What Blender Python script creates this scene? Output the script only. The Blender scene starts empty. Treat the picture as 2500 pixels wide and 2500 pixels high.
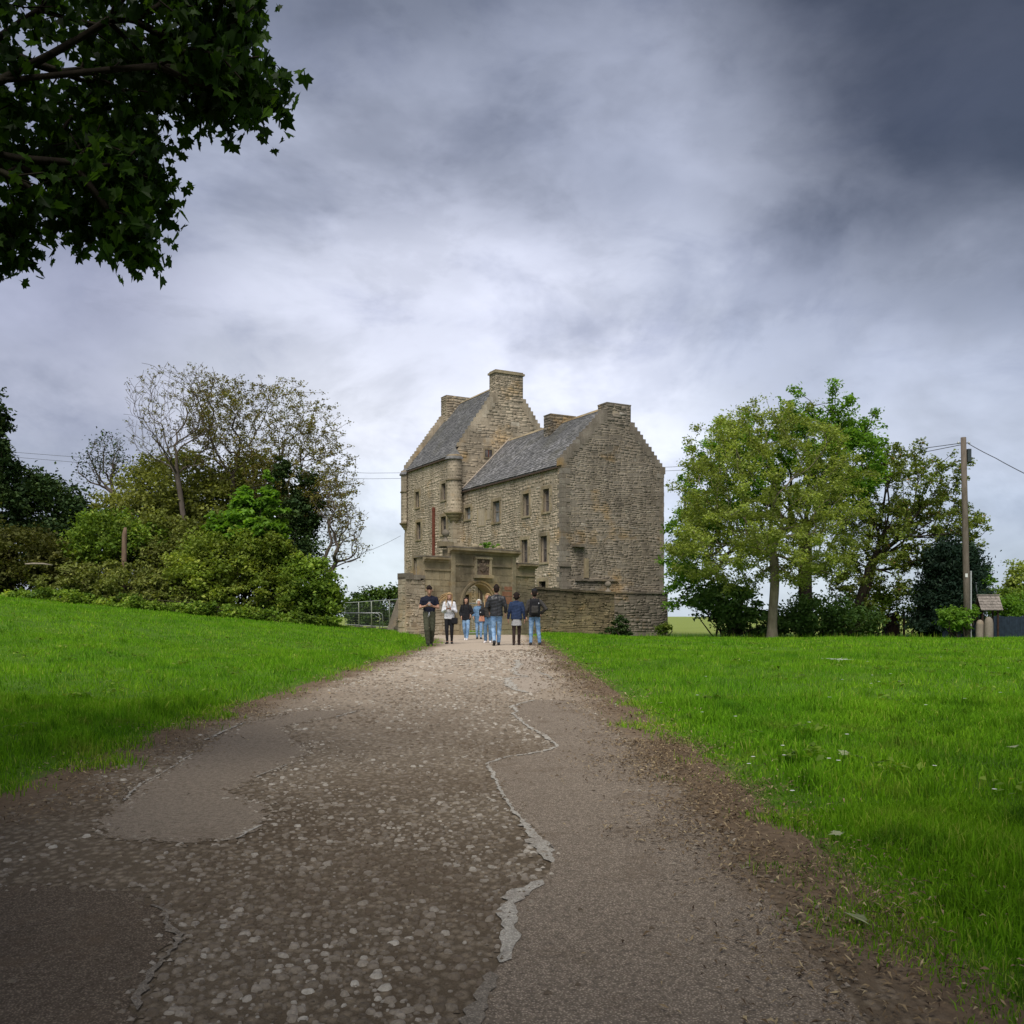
import bpy, bmesh, math, random
import numpy as np
from mathutils import Vector, Matrix

random.seed(7)
RNG = np.random.default_rng(11)
SC = bpy.context.scene
COL = SC.collection
PI = math.pi
R = math.radians

# ------------------------------------------------------------------ camera, sky, sun, exposure
F, CX, HY, ZC = 2300.0, 1250.0, 1500.0, 1.6      # focal length and principal point in photo pixels (2500 wide), camera height
cam_d = bpy.data.cameras.new('camera')
cam_d.sensor_width = 36.0
cam_d.lens = 36.0 * F / 2500.0
cam_d.shift_y = (HY - 1250.0) / 2500.0
cam_d.clip_end = 4000.0
cam = bpy.data.objects.new('camera', cam_d)
COL.objects.link(cam)
cam.location = (0, 0, ZC)
cam.rotation_euler = (R(90), 0, 0)
SC.camera = cam

SUN_EL, SUN_AZ = R(54), R(-168)      # soft light from behind the viewer


def build_world():
    w = bpy.data.worlds.new('World')
    SC.world = w
    w.use_nodes = True
    nt = w.node_tree
    nt.nodes.clear()
    N, L = nt.nodes.new, nt.links.new
    out = N('ShaderNodeOutputWorld')
    sky = N('ShaderNodeTexSky')
    sky.sky_type = 'NISHITA'
    sky.sun_disc = False
    sky.sun_elevation = SUN_EL
    sky.sun_rotation = SUN_AZ
    bg = N('ShaderNodeBackground')
    bg.inputs['Strength'].default_value = 0.10
    L(sky.outputs[0], bg.inputs['Color'])
    # the cloud deck: direction projected on a plane overhead
    tc = N('ShaderNodeTexCoord')
    sep = N('ShaderNodeSeparateXYZ')
    L(tc.outputs['Generated'], sep.inputs[0])

    def math_(op, a, b=None, c=None):
        m = N('ShaderNodeMath')
        m.operation = op
        for i, v in enumerate((a, b, c)):
            if v is None:
                continue
            if isinstance(v, (int, float)):
                m.inputs[i].default_value = v
            else:
                L(v, m.inputs[i])
        return m.outputs[0]
    zp = math_('ADD', math_('MAXIMUM', sep.outputs['Z'], 0.0), 0.16)
    comb = N('ShaderNodeCombineXYZ')
    L(math_('DIVIDE', sep.outputs['X'], zp), comb.inputs[0])
    L(math_('DIVIDE', sep.outputs['Y'], zp), comb.inputs[1])

    def noise(scale, detail, rough, dist, off=(0, 0, 0), vec=None):
        mp = N('ShaderNodeMapping')
        mp.inputs['Location'].default_value = off
        L(vec or comb.outputs[0], mp.inputs[0])
        n = N('ShaderNodeTexNoise')
        n.inputs['Scale'].default_value = scale
        n.inputs['Detail'].default_value = detail
        n.inputs['Roughness'].default_value = rough
        n.inputs['Distortion'].default_value = dist
        L(mp.outputs[0], n.inputs['Vector'])
        return n.outputs[0]

    def ramp(fac, stops):
        r = N('ShaderNodeValToRGB')
        e = r.color_ramp.elements
        while len(e) < len(stops):
            e.new(0.5)
        for el, (p, c) in zip(e, stops):
            el.position = p
            el.color = (*c, 1) if isinstance(c, tuple) else (c, c, c, 1)
        r.color_ramp.interpolation = 'EASE'
        L(fac, r.inputs[0])
        return r.outputs[0]

    def mul(a, b, fac=1.0, mode='MULTIPLY'):
        m = N('ShaderNodeMix')
        m.data_type = 'RGBA'
        m.blend_type = mode
        if isinstance(fac, (int, float)):
            m.inputs[0].default_value = fac
        else:
            L(fac, m.inputs[0])
        for i, v in ((6, a), (7, b)):
            if isinstance(v, tuple):
                m.inputs[i].default_value = (*v, 1)
            else:
                L(v, m.inputs[i])
        return m.outputs[2]
    # lumps of cloud seen along the line of sight, flattened a little towards the horizon
    mpv = N('ShaderNodeMapping')
    mpv.inputs['Scale'].default_value = (1.0, 1.0, 1.9)
    L(tc.outputs['Generated'], mpv.inputs[0])
    dv = mpv.outputs[0]
    big = noise(1.5, 4, 0.5, 0.3, (3.1, 1.7, 0.4), dv)
    mid = noise(3.4, 6, 0.56, 0.25, (0.4, 7.2, 2.0), dv)
    fine = noise(8.5, 7, 0.6, 0.3, (5.3, 2.2, 1.0), dv)
    zb = math_('ADD', sep.outputs['Z'], math_('MULTIPLY', math_('SUBTRACT', big, 0.5), 0.30))
    base = ramp(zb, SKY_STOPS)
    m1 = ramp(mid, [(0.32, 0.74), (0.50, 0.98), (0.66, 1.10)])
    m2 = ramp(fine, [(0.36, 0.90), (0.5, 1.0), (0.66, 1.04)])
    c = mul(mul(base, m1), m2)
    # grey cloud bases and torn scud under the deck
    c = mul(c, (0.70, 0.71, 0.75), ramp(noise(2.6, 6, 0.6, 0.5, (7.7, 4.1, 3.0), dv), [(0.52, 0.0), (0.64, 0.65)]))
    c = mul(c, (0.66, 0.67, 0.74), ramp(noise(4.6, 6, 0.6, 0.35, (8.6, 3.4, 0.2), dv), [(0.50, 0.0), (0.70, 0.6)]))
    c = mul(c, (1.30, 1.29, 1.27), ramp(noise(2.2, 5, 0.55, 0.3, (2.2, 6.6, 5.0), dv), [(0.50, 0.0), (0.68, 0.9)]))

    # the heavy rain cloud high on the right, and the lighter break above the castle
    def lobe(d, lo, hi, jit):
        v = N('ShaderNodeVectorMath')
        v.operation = 'DOT_PRODUCT'
        L(tc.outputs['Generated'], v.inputs[0])
        v.inputs[1].default_value = Vector(d).normalized()
        f = math_('ADD', v.outputs['Value'], math_('MULTIPLY', math_('SUBTRACT', mid, 0.5), jit))
        return ramp(f, [(lo, 0.0), (hi, 1.0)])
    c = mul(c, (0.16, 0.16, 0.175), lobe((0.54, 1.0, 0.67), 0.952, 0.993, 0.07))
    c = mul(c, (1.40, 1.36, 1.31), lobe((-0.12, 1.0, 0.24), 0.95, 0.995, 0.06))
    c = mul(c, (0.62, 0.61, 0.66), lobe((-0.68, 1.0, 0.24), 0.93, 0.99, 0.10))
    c = mul(c, (0.70, 0.72, 0.77), lobe((0.66, 1.0, 0.28), 0.93, 0.99, 0.10))
    cl = N('ShaderNodeBackground')
    cl.inputs['Strength'].default_value = 1.0
    L(c, cl.inputs['Color'])
    mx = N('ShaderNodeMixShader')
    mx.inputs[0].default_value = 0.93
    L(bg.outputs[0], mx.inputs[1])
    L(cl.outputs[0], mx.inputs[2])
    L(mx.outputs[0], out.inputs['Surface'])


SKY_STOPS = [(0.0, (0.215, 0.245, 0.280)), (0.09, (0.240, 0.262, 0.305)), (0.20, (0.255, 0.267, 0.305)),
             (0.33, (0.205, 0.217, 0.263)), (0.46, (0.136, 0.147, 0.187)), (0.58, (0.070, 0.077, 0.100)), (1.0, (0.046, 0.051, 0.065))]
build_world()

sun_d = bpy.data.lights.new('sun', 'SUN')
sun_d.energy = 1.5
sun_d.angle = R(40)
sun_d.color = (1.0, 0.95, 0.87)
sun = bpy.data.objects.new('sun', sun_d)
COL.objects.link(sun)
sun.location = (-20, -20, 40)
sd = Vector((math.sin(SUN_AZ) * math.cos(SUN_EL), math.cos(SUN_AZ) * math.cos(SUN_EL), math.sin(SUN_EL)))
sun.rotation_euler = sd.to_track_quat('Z', 'Y').to_euler()

SC.view_settings.view_transform = 'Standard'
SC.view_settings.look = 'None'
SC.view_settings.gamma = 1.0
SC.view_settings.use_curve_mapping = False
SC.view_settings.exposure = 1.45
SC.render.engine = 'CYCLES'
SC.cycles.max_bounces = 6
SC.cycles.transparent_max_bounces = 8
SC.cycles.use_denoising = True


# ------------------------------------------------------------------ helpers
def tag(o, label=None, cat=None, group=None, kind=None):
    if label:
        o['label'] = label
    if cat:
        o['category'] = cat
    if group:
        o['group'] = group
    if kind:
        o['kind'] = kind
    return o


def thing(name, label, cat, loc=(0, 0, 0), rotz=0.0, group=None):
    o = bpy.data.objects.new(name, None)
    COL.objects.link(o)
    o.location = loc
    o.rotation_euler = (0, 0, rotz)
    o.empty_display_size = 0.3
    return tag(o, label, cat, group)


def link(name, me, parent=None, mat=None, smooth=False):
    o = bpy.data.objects.new(name, me)
    COL.objects.link(o)
    if mat is not None and not me.materials:
        for m in (mat if isinstance(mat, (list, tuple)) else [mat]):
            me.materials.append(m)
    if parent is not None:
        o.parent = parent
    if smooth:
        me.shade_smooth()
    return o


def mesh_np(name, verts, faces, tint=None, extra=None):
    """mesh out of numpy arrays; faces is (n, k) with one k"""
    me = bpy.data.meshes.new(name)
    v = np.ascontiguousarray(verts, dtype=np.float32)
    f = np.ascontiguousarray(faces, dtype=np.int32)
    n, k = f.shape
    me.vertices.add(len(v))
    me.vertices.foreach_set('co', v.ravel())
    me.loops.add(n * k)
    me.loops.foreach_set('vertex_index', f.ravel())
    me.polygons.add(n)
    me.polygons.foreach_set('loop_start', np.arange(0, n * k, k, dtype=np.int32))
    if tint is not None:
        a = me.attributes.new('tint', 'FLOAT', 'POINT')
        a.data.foreach_set('value', np.ascontiguousarray(tint, dtype=np.float32))
    for nm, arr in (extra or {}).items():
        a = me.attributes.new(nm, 'FLOAT', 'POINT')
        a.data.foreach_set('value', np.ascontiguousarray(arr, dtype=np.float32))
    me.update(calc_edges=True)
    me.validate()
    return me


class MB:
    """collects boxes, tubes and loose faces; build() links them as one mesh"""

    def __init__(self):
        self.v, self.f = [], []

    def add(self, verts, faces):
        o = len(self.v)
        self.v += [tuple(p) for p in verts]
        self.f += [tuple(i + o for i in q) for q in faces]
        return self

    def box(self, x0, x1, y0, y1, z0, z1):
        vs = [(x0, y0, z0), (x1, y0, z0), (x1, y1, z0), (x0, y1, z0), (x0, y0, z1), (x1, y0, z1), (x1, y1, z1), (x0, y1, z1)]
        return self.add(vs, [(0, 3, 2, 1), (4, 5, 6, 7), (0, 1, 5, 4), (1, 2, 6, 5), (2, 3, 7, 6), (3, 0, 4, 7)])

    def hexa(self, vs):
        return self.add(vs, [(0, 3, 2, 1), (4, 5, 6, 7), (0, 1, 5, 4), (1, 2, 6, 5), (2, 3, 7, 6), (3, 0, 4, 7)])

    def tube(self, pts, r, n=8, caps=True):
        pts = [Vector(p) for p in pts]
        rs = r if isinstance(r, (list, tuple)) else [r] * len(pts)
        o = len(self.v)
        up = None
        for i, p in enumerate(pts):
            d = (pts[min(i + 1, len(pts) - 1)] - pts[max(i - 1, 0)]).normalized()
            if up is None:
                up = d.orthogonal().normalized()
            up = (up - d * up.dot(d)).normalized()
            w = d.cross(up)
            for k in range(n):
                a = 2 * PI * k / n
                self.v.append(tuple(p + (up * math.cos(a) + w * math.sin(a)) * rs[i]))
        for i in range(len(pts) - 1):
            for k in range(n):
                a, b = o + i * n + k, o + i * n + (k + 1) % n
                self.f.append((a, b, b + n, a + n))
        if caps:
            self.f.append(tuple(o + k for k in reversed(range(n))))
            self.f.append(tuple(o + (len(pts) - 1) * n + k for k in range(n)))
        return self

    def lathe(self, prof, n=20, c=(0, 0, 0), a0=0.0, a1=2 * PI):
        """prof: list of (radius, z)"""
        o = len(self.v)
        full = abs(a1 - a0 - 2 * PI) < 1e-6
        m = n if full else n + 1
        for (r_, z) in prof:
            for k in range(m):
                a = a0 + (a1 - a0) * k / n
                self.v.append((c[0] + r_ * math.cos(a), c[1] + r_ * math.sin(a), c[2] + z))
        for i in range(len(prof) - 1):
            for k in range(n):
                a, b = o + i * m + k, o + i * m + (k + 1) % m
                self.f.append((a, b, b + m, a + m))
        return self

    def ball(self, c, r, n=16, m=10, sc=(1, 1, 1)):
        prof = [(max(math.sin(PI * i / m), 1e-3), -math.cos(PI * i / m)) for i in range(m + 1)]
        o = len(self.v)
        self.lathe(prof, n)
        self.v[o:] = [(c[0] + x * r * sc[0], c[1] + y * r * sc[1], c[2] + z * r * sc[2]) for x, y, z in self.v[o:]]
        return self

    def build(self, name, mat, parent=None, smooth=False, loc=None, tint=None):
        me = bpy.data.meshes.new(name)
        me.from_pydata(self.v, [], self.f)
        if tint is not None:
            a = me.attributes.new('tint', 'FLOAT', 'POINT')
            a.data.foreach_set('value', np.full(len(self.v), tint, dtype=np.float32) if np.isscalar(tint) else np.asarray(tint, dtype=np.float32))
        me.update()
        o = link(name, me, parent, mat, smooth)
        if loc is not None:
            o.location = loc
        return o


# ------------------------------------------------------------------ materials
class NT:
    def __init__(self, name):
        self.m = bpy.data.materials.new(name)
        self.m.use_nodes = True
        self.t = self.m.node_tree
        self.b = self.t.nodes['Principled BSDF']
        self.b.inputs['Roughness'].default_value = 0.85
        self.b.inputs['Specular IOR Level'].default_value = 0.25

    def n(self, k):
        return self.t.nodes.new(k)

    def l(self, a, b):
        self.t.links.new(a, b)

    def setin(self, sock, v):
        if hasattr(v, 'node'):
            self.l(v, sock)
        elif isinstance(v, tuple) and len(v) == 3 and sock.type == 'RGBA':
            sock.default_value = (*v, 1)
        else:
            sock.default_value = v

    def pos(self):
        return self.n('ShaderNodeNewGeometry').outputs['Position']

    def attr(self, name, out='Fac'):
        a = self.n('ShaderNodeAttribute')
        a.attribute_name = name
        return a.outputs[out]

    def noise(self, scale, detail=5, rough=0.55, vec=None, dist=0.0, stretch=None):
        v = vec or self.pos()
        if stretch:
            mp = self.n('ShaderNodeMapping')
            mp.inputs['Scale'].default_value = stretch
            self.l(v, mp.inputs[0])
            v = mp.outputs[0]
        n = self.n('ShaderNodeTexNoise')
        n.inputs['Scale'].default_value = scale
        n.inputs['Detail'].default_value = detail
        n.inputs['Roughness'].default_value = rough
        n.inputs['Distortion'].default_value = dist
        self.l(v, n.inputs['Vector'])
        return n.outputs[0]

    def voro(self, scale, vec=None, feature='F1', out='Distance', stretch=None):
        v = vec or self.pos()
        if stretch:
            mp = self.n('ShaderNodeMapping')
            mp.inputs['Scale'].default_value = stretch
            self.l(v, mp.inputs[0])
            v = mp.outputs[0]
        n = self.n('ShaderNodeTexVoronoi')
        n.feature = feature
        n.inputs['Scale'].default_value = scale
        self.l(v, n.inputs['Vector'])
        return n.outputs[out]

    def ramp(self, fac, stops, interp='LINEAR'):
        r = self.n('ShaderNodeValToRGB')
        e = r.color_ramp.elements
        while len(e) < len(stops):
            e.new(0.5)
        for el, (p, c) in zip(e, stops):
            el.position = p
            el.color = (*c, 1) if isinstance(c, tuple) else (c, c, c, 1)
        r.color_ramp.interpolation = interp
        self.l(fac, r.inputs[0])
        return r.outputs[0]

    def mix(self, fac, a, b, mode='MIX'):
        m = self.n('ShaderNodeMix')
        m.data_type = 'RGBA'
        m.blend_type = mode
        self.setin(m.inputs[0], fac)
        self.setin(m.inputs[6], a)
        self.setin(m.inputs[7], b)
        return m.outputs[2]

    def math(self, op, a, b=0.0):
        m = self.n('ShaderNodeMath')
        m.operation = op
        self.setin(m.inputs[0], a)
        self.setin(m.inputs[1], b)
        return m.outputs[0]

    def color(self, c):
        self.setin(self.b.inputs['Base Color'], c)
        return self

    def bump(self, h, strength=0.4, dist=0.02):
        b = self.n('ShaderNodeBump')
        b.inputs['Strength'].default_value = strength
        b.inputs['Distance'].default_value = dist
        self.l(h, b.inputs['Height'])
        self.l(b.outputs[0], self.b.inputs['Normal'])
        return self

    def rough(self, v, spec=None):
        self.setin(self.b.inputs['Roughness'], v)
        if spec is not None:
            self.b.inputs['Specular IOR Level'].default_value = spec
        return self


def plain(name, c, rough=0.8, spec=0.25, var=0.15, scale=8.0, bump=0.0, metal=0.0):
    m = NT(name)
    n = m.noise(scale, 5)
    m.color(m.mix(1.0, c, m.ramp(n, [(0.3, 1.0 - var), (0.7, 1.0 + var)]), 'MULTIPLY'))
    m.rough(rough, spec)
    m.b.inputs['Metallic'].default_value = metal
    if bump:
        m.bump(n, bump, 0.01)
    return m.m


def leaf_mat(name, stops, trans=0.35, rough=0.6, patch=0.3, gain=1.0):
    """leaf colours picked by each leaf's own tint, with slow patches of younger and older growth"""
    m = NT(name)
    t = m.attr('tint')
    c = m.ramp(t, stops)
    c = m.mix(1.0, c, m.ramp(m.noise(0.55, 3), [(0.35, 1 - patch), (0.65, 1 + patch)]), 'MULTIPLY')
    if gain != 1.0:
        c = m.mix(1.0, c, (gain, gain, gain), 'MULTIPLY')
    m.color(c)
    m.rough(rough, 0.10)
    tr = m.n('ShaderNodeBsdfTranslucent')
    m.l(m.mix(1.0, c, (1.5, 1.5, 0.6), 'MULTIPLY'), tr.inputs['Color'])
    mx = m.n('ShaderNodeMixShader')
    mx.inputs[0].default_value = trans
    m.l(m.b.outputs[0], mx.inputs[1])
    m.l(tr.outputs[0], mx.inputs[2])
    m.l(mx.outputs[0], m.t.nodes['Material Output'].inputs['Surface'])
    return m.m


def stone_mat(name, stops, stain=0.5, pale=0.5, warm=0.4, gain=1.0, crust=None):
    """weathered masonry: every stone its own tint, with lichen, soot and ochre stains that run over many stones"""
    m = NT(name)
    t = m.attr('tint')
    c = m.ramp(t, stops)
    # old lime mortar smeared over the faces of the stones in patches
    smear = m.math('ADD', m.noise(1.3, 6, 0.65), m.math('MULTIPLY', m.math('SUBTRACT', m.noise(6.0, 4, 0.6), 0.5), 0.35))
    mid_ = tuple(0.45 * x + 0.55 * y for x, y in zip(stops[len(stops) // 2][1], stops[-2][1]))
    c = m.mix(m.ramp(smear, [(0.40, 0.10), (0.60, 0.80)]), c, mid_)
    g = m.noise(14.0, 6, 0.65)
    c = m.mix(1.0, c, m.ramp(g, [(0.25, 0.86), (0.75, 1.14)]), 'MULTIPLY')
    big = m.noise(0.33, 5, 0.6, dist=0.8)
    c = m.mix(m.ramp(big, [(0.44, 0.0), (0.66, stain)]), c, (0.125, 0.105, 0.078))
    bl = m.noise(0.9, 6, 0.7, dist=0.5)
    c = m.mix(1.0, c, m.ramp(bl, [(0.32, 0.74), (0.5, 1.0), (0.68, 1.18)]), 'MULTIPLY')
    oc = m.noise(0.42, 6, 0.62, stretch=(1, 1, 1.3))
    c = m.mix(m.ramp(oc, [(0.56, 0.0), (0.72, warm)]), c, (0.36, 0.22, 0.07))
    li = m.noise(3.6, 7, 0.7)
    c = m.mix(m.ramp(li, [(0.57, 0.0), (0.72, pale)]), c, (0.42, 0.40, 0.32))
    run = m.noise(1.5, 5, 0.6, stretch=(1, 1, 0.10))
    c = m.mix(1.0, c, m.ramp(run, [(0.3, 0.72), (0.55, 1.06)]), 'MULTIPLY')
    if crust:
        # black algae crust that has run down from the top of the wall
        sp = m.n('ShaderNodeSeparateXYZ')
        m.l(m.pos(), sp.inputs[0])
        hh = m.math('ADD', sp.outputs['Z'], m.math('MULTIPLY', m.math('SUBTRACT', m.noise(0.9, 6, 0.65), 0.5), 2.6))
        k = m.ramp(m.math('MULTIPLY', hh, 0.25), [(crust[0] * 0.25, 0.0), (crust[1] * 0.25, 0.8)])
        c = m.mix(k, c, (0.040, 0.034, 0.026))
    if gain != 1.0:
        c = m.mix(1.0, c, (gain, gain, gain), 'MULTIPLY')
    m.color(c)
    m.rough(0.92, 0.15)
    m.bump(m.noise(9.0, 8, 0.7), 0.45, 0.02)
    return m.m


# ------------------------------------------------------------------ the lie of the land
def sstep(a, b, x):
    t = np.clip((x - a) / (b - a), 0, 1)
    return t * t * (3 - 2 * t)


def road_z(y):
    y = np.asarray(y, dtype=float)
    near = np.where(y < 0, 0.0477 * y, 0.62 * (1 - np.exp(-np.maximum(y, 0) / 13.0)))
    return ZC - 1.53 + near - 0.17 * sstep(36, 54, y)


def ground_z(x, y):
    x = np.asarray(x, dtype=float)
    y = np.asarray(y, dtype=float)
    z = road_z(np.minimum(y, 60))
    z = z + np.maximum(0, -x - 5.5) * 0.098 * sstep(6, 34, y) * (1 - sstep(52, 63, y))
    z = z - 0.0 * x
    far = sstep(62, 260, y) * 0.36 + sstep(260, 900, y) * -6.0
    z = z + far
    und = 0.035 * np.sin(x * 0.9 + 1.3) * np.sin(y * 0.53) + 0.02 * np.sin(x * 2.1 + y * 1.7)
    off = np.maximum(np.maximum(x - edge_r(y), edge_l(y) - x), 0)
    z = z - 0.26 * sstep(2.0, 7.0, x) * sstep(30, 47, y) * (1 - sstep(60, 120, y))
    return z + und * sstep(0.0, 2.5, off) * (1 - sstep(40, 60, y)) + 0.07 * sstep(0.0, 0.9, off)


def edge_r(y):
    return np.interp(y, [-10, 3.2, 8, 12.6, 20, 29, 36, 44, 60], [1.68, 1.55, 1.46, 1.30, 1.15, 1.0, 0.9, 0.9, 0.9])


def edge_l(y):
    return np.interp(y, [-10, 3, 6.5, 10.3, 13.3, 20, 29, 33, 37, 41, 60], [-3.7, -3.55, -3.38, -3.40, -3.10, -2.8, -2.45, -2.6, -3.2, -4.2, -4.5])


def at(px, py, Y):
    """point at depth Y seen at photo pixel (px, py)"""
    return Vector(((px - CX) / F * Y, Y, ZC - (py - HY) / F * Y))


def on_ground(px, py):
    lo, hi = 2.0, 120.0
    k = (py - HY) / F
    g = lambda Y: ZC - k * Y - float(ground_z((px - CX) / F * Y, Y))
    ys = np.linspace(2.0, 80.0, 1600)
    prev = g(ys[0])
    for a, b in zip(ys[:-1], ys[1:]):
        cur = g(b)
        if prev > 0 >= cur:
            Y = a + (b - a) * prev / (prev - cur)
            x = (px - CX) / F * Y
            return Vector((x, Y, float(ground_z(x, Y))))
        prev = cur
    Y = 60.0
    x = (px - CX) / F * Y
    return Vector((x, Y, float(ground_z(x, Y))))


def in_poly(x, y, poly):
    x = np.asarray(x, dtype=float)
    y = np.asarray(y, dtype=float)
    inside = np.zeros(x.shape, bool)
    n = len(poly)
    for i in range(n):
        x0, y0 = poly[i]
        x1, y1 = poly[(i + 1) % n]
        c = ((y0 > y) != (y1 > y)) & (x < (x1 - x0) * (y - y0) / (y1 - y0 + 1e-12) + x0)
        inside ^= c
    return inside
# ------------------------------------------------------------------ ground, field, road
def axis_pts(*segs):
    a = []
    for lo, hi, st in segs:
        a.append(np.arange(lo, hi, st))
    a.append(np.array([segs[-1][1]]))
    return np.concatenate(a)


def grid_mesh(name, xs, ys, zf, extra=None):
    X, Y = np.meshgrid(xs, ys)
    Z = zf(X, Y)
    v = np.stack([X.ravel(), Y.ravel(), Z.ravel()], 1)
    nx, ny = len(xs), len(ys)
    i = np.arange(nx - 1)[None, :] + nx * np.arange(ny - 1)[:, None]
    i = i.ravel()
    f = np.stack([i, i + 1, i + nx + 1, i + nx], 1)
    ex = {k: fn(X, Y).ravel() for k, fn in (extra or {}).items()}
    return mesh_np(name, v, f, None, ex)


def off_road(x, y):
    return np.maximum(x - edge_r(y), edge_l(y) - x)


def mat_lawn():
    m = NT('lawn_soil')
    n = m.noise(1.3, 6, 0.6)
    g = m.ramp(n, [(0.3, (0.055, 0.12, 0.011)), (0.55, (0.085, 0.175, 0.014)), (0.75, (0.12, 0.22, 0.018))])
    f = m.noise(38.0, 4, 0.7)
    g = m.mix(1.0, g, m.ramp(f, [(0.3, 0.62), (0.7, 1.25)]), 'MULTIPLY')
    dirt = m.mix(m.noise(25, 5, 0.7), (0.085, 0.06, 0.038), (0.21, 0.155, 0.10))
    off = m.math('ADD', m.attr('off'), m.math('MULTIPLY', m.math('SUBTRACT', m.noise(2.4, 5, 0.65), 0.5), 0.7))
    c = m.mix(m.ramp(off, [(0.03, 1.0), (0.34, 0.0)]), g, dirt)
    # the pasture beyond the castle is paler and drier
    far = m.attr('far')
    past = m.mix(m.noise(0.25, 5, 0.6), (0.17, 0.22, 0.05), (0.25, 0.30, 0.08))
    c = m.mix(far, c, past)
    m.color(c)
    m.rough(0.95, 0.1)
    m.bump(f, 0.6, 0.03)
    return m.m


gx = axis_pts((-900, -200, 50), (-200, -60, 8), (-60, -12, 0.9), (-12, 8, 0.27), (8, 60, 0.9), (60, 200, 8), (200, 901, 50))
gy = axis_pts((-80, -10, 4), (-10, 45, 0.3), (45, 75, 0.6), (75, 160, 4), (160, 400, 12), (400, 1600, 60))
me = grid_mesh('ground', gx, gy, ground_z, {
    'off': lambda x, y: np.where(y < 47, off_road(x, y), 2.0),
    'far': lambda x, y: sstep(58, 66, y)})
ground = link('ground', me, None, mat_lawn(), True)
tag(ground, kind='structure')


def mat_road():
    m = NT('worn_road')
    big = m.noise(0.8, 5, 0.6)
    c = m.ramp(big, [(0.3, (0.20, 0.158, 0.115)), (0.7, (0.30, 0.25, 0.19))])
    # beyond the stones that stand out one by one: the same stony surface, in the texture
    v = m.voro(22.0, stretch=(1, 0.75, 1))
    st = m.ramp(v, [(0.10, (1.32, 1.3, 1.25)), (0.34, (0.95, 0.95, 0.95)), (0.55, (0.55, 0.52, 0.48))])
    c = m.mix(0.8, c, m.mix(1.0, c, st, 'MULTIPLY'))
    fine = m.noise(120, 3, 0.7)
    c = m.mix(1.0, c, m.ramp(fine, [(0.3, 0.75), (0.7, 1.25)]), 'MULTIPLY')
    earth = m.ramp(m.attr('dist'), [(0.10, 0.80), (0.40, 1.05)])  # road colour darker near the camera
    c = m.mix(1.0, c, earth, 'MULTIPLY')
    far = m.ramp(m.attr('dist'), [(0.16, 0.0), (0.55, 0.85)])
    c = m.mix(far, c, m.mix(big, (0.43, 0.355, 0.28), (0.51, 0.43, 0.345)))  # and paler with distance
    lat = m.math('ADD', m.attr('lat'), m.math('MULTIPLY', m.math('SUBTRACT', m.noise(1.6, 6, 0.65), 0.5), 0.9))
    dirt = m.mix(m.noise(16, 6, 0.7), (0.085, 0.061, 0.040), (0.235, 0.172, 0.118))
    c = m.mix(m.ramp(lat, [(0.03, 1.0), (0.48, 0.0)]), c, dirt)
    m.color(c)
    m.rough(0.95, 0.04)
    m.bump(m.math('ADD', m.math('MULTIPLY', v, -1.0), m.math('MULTIPLY', fine, 0.3)), 0.8, 0.02)
    return m.m


LIFT = 0.012
us = np.linspace(-0.12, 1.12, 70)
ry = axis_pts((-12, 1.5, 0.4), (1.5, 14, 0.10), (14, 30, 0.2), (30, 48.5, 0.4))
U, Yg = np.meshgrid(us, ry)
Xg = edge_l(Yg) + U * (edge_r(Yg) - edge_l(Yg))
Zg = road_z(Yg) + LIFT
nx, ny = len(us), len(ry)
ii = (np.arange(nx - 1)[None, :] + nx * np.arange(ny - 1)[:, None]).ravel()
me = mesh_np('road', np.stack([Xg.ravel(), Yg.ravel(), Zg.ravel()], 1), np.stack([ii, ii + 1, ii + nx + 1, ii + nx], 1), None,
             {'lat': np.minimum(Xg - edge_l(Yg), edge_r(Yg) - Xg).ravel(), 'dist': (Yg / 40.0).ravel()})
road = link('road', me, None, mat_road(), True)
tag(road, kind='structure')


def road_pt(px, py):
    """where the line of sight meets the road sheet"""
    k = (py - HY) / F
    lo, hi = 1.2, 60.0
    for _ in range(60):
        mid = 0.5 * (lo + hi)
        if ZC - k * mid > float(road_z(mid)):
            lo = mid
        else:
            hi = mid
    return ((px - CX) / F * lo, lo)


def jag(pts, step, amp, closed=True, seed=1):
    r = random.Random(seed)
    out = []
    n = len(pts)
    for i in range(n if closed else n - 1):
        a, b = Vector(pts[i]), Vector(pts[(i + 1) % n])
        k = max(1, int((b - a).length / step))
        nrm = Vector((-(b - a).y, (b - a).x))
        if nrm.length > 0:
            nrm.normalize()
        for j in range(k):
            s = a.lerp(b, j / k)
            out.append(s + nrm * r.uniform(-amp, amp) * (1 if j else 0.5))
    if not closed:
        out.append(Vector(pts[-1]))
    return out


OUTLINES = []


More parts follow.
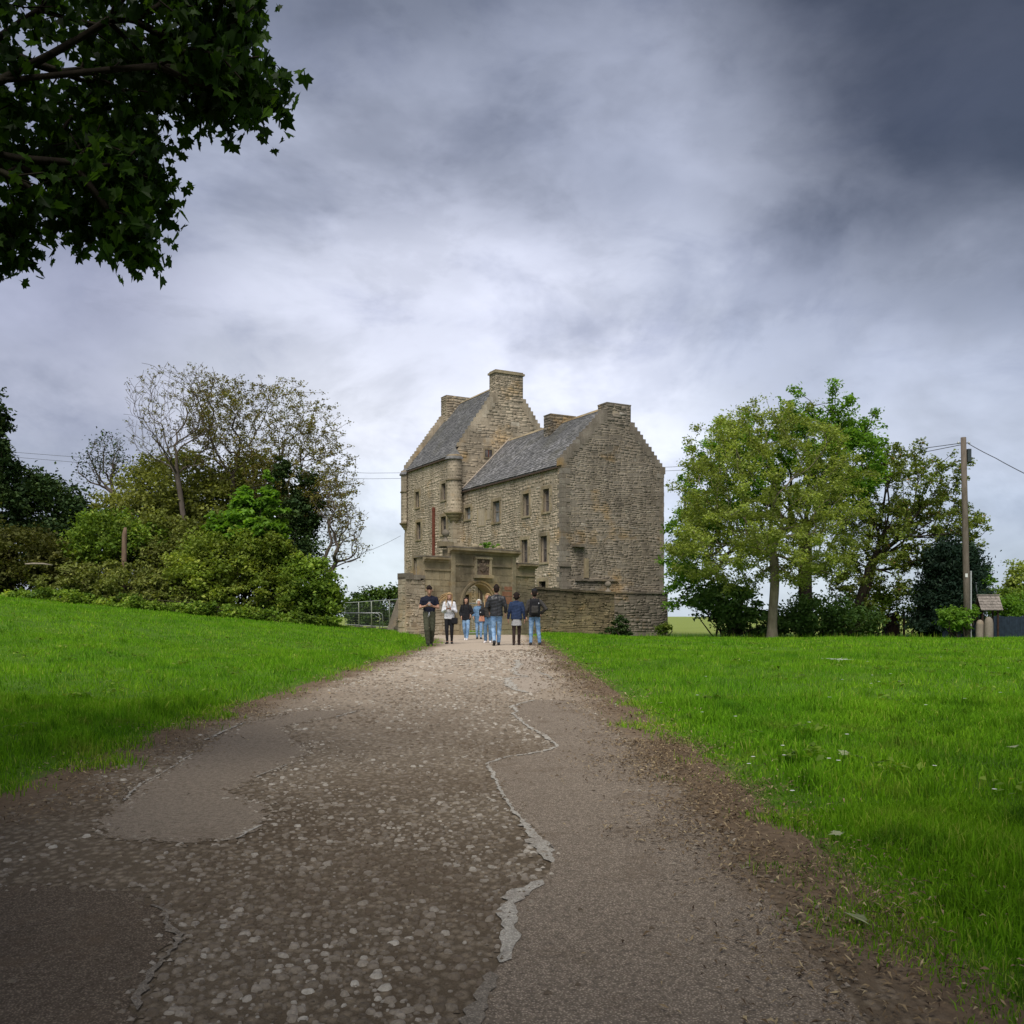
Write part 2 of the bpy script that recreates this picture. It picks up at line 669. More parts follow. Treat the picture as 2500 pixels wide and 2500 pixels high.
def sheet(name, outline, lift, mat, parent, label=None):
    """a thin flush sheet cut to an outline on the road, following its fall"""
    OUTLINES.append(outline)
    bm = bmesh.new()
    vs = [bm.verts.new((p[0], p[1], 0)) for p in outline]
    es = []
    for i in range(len(vs)):
        es.append(bm.edges.new((vs[i], vs[(i + 1) % len(vs)])))
    bmesh.ops.triangle_fill(bm, use_beauty=True, use_dissolve=False, edges=es)
    for _ in range(5):
        long = [e for e in bm.edges if e.calc_length() > 0.35]
        if not long:
            break
        bmesh.ops.subdivide_edges(bm, edges=long, cuts=1)
        bmesh.ops.triangulate(bm, faces=bm.faces[:])
    for v in bm.verts:
        v.co.z = float(road_z(v.co.y)) + LIFT + lift
    for f in bm.faces:
        f.normal_update()
        if f.normal.z < 0:
            f.normal_flip()
    me = bpy.data.meshes.new(name)
    bm.to_mesh(me)
    bm.free()
    a = me.attributes.new('lat', 'FLOAT', 'POINT')
    co = np.array([v.co[:] for v in me.vertices])
    a.data.foreach_set('value', np.ascontiguousarray(np.minimum(co[:, 0] - edge_l(co[:, 1]), edge_r(co[:, 1]) - co[:, 0]), dtype=np.float32))
    o = link(name, me, parent, mat)
    if label:
        o['label'] = label
    return o


def mat_tarmac(name, a, b, fine_amp=0.42, speck=0.5, verge=True):
    m = NT(name)
    c = m.mix(m.noise(1.1, 5, 0.6), a, b)
    v = m.voro(95.0)
    c = m.mix(1.0, c, m.ramp(v, [(0.1, 1 + fine_amp), (0.5, 1 - fine_amp)]), 'MULTIPLY')
    c = m.mix(1.0, c, m.ramp(m.noise(34, 6, 0.8), [(0.36, 0.60), (0.58, 1.10)]), 'MULTIPLY')
    d = m.noise(2.2, 7, 0.7)
    c = m.mix(m.ramp(d, [(0.52, 0.0), (0.68, speck)]), c, (0.13, 0.095, 0.065))
    lat = m.math('ADD', m.attr('lat'), m.math('MULTIPLY', m.math('SUBTRACT', m.noise(1.6, 6, 0.65), 0.5), 0.9))
    dirt = m.mix(m.noise(16, 6, 0.7), (0.085, 0.061, 0.040), (0.235, 0.172, 0.118))
    if verge:
        c = m.mix(m.ramp(lat, [(0.05, 1.0), (0.48, 0.0)]), c, dirt)
    m.color(c)
    m.rough(0.95, 0.04)
    m.bump(m.math('ADD', m.math('MULTIPLY', v, -1.0), m.noise(60, 4)), 0.6, 0.012)
    return m.m


M_TAR = mat_tarmac('gritty_tarmac', (0.315, 0.256, 0.198), (0.40, 0.335, 0.268))
M_TAR2 = mat_tarmac('smooth_patch', (0.25, 0.204, 0.158), (0.32, 0.267, 0.21), 0.16, 0.25)
M_PALE = mat_tarmac('pale_patch', (0.40, 0.335, 0.27), (0.45, 0.38, 0.31), 0.10, 0.15, False)
M_SEAM = mat_tarmac('pale_mortar_seam', (0.46, 0.43, 0.37), (0.60, 0.56, 0.50), 0.25, 0.45, False)
M_SEAM_DULL = mat_tarmac('dull_mortar_seam', (0.25, 0.215, 0.175), (0.34, 0.30, 0.25), 0.25, 0.5, False)

SEAM_R = [(1305, 1712), (1268, 1721), (1250, 1728), (1262, 1740), (1252, 1746), (1268, 1760), (1290, 1778), (1330, 1800), (1352, 1818), (1362, 1826),
          (1340, 1835), (1290, 1846), (1240, 1852), (1190, 1868), (1197, 1882), (1212, 1915), (1225, 1945), (1245, 1975), (1275, 2010), (1300, 2045),
          (1325, 2080), (1350, 2115), (1322, 2155), (1285, 2172), (1252, 2205), (1237, 2230), (1243, 2260), (1243, 2295), (1228, 2330), (1205, 2390),
          (1180, 2440), (1150, 2500), (1120, 2600), (1090, 2760)]
RIGHT_R = [(2330, 2760), (2170, 2560), (2030, 2400), (1880, 2200), (1760, 2050), (1640, 1920), (1530, 1820), (1440, 1745), (1385, 1712)]
LEFT_PATCH = [(300, 1962), (340, 1922), (395, 1893), (470, 1845), (520, 1806), (600, 1767), (700, 1743), (790, 1736), (880, 1737), (820, 1754), (740, 1768),
              (690, 1777), (712, 1803), (752, 1828), (740, 1850), (700, 1872), (630, 1899), (560, 1935), (600, 1955), (648, 1965), (650, 2000), (637, 2022),
              (570, 2056), (480, 2062), (330, 2060), (255, 2046), (240, 2015)]
TOP_PATCH = [(1262, 1613), (1300, 1606), (1335, 1608), (1340, 1616), (1305, 1628), (1310, 1640), (1335, 1650), (1352, 1660), (1355, 1672), (1330, 1684),
             (1310, 1694), (1283, 1693), (1250, 1685), (1240, 1668), (1232, 1658), (1260, 1652), (1250, 1640), (1262, 1626)]
CORNER = [(-300, 2160), (150, 2168), (330, 2185), (395, 2225), (420, 2270), (432, 2310), (390, 2350), (365, 2400), (330, 2450), (310, 2520), (280, 2760), (-500, 2760)]
g = lambda pts: [road_pt(*p) for p in pts]
tar = sheet('tarmac_strip', jag(g(SEAM_R + RIGHT_R), 0.10, 0.02, True, 3), 0.004, M_TAR, road, 'brown gritty tarmac strip along the right of the road')
pat = sheet('repair_patch', jag(g(LEFT_PATCH), 0.06, 0.045, True, 4), 0.004, M_TAR2, road, 'smooth long repair patch on the left of the road')
pat2 = sheet('repair_patch', jag(g(TOP_PATCH), 0.15, 0.04, True, 5), 0.004, M_PALE, road, 'pale beige repair patch close to the walkers')
pat3 = sheet('repair_patch', jag(g([(1000, 1597), (1040, 1592), (1075, 1597), (1060, 1604), (1010, 1605)]), 0.3, 0.05, True, 6), 0.004, M_PALE, road)
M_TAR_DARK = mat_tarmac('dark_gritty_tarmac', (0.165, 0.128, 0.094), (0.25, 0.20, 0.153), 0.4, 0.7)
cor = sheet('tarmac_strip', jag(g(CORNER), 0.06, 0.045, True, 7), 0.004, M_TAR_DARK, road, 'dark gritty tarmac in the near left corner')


def seam(pts, widths, seed, name='mortar_seam', mat=None):
    p = [Vector(q) for q in g(pts)]
    w = np.interp(np.linspace(0, 1, 400), np.linspace(0, 1, len(widths)), widths)
    line = jag(p, 0.035, 0.011, False, seed)
    r = random.Random(seed)
    L_, R_ = [], []
    wob = 0.8
    n = len(line)
    for i, q in enumerate(line):
        d = line[min(i + 1, n - 1)] - line[max(i - 1, 0)]
        if d.length < 1e-6:
            continue
        d.normalize()
        nr = Vector((-d.y, d.x))
        wob = 0.75 * wob + 0.25 * r.uniform(-0.5, 2.3)
        ww = float(w[int(i / max(1, n - 1) * 399)]) * max(0.10, wob) * 0.33
        if i in (0, n - 1):
            ww *= 0.2
        L_.append(q + nr * ww)
        R_.append(q - nr * ww * r.uniform(0.6, 1.3))
    m = MB()
    vs = []
    for a, b in zip(L_, R_):
        vs += [(a.x, a.y, float(road_z(a.y)) + LIFT + 0.009), (b.x, b.y, float(road_z(b.y)) + LIFT + 0.009)]
    m.add(vs, [(2 * i, 2 * i + 1, 2 * i + 3, 2 * i + 2) for i in range(len(L_) - 1)])
    return m.build(name, mat or M_SEAM, road)


seam(SEAM_R[:18], [0.06, 0.09, 0.07, 0.08, 0.06, 0.05, 0.035, 0.03], 11)
seam(SEAM_R[17:22], [0.04, 0.085, 0.12, 0.14, 0.17, 0.15], 12)
seam([(1325, 2158), (1300, 2172), (1268, 2185), (1246, 2215), (1240, 2245), (1246, 2285), (1236, 2320), (1222, 2362)], [0.08, 0.28, 0.12, 0.11, 0.10, 0.10, 0.15], 13)
seam([(1200, 2385), (1190, 2420), (1165, 2470), (1140, 2530)], [0.12, 0.10, 0.15, 0.13], 14, mat=M_SEAM_DULL)
seam([(300, 1962), (340, 1922), (395, 1893)], [0.02, 0.03, 0.02], 15)
seam([(395, 1893), (470, 1846)], [0.02, 0.035, 0.02], 16)
seam([(500, 1812), (545, 1790), (600, 1767)], [0.03, 0.05, 0.04], 17)
seam([(880, 1737), (820, 1754)], [0.03, 0.06, 0.04], 18)
seam([(700, 1872), (655, 1890), (622, 1903)], [0.02, 0.045, 0.03], 19)
seam([(640, 2020), (610, 2034), (575, 2055)], [0.02, 0.035, 0.02], 20)
seam([(360, 2217), (405, 2232), (402, 2262), (438, 2292), (430, 2325), (392, 2352), (368, 2395), (330, 2450), (335, 2480)], [0.03, 0.045, 0.04, 0.055, 0.04, 0.03, 0.03, 0.045, 0.03], 21, mat=M_SEAM_DULL)
seam([(1262, 1613), (1266, 1626), (1252, 1640), (1264, 1650), (1290, 1653)], [0.15, 0.22, 0.16, 0.2], 22)
seam([(1290, 1654), (1236, 1659), (1246, 1675), (1256, 1686), (1290, 1694)], [0.12, 0.2, 0.22, 0.14], 23)
seam([(1310, 1640), (1335, 1651), (1352, 1661)], [0.05, 0.12, 0.06], 24)

# the old stones standing out of the worn middle of the road
COB_L = [(240, 2700), (310, 2500), (440, 2300), (330, 2190), (60, 2150), (-200, 2140)]
poly_tar, poly_left, poly_cor = g(SEAM_R + RIGHT_R), g(LEFT_PATCH), g(CORNER)
poly_top = g(TOP_PATCH)
COBBLES = []
_sp = sorted([road_pt(*p) for p in SEAM_R + [(1300, 1695), (1330, 1600)]], key=lambda q: q[1])
SEAM_Y, SEAM_X = [q[1] for q in _sp], [q[0] + 0.02 for q in _sp]


def cobbles():
    for (y0, y1, sp, r0, r1) in ((1.4, 5.0, 0.035, 0.008, 0.030), (5.0, 9.0, 0.042, 0.010, 0.031), (9.0, 16.0, 0.070, 0.017, 0.038), (16.0, 26.0, 0.12, 0.026, 0.052)):
        ys = np.arange(y0, y1, sp)
        xs = np.arange(-4.2, 1.8, sp)
        X, Y = np.meshgrid(xs, ys)
        X = X.ravel() + RNG.uniform(-.45, .45, X.size) * sp
        Y = Y.ravel() + RNG.uniform(-.45, .45, Y.size) * sp
        keep = (X > edge_l(Y) + 0.12) & (X < edge_r(Y) - 0.35)
        # the sheets lie ragged over them: the test points wander by a hand's breadth
        wx, wy = RNG.normal(0, .07, X.size) + .05 * np.sin(Y * 9 + X * 7), RNG.normal(0, .10, X.size) + .08 * np.sin(X * 11 + Y * 4)
        keep &= (X < np.interp(Y, SEAM_Y, SEAM_X) + .5 * wx) & ~in_poly(X + .5 * wx, Y + .5 * wy, poly_tar) & ~in_poly(X + wx, Y + wy, poly_left) & ~in_poly(X + wx, Y + wy, poly_cor) & ~in_poly(X + wx, Y + wy, poly_top)
        # thinner where earth has covered them
        bare = np.sin(X * 1.7 + 0.6 * np.sin(Y * 0.9)) * np.sin(Y * 0.8 + 1.0) + 0.35 * np.sin(X * 5.1 + Y * 3.3)
        keep &= RNG.uniform(0, 1, X.size) < np.clip(0.66 + 0.36 * bare, 0.12, 1.0)
        # loose towards both verges
        keep &= RNG.uniform(0, 1, X.size) < np.clip((X - edge_l(Y)) / 0.8, 0.2, 1.0)
        for x, y in zip(X[keep], Y[keep]):
            s = random.random()
            COBBLES.append((x, y, r0 + (r1 - r0) * s * s))


cobbles()


def cobble_shape(r, rr):
    n = 7
    a0 = rr.uniform(0, PI)
    el = rr.uniform(0.6, 1.0)
    ro = rr.uniform(0, PI)
    h = r * rr.uniform(0.16, 0.34)
    base, top = [], []
    tx, ty = rr.uniform(-.12, .12), rr.uniform(-.12, .12)
    for k in range(n):
        a = a0 + 2 * PI * k / n
        q = r * rr.uniform(0.8, 1.15)
        x, y = q * math.cos(a), q * el * math.sin(a)
        x, y = x * math.cos(ro) - y * math.sin(ro), x * math.sin(ro) + y * math.cos(ro)
        base.append((x * 1.12, y * 1.12, -0.008))
        top.append((x * 0.72, y * 0.72, h + x * tx + y * ty))
    vs = base + top
    fs = [(k, (k + 1) % n, n + (k + 1) % n, n + k) for k in range(n)] + [tuple(n + k for k in range(n))]
    return vs, fs


def mat_cobble():
    m = NT('road_stone')
    c = m.ramp(m.attr('tint'), [(0.0, (0.13, 0.104, 0.077)), (0.4, (0.225, 0.19, 0.15)), (0.8, (0.315, 0.276, 0.228)), (1.0, (0.45, 0.415, 0.36))])
    c = m.mix(1.0, c, m.ramp(m.noise(60, 5, 0.7), [(0.3, 0.7), (0.7, 1.3)]), 'MULTIPLY')
    c = m.mix(m.ramp(m.noise(1.4, 5, 0.6), [(0.42, 0.0), (0.66, 0.7)]), c, (0.12, 0.088, 0.06))
    m.color(c)
    m.rough(0.85, 0.10)
    m.bump(m.noise(90, 4), 0.4, 0.006)
    return m.m


M_COB = mat_cobble()
COBBLES.sort(key=lambda c: -c[2] / max(c[1], 2.6))
rr = random.Random(5)
big_cob = [c for c in COBBLES if c[1] > 2.7][:300]
chosen = set(big_cob)
for x, y, r_ in big_cob:
    vs, fs = cobble_shape(r_, rr)
    MB().add(vs, fs).build('cobble', M_COB, road, True, loc=(x, y, float(road_z(y)) + LIFT + 0.004), tint=rr.random() ** 1.1)
mb, tints = MB(), []
for c in COBBLES:
    if c in chosen:
        continue
    x, y, r_ = c
    z = float(road_z(y)) + LIFT + 0.002
    vs, fs = cobble_shape(r_, rr)
    mb.add([(x + a, y + b, z + h) for a, b, h in vs], fs)
    tints += [min(1.0, rr.random() ** 1.3 + 0.30 * min(1.0, max(0.0, (y - 7) / 10)))] * len(vs)  # stones farther off get paler tints
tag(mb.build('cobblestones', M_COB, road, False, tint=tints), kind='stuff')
# ------------------------------------------------------------------ the tower house, its gateway and yard walls
TAN = [(0.0, (0.185, 0.145, 0.102)), (0.25, (0.282, 0.230, 0.165)), (0.5, (0.326, 0.271, 0.199)), (0.75, (0.368, 0.31, 0.232)), (1.0, (0.47, 0.42, 0.335))]
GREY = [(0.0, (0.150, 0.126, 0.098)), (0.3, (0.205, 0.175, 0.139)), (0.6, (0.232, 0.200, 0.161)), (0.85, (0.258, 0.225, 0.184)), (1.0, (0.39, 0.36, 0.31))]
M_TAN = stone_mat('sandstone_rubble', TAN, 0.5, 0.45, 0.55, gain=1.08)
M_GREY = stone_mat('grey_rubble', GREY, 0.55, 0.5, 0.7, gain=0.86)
M_ASH = stone_mat('dressed_sandstone', [(0.0, (0.19, 0.146, 0.088)), (0.5, (0.335, 0.272, 0.172)), (1.0, (0.45, 0.378, 0.255))], 0.75, 0.5, 0.65, gain=0.86)
M_MOSSY = stone_mat('blackened_rubble', [(0.0, (0.075, 0.06, 0.04)), (0.4, (0.16, 0.125, 0.075)), (0.75, (0.25, 0.20, 0.115)), (1.0, (0.36, 0.29, 0.165))], 0.6, 0.4, 0.8, crust=(1.3, 3.4))
M_RED = stone_mat('red_sandstone', [(0.0, (0.22, 0.095, 0.055)), (1.0, (0.26, 0.12, 0.07))], 0.3, 0.2, 0.2)


def mat_slate(name, lich):
    m = NT(name)
    c = m.ramp(m.attr('tint'), [(0.0, (0.075, 0.075, 0.076)), (0.5, (0.115, 0.114, 0.114)), (1.0, (0.175, 0.172, 0.170))])
    c = m.mix(1.0, c, m.ramp(m.noise(5, 6, 0.7), [(0.3, 0.8), (0.7, 1.2)]), 'MULTIPLY')
    l = m.math('MULTIPLY', m.ramp(m.noise(2.6, 7, 0.75), [(0.48, 0.0), (0.62, 1.0)]), m.ramp(m.noise(0.28, 3), [(0.35, 0.15), (0.6, 1.0)]))
    c = m.mix(m.math('MULTIPLY', l, lich), c, (0.36, 0.35, 0.36))
    c = m.mix(m.ramp(m.noise(0.5, 4), [(0.5, 0.0), (0.7, 0.35)]), c, (0.10, 0.095, 0.06))
    m.color(c)
    m.rough(0.8, 0.25)
    m.bump(m.noise(14, 5), 0.4, 0.015)
    return m.m


M_SLATE_W = mat_slate('old_slate', 0.95)
M_SLATE_T = mat_slate('even_slate', 0.35)
M_WOOD = plain('weathered_timber', (0.075, 0.052, 0.038), 0.85, 0.15, 0.35, 9)
M_FRAME = plain('faded_window_paint', (0.20, 0.165, 0.135), 0.8, 0.2, 0.3, 20)
M_DARK = plain('dark_room', (0.018, 0.016, 0.015), 0.9, 0.1)
M_PIPE = plain('rusty_red_iron', (0.125, 0.035, 0.02), 0.8, 0.3, 0.3, 12)


def mat_pane(name, a, b, rough=0.25):
    m = NT(name)
    n = m.noise(2.6, 6, 0.7, stretch=(1, 1, 0.6))
    m.color(m.mix(m.ramp(n, [(0.40, 0.0), (0.60, 1.0)]), a, b))
    m.rough(rough, 0.5)
    return m.m


M_PANE = mat_pane('dusty_pane', (0.025, 0.022, 0.022), (0.13, 0.115, 0.11), 0.35)
M_PANE_GREY = mat_pane('clouded_pane', (0.10, 0.105, 0.105), (0.26, 0.275, 0.28), 0.3)
M_PANE_PALE = mat_pane('milky_pane', (0.30, 0.315, 0.315), (0.38, 0.395, 0.40), 0.4)


def lay(region, u0, u1, v0, v1, hr, wr, gap, proud, seed, jit=0.018, coursed=False):
    """irregular courses of stones over a face; region(u, v) says where there is wall.
    Rubble is laid in short runs whose courses do not line up with their neighbours'."""
    r = random.Random(seed)
    out = []
    runs = [(u0, u1, v0, v1)]
    ph = seed * 1.7
    if coursed:
        warp = lambda x, y: 0.0
    else:       # rubble courses rise, dip and pinch
        warp = lambda x, y: (0.050 * math.sin(x * 0.9 + y * 1.5 + ph) + 0.028 * math.sin(x * 2.3 - y * 1.3 + 2 * ph) + 0.012 * math.sin(x * 5.3 + y * 4.1 + ph)) * min(1.0, max(0.0, (y - v0) / 0.4))
    for (a0, a1, b0, b1) in runs:
        rows = [b0]
        while rows[-1] < b1 - 0.04:
            h = r.uniform(*hr)
            rows.append(b1 if b1 - rows[-1] - h < hr[0] * 0.7 else rows[-1] + h)
        for v, vt in zip(rows[:-1], rows[1:]):
            h = vt - v
            u = a0
            while u < a1 - 0.03:
                w = r.uniform(*wr) * r.choice((0.45, 0.7, 1, 1.25))
                if a1 - u - w < 0.12:
                    w = a1 - u
                parts = [(v, v + h)]
                if h > 0.14 and r.random() < 0.36 and not coursed:      # two thin pinnings instead of one block
                    k = v + h * r.uniform(0.35, 0.65)
                    parts = [(v, k), (k, v + h)]
                for (a, b) in parts:
                    x0, x1 = u + gap / 2, u + w - gap / 2
                    q = [(x + r.uniform(-jit, jit), y + warp(x, y) + r.uniform(-jit, jit)) for (x, y) in
                         ((x0, a + gap / 2), (x1, a + gap / 2), (x1, b - gap / 2), (x0, b - gap / 2))]
                    ok = region(np.array([p[0] for p in q] + [(x0 + x1) / 2]), np.array([p[1] for p in q] + [(a + b) / 2]))
                    if not ok.all():
                        # shrink towards the part that is on the wall
                        if ok[4] and ok[:4].sum() >= 2:
                            cx, cy = (x0 + x1) / 2, (a + b) / 2
                            q = [(cx + (p[0] - cx) * 0.5, cy + (p[1] - cy) * 0.6) if not k else p for p, k in zip(q, ok[:4])]
                        else:
                            continue
                    out.append((q, r.uniform(*proud), (r.choice((0.0, 0.1, 1.0)) if r.random() < 0.05 else min(1.0, max(0.0, r.gauss(0.5, 0.26 if coursed else 0.115))))))
                u += w
    return out


class Stones:
    """stones on any number of faces; the largest become parts, the rest one joined part"""

    def __init__(self):
        self.s = []

    def face(self, stones, o, a, n, up=(0, 0, 1), mat=None):
        o, a, n, up = Vector(o), Vector(a), Vector(n), Vector(up)
        for q, d, t in stones:
            cx = sum(p[0] for p in q) / 4
            cy = sum(p[1] for p in q) / 4
            ins = 0.006
            vs = [o + a * p[0] + up * p[1] - n * 0.015 for p in q]
            for p in q:
                dx, dy = cx - p[0], cy - p[1]
                l = math.hypot(dx, dy) + 1e-6
                vs.append(o + a * (p[0] + dx / l * ins) + up * (p[1] + dy / l * ins) + n * d)
            area = abs((q[2][0] - q[0][0]) * (q[2][1] - q[0][1]))
            self.s.append((area, vs, t, mat))
        return self

    FS = [(4, 5, 6, 7), (0, 1, 5, 4), (1, 2, 6, 5), (2, 3, 7, 6), (3, 0, 4, 7)]

    def build(self, parent, n_parts, name='stone', rest='rubble_stones', weight=None):
        key = (lambda s: -s[0] * weight(s[1])) if weight else (lambda s: -s[0])
        self.s.sort(key=key)
        for area, vs, t, mat in self.s[:n_parts]:
            c = sum(vs, Vector()) / 8
            MB().add([v - c for v in vs], self.FS).build(name, mat, parent, loc=c, tint=t)
        groups = {}
        for s in self.s[n_parts:]:
            groups.setdefault(s[3].name, []).append(s)
        for k, ss in groups.items():
            v = np.array([[tuple(p) for p in s[1]] for s in ss], dtype=np.float32).reshape(-1, 3)
            f = (np.array(self.FS)[None] + 8 * np.arange(len(ss))[:, None, None]).reshape(-1, 4)
            me = mesh_np(rest, v, f, np.repeat([s[2] for s in ss], 8))
            tag(link(rest, me, parent, ss[0][3]), kind='stuff')


def panel(m, o, a, n, w, z0, z1, openings, depth=0.28):
    """a wall face with real holes and reveals"""
    o, a, n = Vector(o), Vector(a), Vector(n)
    us = sorted({0.0, w, *[q for op in openings for q in op[:2]]})
    zs = sorted({z0, z1, *[q for op in openings for q in op[2:4]]})
    P = lambda u, z, d=0.0: o + a * u + Vector((0, 0, z)) - n * d
    for i in range(len(us) - 1):
        for j in range(len(zs) - 1):
            cu, cz = (us[i] + us[i + 1]) / 2, (zs[j] + zs[j + 1]) / 2
            if any(op[0] < cu < op[1] and op[2] < cz < op[3] for op in openings):
                continue
            m.add([P(us[i], zs[j]), P(us[i + 1], zs[j]), P(us[i + 1], zs[j + 1]), P(us[i], zs[j + 1])], [(0, 1, 2, 3)])
    for (a0, a1, b0, b1) in [op[:4] for op in openings]:
        c = [(a0, b0), (a1, b0), (a1, b1), (a0, b1)]
        vs = [P(u, z) for u, z in c] + [P(u, z, depth) for u, z in c]
        m.add(vs, [(k, (k + 1) % 4, 4 + (k + 1) % 4, 4 + k) for k in range(4)] + [(4, 5, 6, 7)])


# ---- castle frame: local x along the near gable, y along the long front, origin at the near corner
CX0, CY0, EX, EY = 2.864, 54.0, 0.8755, 0.4832
CASTLE_Z = float(ground_z(CX0, CY0))
castle = thing('tower_house', 'old tan stone tower house with crow-stepped gables, slate roofs and tall chimneys', 'castle',
               (CX0, CY0, CASTLE_Z), math.atan2(EY, EX))


def fac(px, py, t=0.0):
    """photo pixel -> (s, z) on the long front (the plane x = t)"""
    r_ = (px - CX) / F
    s = ((CX0 + EX * t) - r_ * (CY0 + EY * t)) / (EY + EX * r_)
    Y = CY0 + EY * t + EX * s
    return s, ZC - (py - HY) / F * Y - CASTLE_Z


def gab(px, py, s=0.0):
    """photo pixel -> (t, z) on a gable (the plane y = s)"""
    r_ = (px - CX) / F
    t = (r_ * (CY0 + EX * s) - (CX0 - EY * s)) / (EX - EY * r_)
    Y = CY0 + EX * s + EY * t
    return t, ZC - (py - HY) / F * Y - CASTLE_Z


def zp(x, y):
    """pixel of the enlarged view of the castle -> photo pixel"""
    return 950 + x * 0.36232, 880 + y * 0.36232


WW, WL, WE, WR = 7.3, 13.0, 9.66, 13.32          # near wing: width, length, eaves, ridge
T0, T1, S0, S1, TE, TR = -0.75, 7.9, 13.0, 21.7, 12.08, 17.5   # tower


def rect(x0, x1, y0, y1, t):
    a, b = fac(*zp(x0, (y0 + y1) / 2), t), fac(*zp(x1, (y0 + y1) / 2), t)
    xm = (x0 + x1) / 2
    z1, z0 = fac(*zp(xm, y0), t)[1], fac(*zp(xm, y1), t)[1]
    return (min(a[0], b[0]), max(a[0], b[0]), z0, z1)


WIN_W = [('dusty', rect(903, 944, 898, 1048, 0)), ('dusty', rect(1038, 1080, 866, 1020, 0)), ('dusty', rect(893, 935, 1208, 1365, 0)),
         ('dusty', rect(1022, 1066, 1183, 1360, 0)), ('grey', rect(700, 746, 948, 1090, 0)), ('pale', rect(512, 550, 992, 1070, 0)),
         ('hole', rect(1010, 1057, 1488, 1560, 0)), ('door', rect(597, 634, 1528, 1850, 0)), ('door', rect(505, 541, 1578, 1850, 0))]
WIN_T = [('dusty', rect(178, 203, 885, 990, T0)), ('dusty', rect(353, 381, 830, 940, T0)), ('dusty', rect(184, 214, 1090, 1206, T0)),
         ('dusty', rect(350, 385, 1052, 1172, T0)), ('pale', rect(165, 198, 1330, 1455, T0))]
PV = {'dusty': M_PANE, 'grey': M_PANE_GREY, 'pale': M_PANE_PALE, 'hole': M_DARK, 'door': M_WOOD}

# ---- wall bodies
def prism(m, x0, x1, y0, y1, zb, ze, zr, skip_front=True):
    xm = (x0 + x1) / 2
    a = [(x0, y0, zb), (x1, y0, zb), (x1, y0, ze), (xm, y0, zr), (x0, y0, ze)]
    b = [(x, y1, z) for x, _, z in a]
    m.add(a, [(0, 1, 2, 3, 4)])
    m.add(b, [(4, 3, 2, 1, 0)])
    m.add([a[1], b[1], b[2], a[2]], [(0, 1, 2, 3)])
    if not skip_front:
        m.add([a[0], b[0], b[4], a[4]], [(3, 2, 1, 0)])


m = MB()
prism(m, 0, WW, 0, WL, -0.6, WE, WR)
panel(m, (0, 0, 0), (0, 1, 0), (-1, 0, 0), WL, -0.6, WE, [w[1] for w in WIN_W])
wing = m.build('wall', M_TAN, castle, tint=0.42)
wing['label'] = 'walls of the lower wing with the near gable'
m = MB()
prism(m, T0, T1, S0, S1, -0.6, TE, TR)
panel(m, (T0, S0, 0), (0, 1, 0), (-1, 0, 0), S1 - S0, -0.6, TE, [(a - S0, b - S0, c, d) for _, (a, b, c, d) in WIN_T])
tower = m.build('wall', M_TAN, castle, tint=0.42)
tower['label'] = 'walls of the taller tower block'

# ---- windows
M_SURR = M_ASH


def window(kind, r_, t, wallpart):
    a, b, c, d = r_
    x = t + 0.20
    m = MB()
    e = 0.055
    if kind in ('dusty', 'grey', 'pale'):
        m.box(x - 0.03, x + 0.03, a, a + e, c, d).box(x - 0.03, x + 0.03, b - e, b, c, d)
        m.box(x - 0.03, x + 0.03, a + e, b - e, d - e, d).box(x - 0.03, x + 0.03, a + e, b - e, c, c + e)
        zm = c + (d - c) * 0.52
        m.box(x - 0.025, x + 0.025, a + e, b - e, zm - 0.025, zm + 0.025)
        if kind != 'pale':
            ym = (a + b) / 2
            m.box(x - 0.02, x + 0.02, ym - 0.012, ym + 0.012, c + e, zm - 0.026).box(x - 0.02, x + 0.02, ym - 0.012, ym + 0.012, zm + 0.026, d - e)
        w = m.build('window', M_FRAME, castle)
        if kind == 'pale':
            w['label'] = 'small window with a milky white pane'
        for (z0, z1) in ((c + e, zm - 0.026), (zm + 0.026, d - e)):
            MB().box(x + 0.006, x + 0.014, a + e, b - e, z0, z1).build('pane', PV[kind], w)
    else:
        m.box(x - 0.02, x + 0.02, a, b, c, d)
        w = m.build('door' if kind == 'door' else 'window', PV[kind], castle)
    # dressed margins
    sm = 0.13
    h = (d - c) / 3
    rr_ = random.Random(int(a * 100))
    MB().box(t - 0.035, t + 0.1, a - 0.2, b + 0.2, d, d + 0.2).build('lintel', M_SURR, w, tint=rr_.uniform(0.3, 0.9))
    if kind != 'door':
        MB().box(t - 0.075, t + 0.1, a - 0.16, b + 0.16, c - 0.12, c).build('sill', M_SURR, w, tint=rr_.uniform(0.4, 0.9))
    for side in (0, 1):
        for k in range(3):
            ww = sm + rr_.choice((0.0, 0.14))
            y0, y1 = (a - ww, a) if side == 0 else (b, b + ww)
            MB().box(t - 0.03, t + 0.1, y0, y1, c + k * h + 0.004, c + (k + 1) * h - 0.004).build('jamb', M_SURR, w, tint=rr_.uniform(0.35, 1.0))


for k, r_ in WIN_W:
    window(k, r_, 0.0, wing)
for k, r_ in WIN_T:
    window(k, r_, T0, tower)
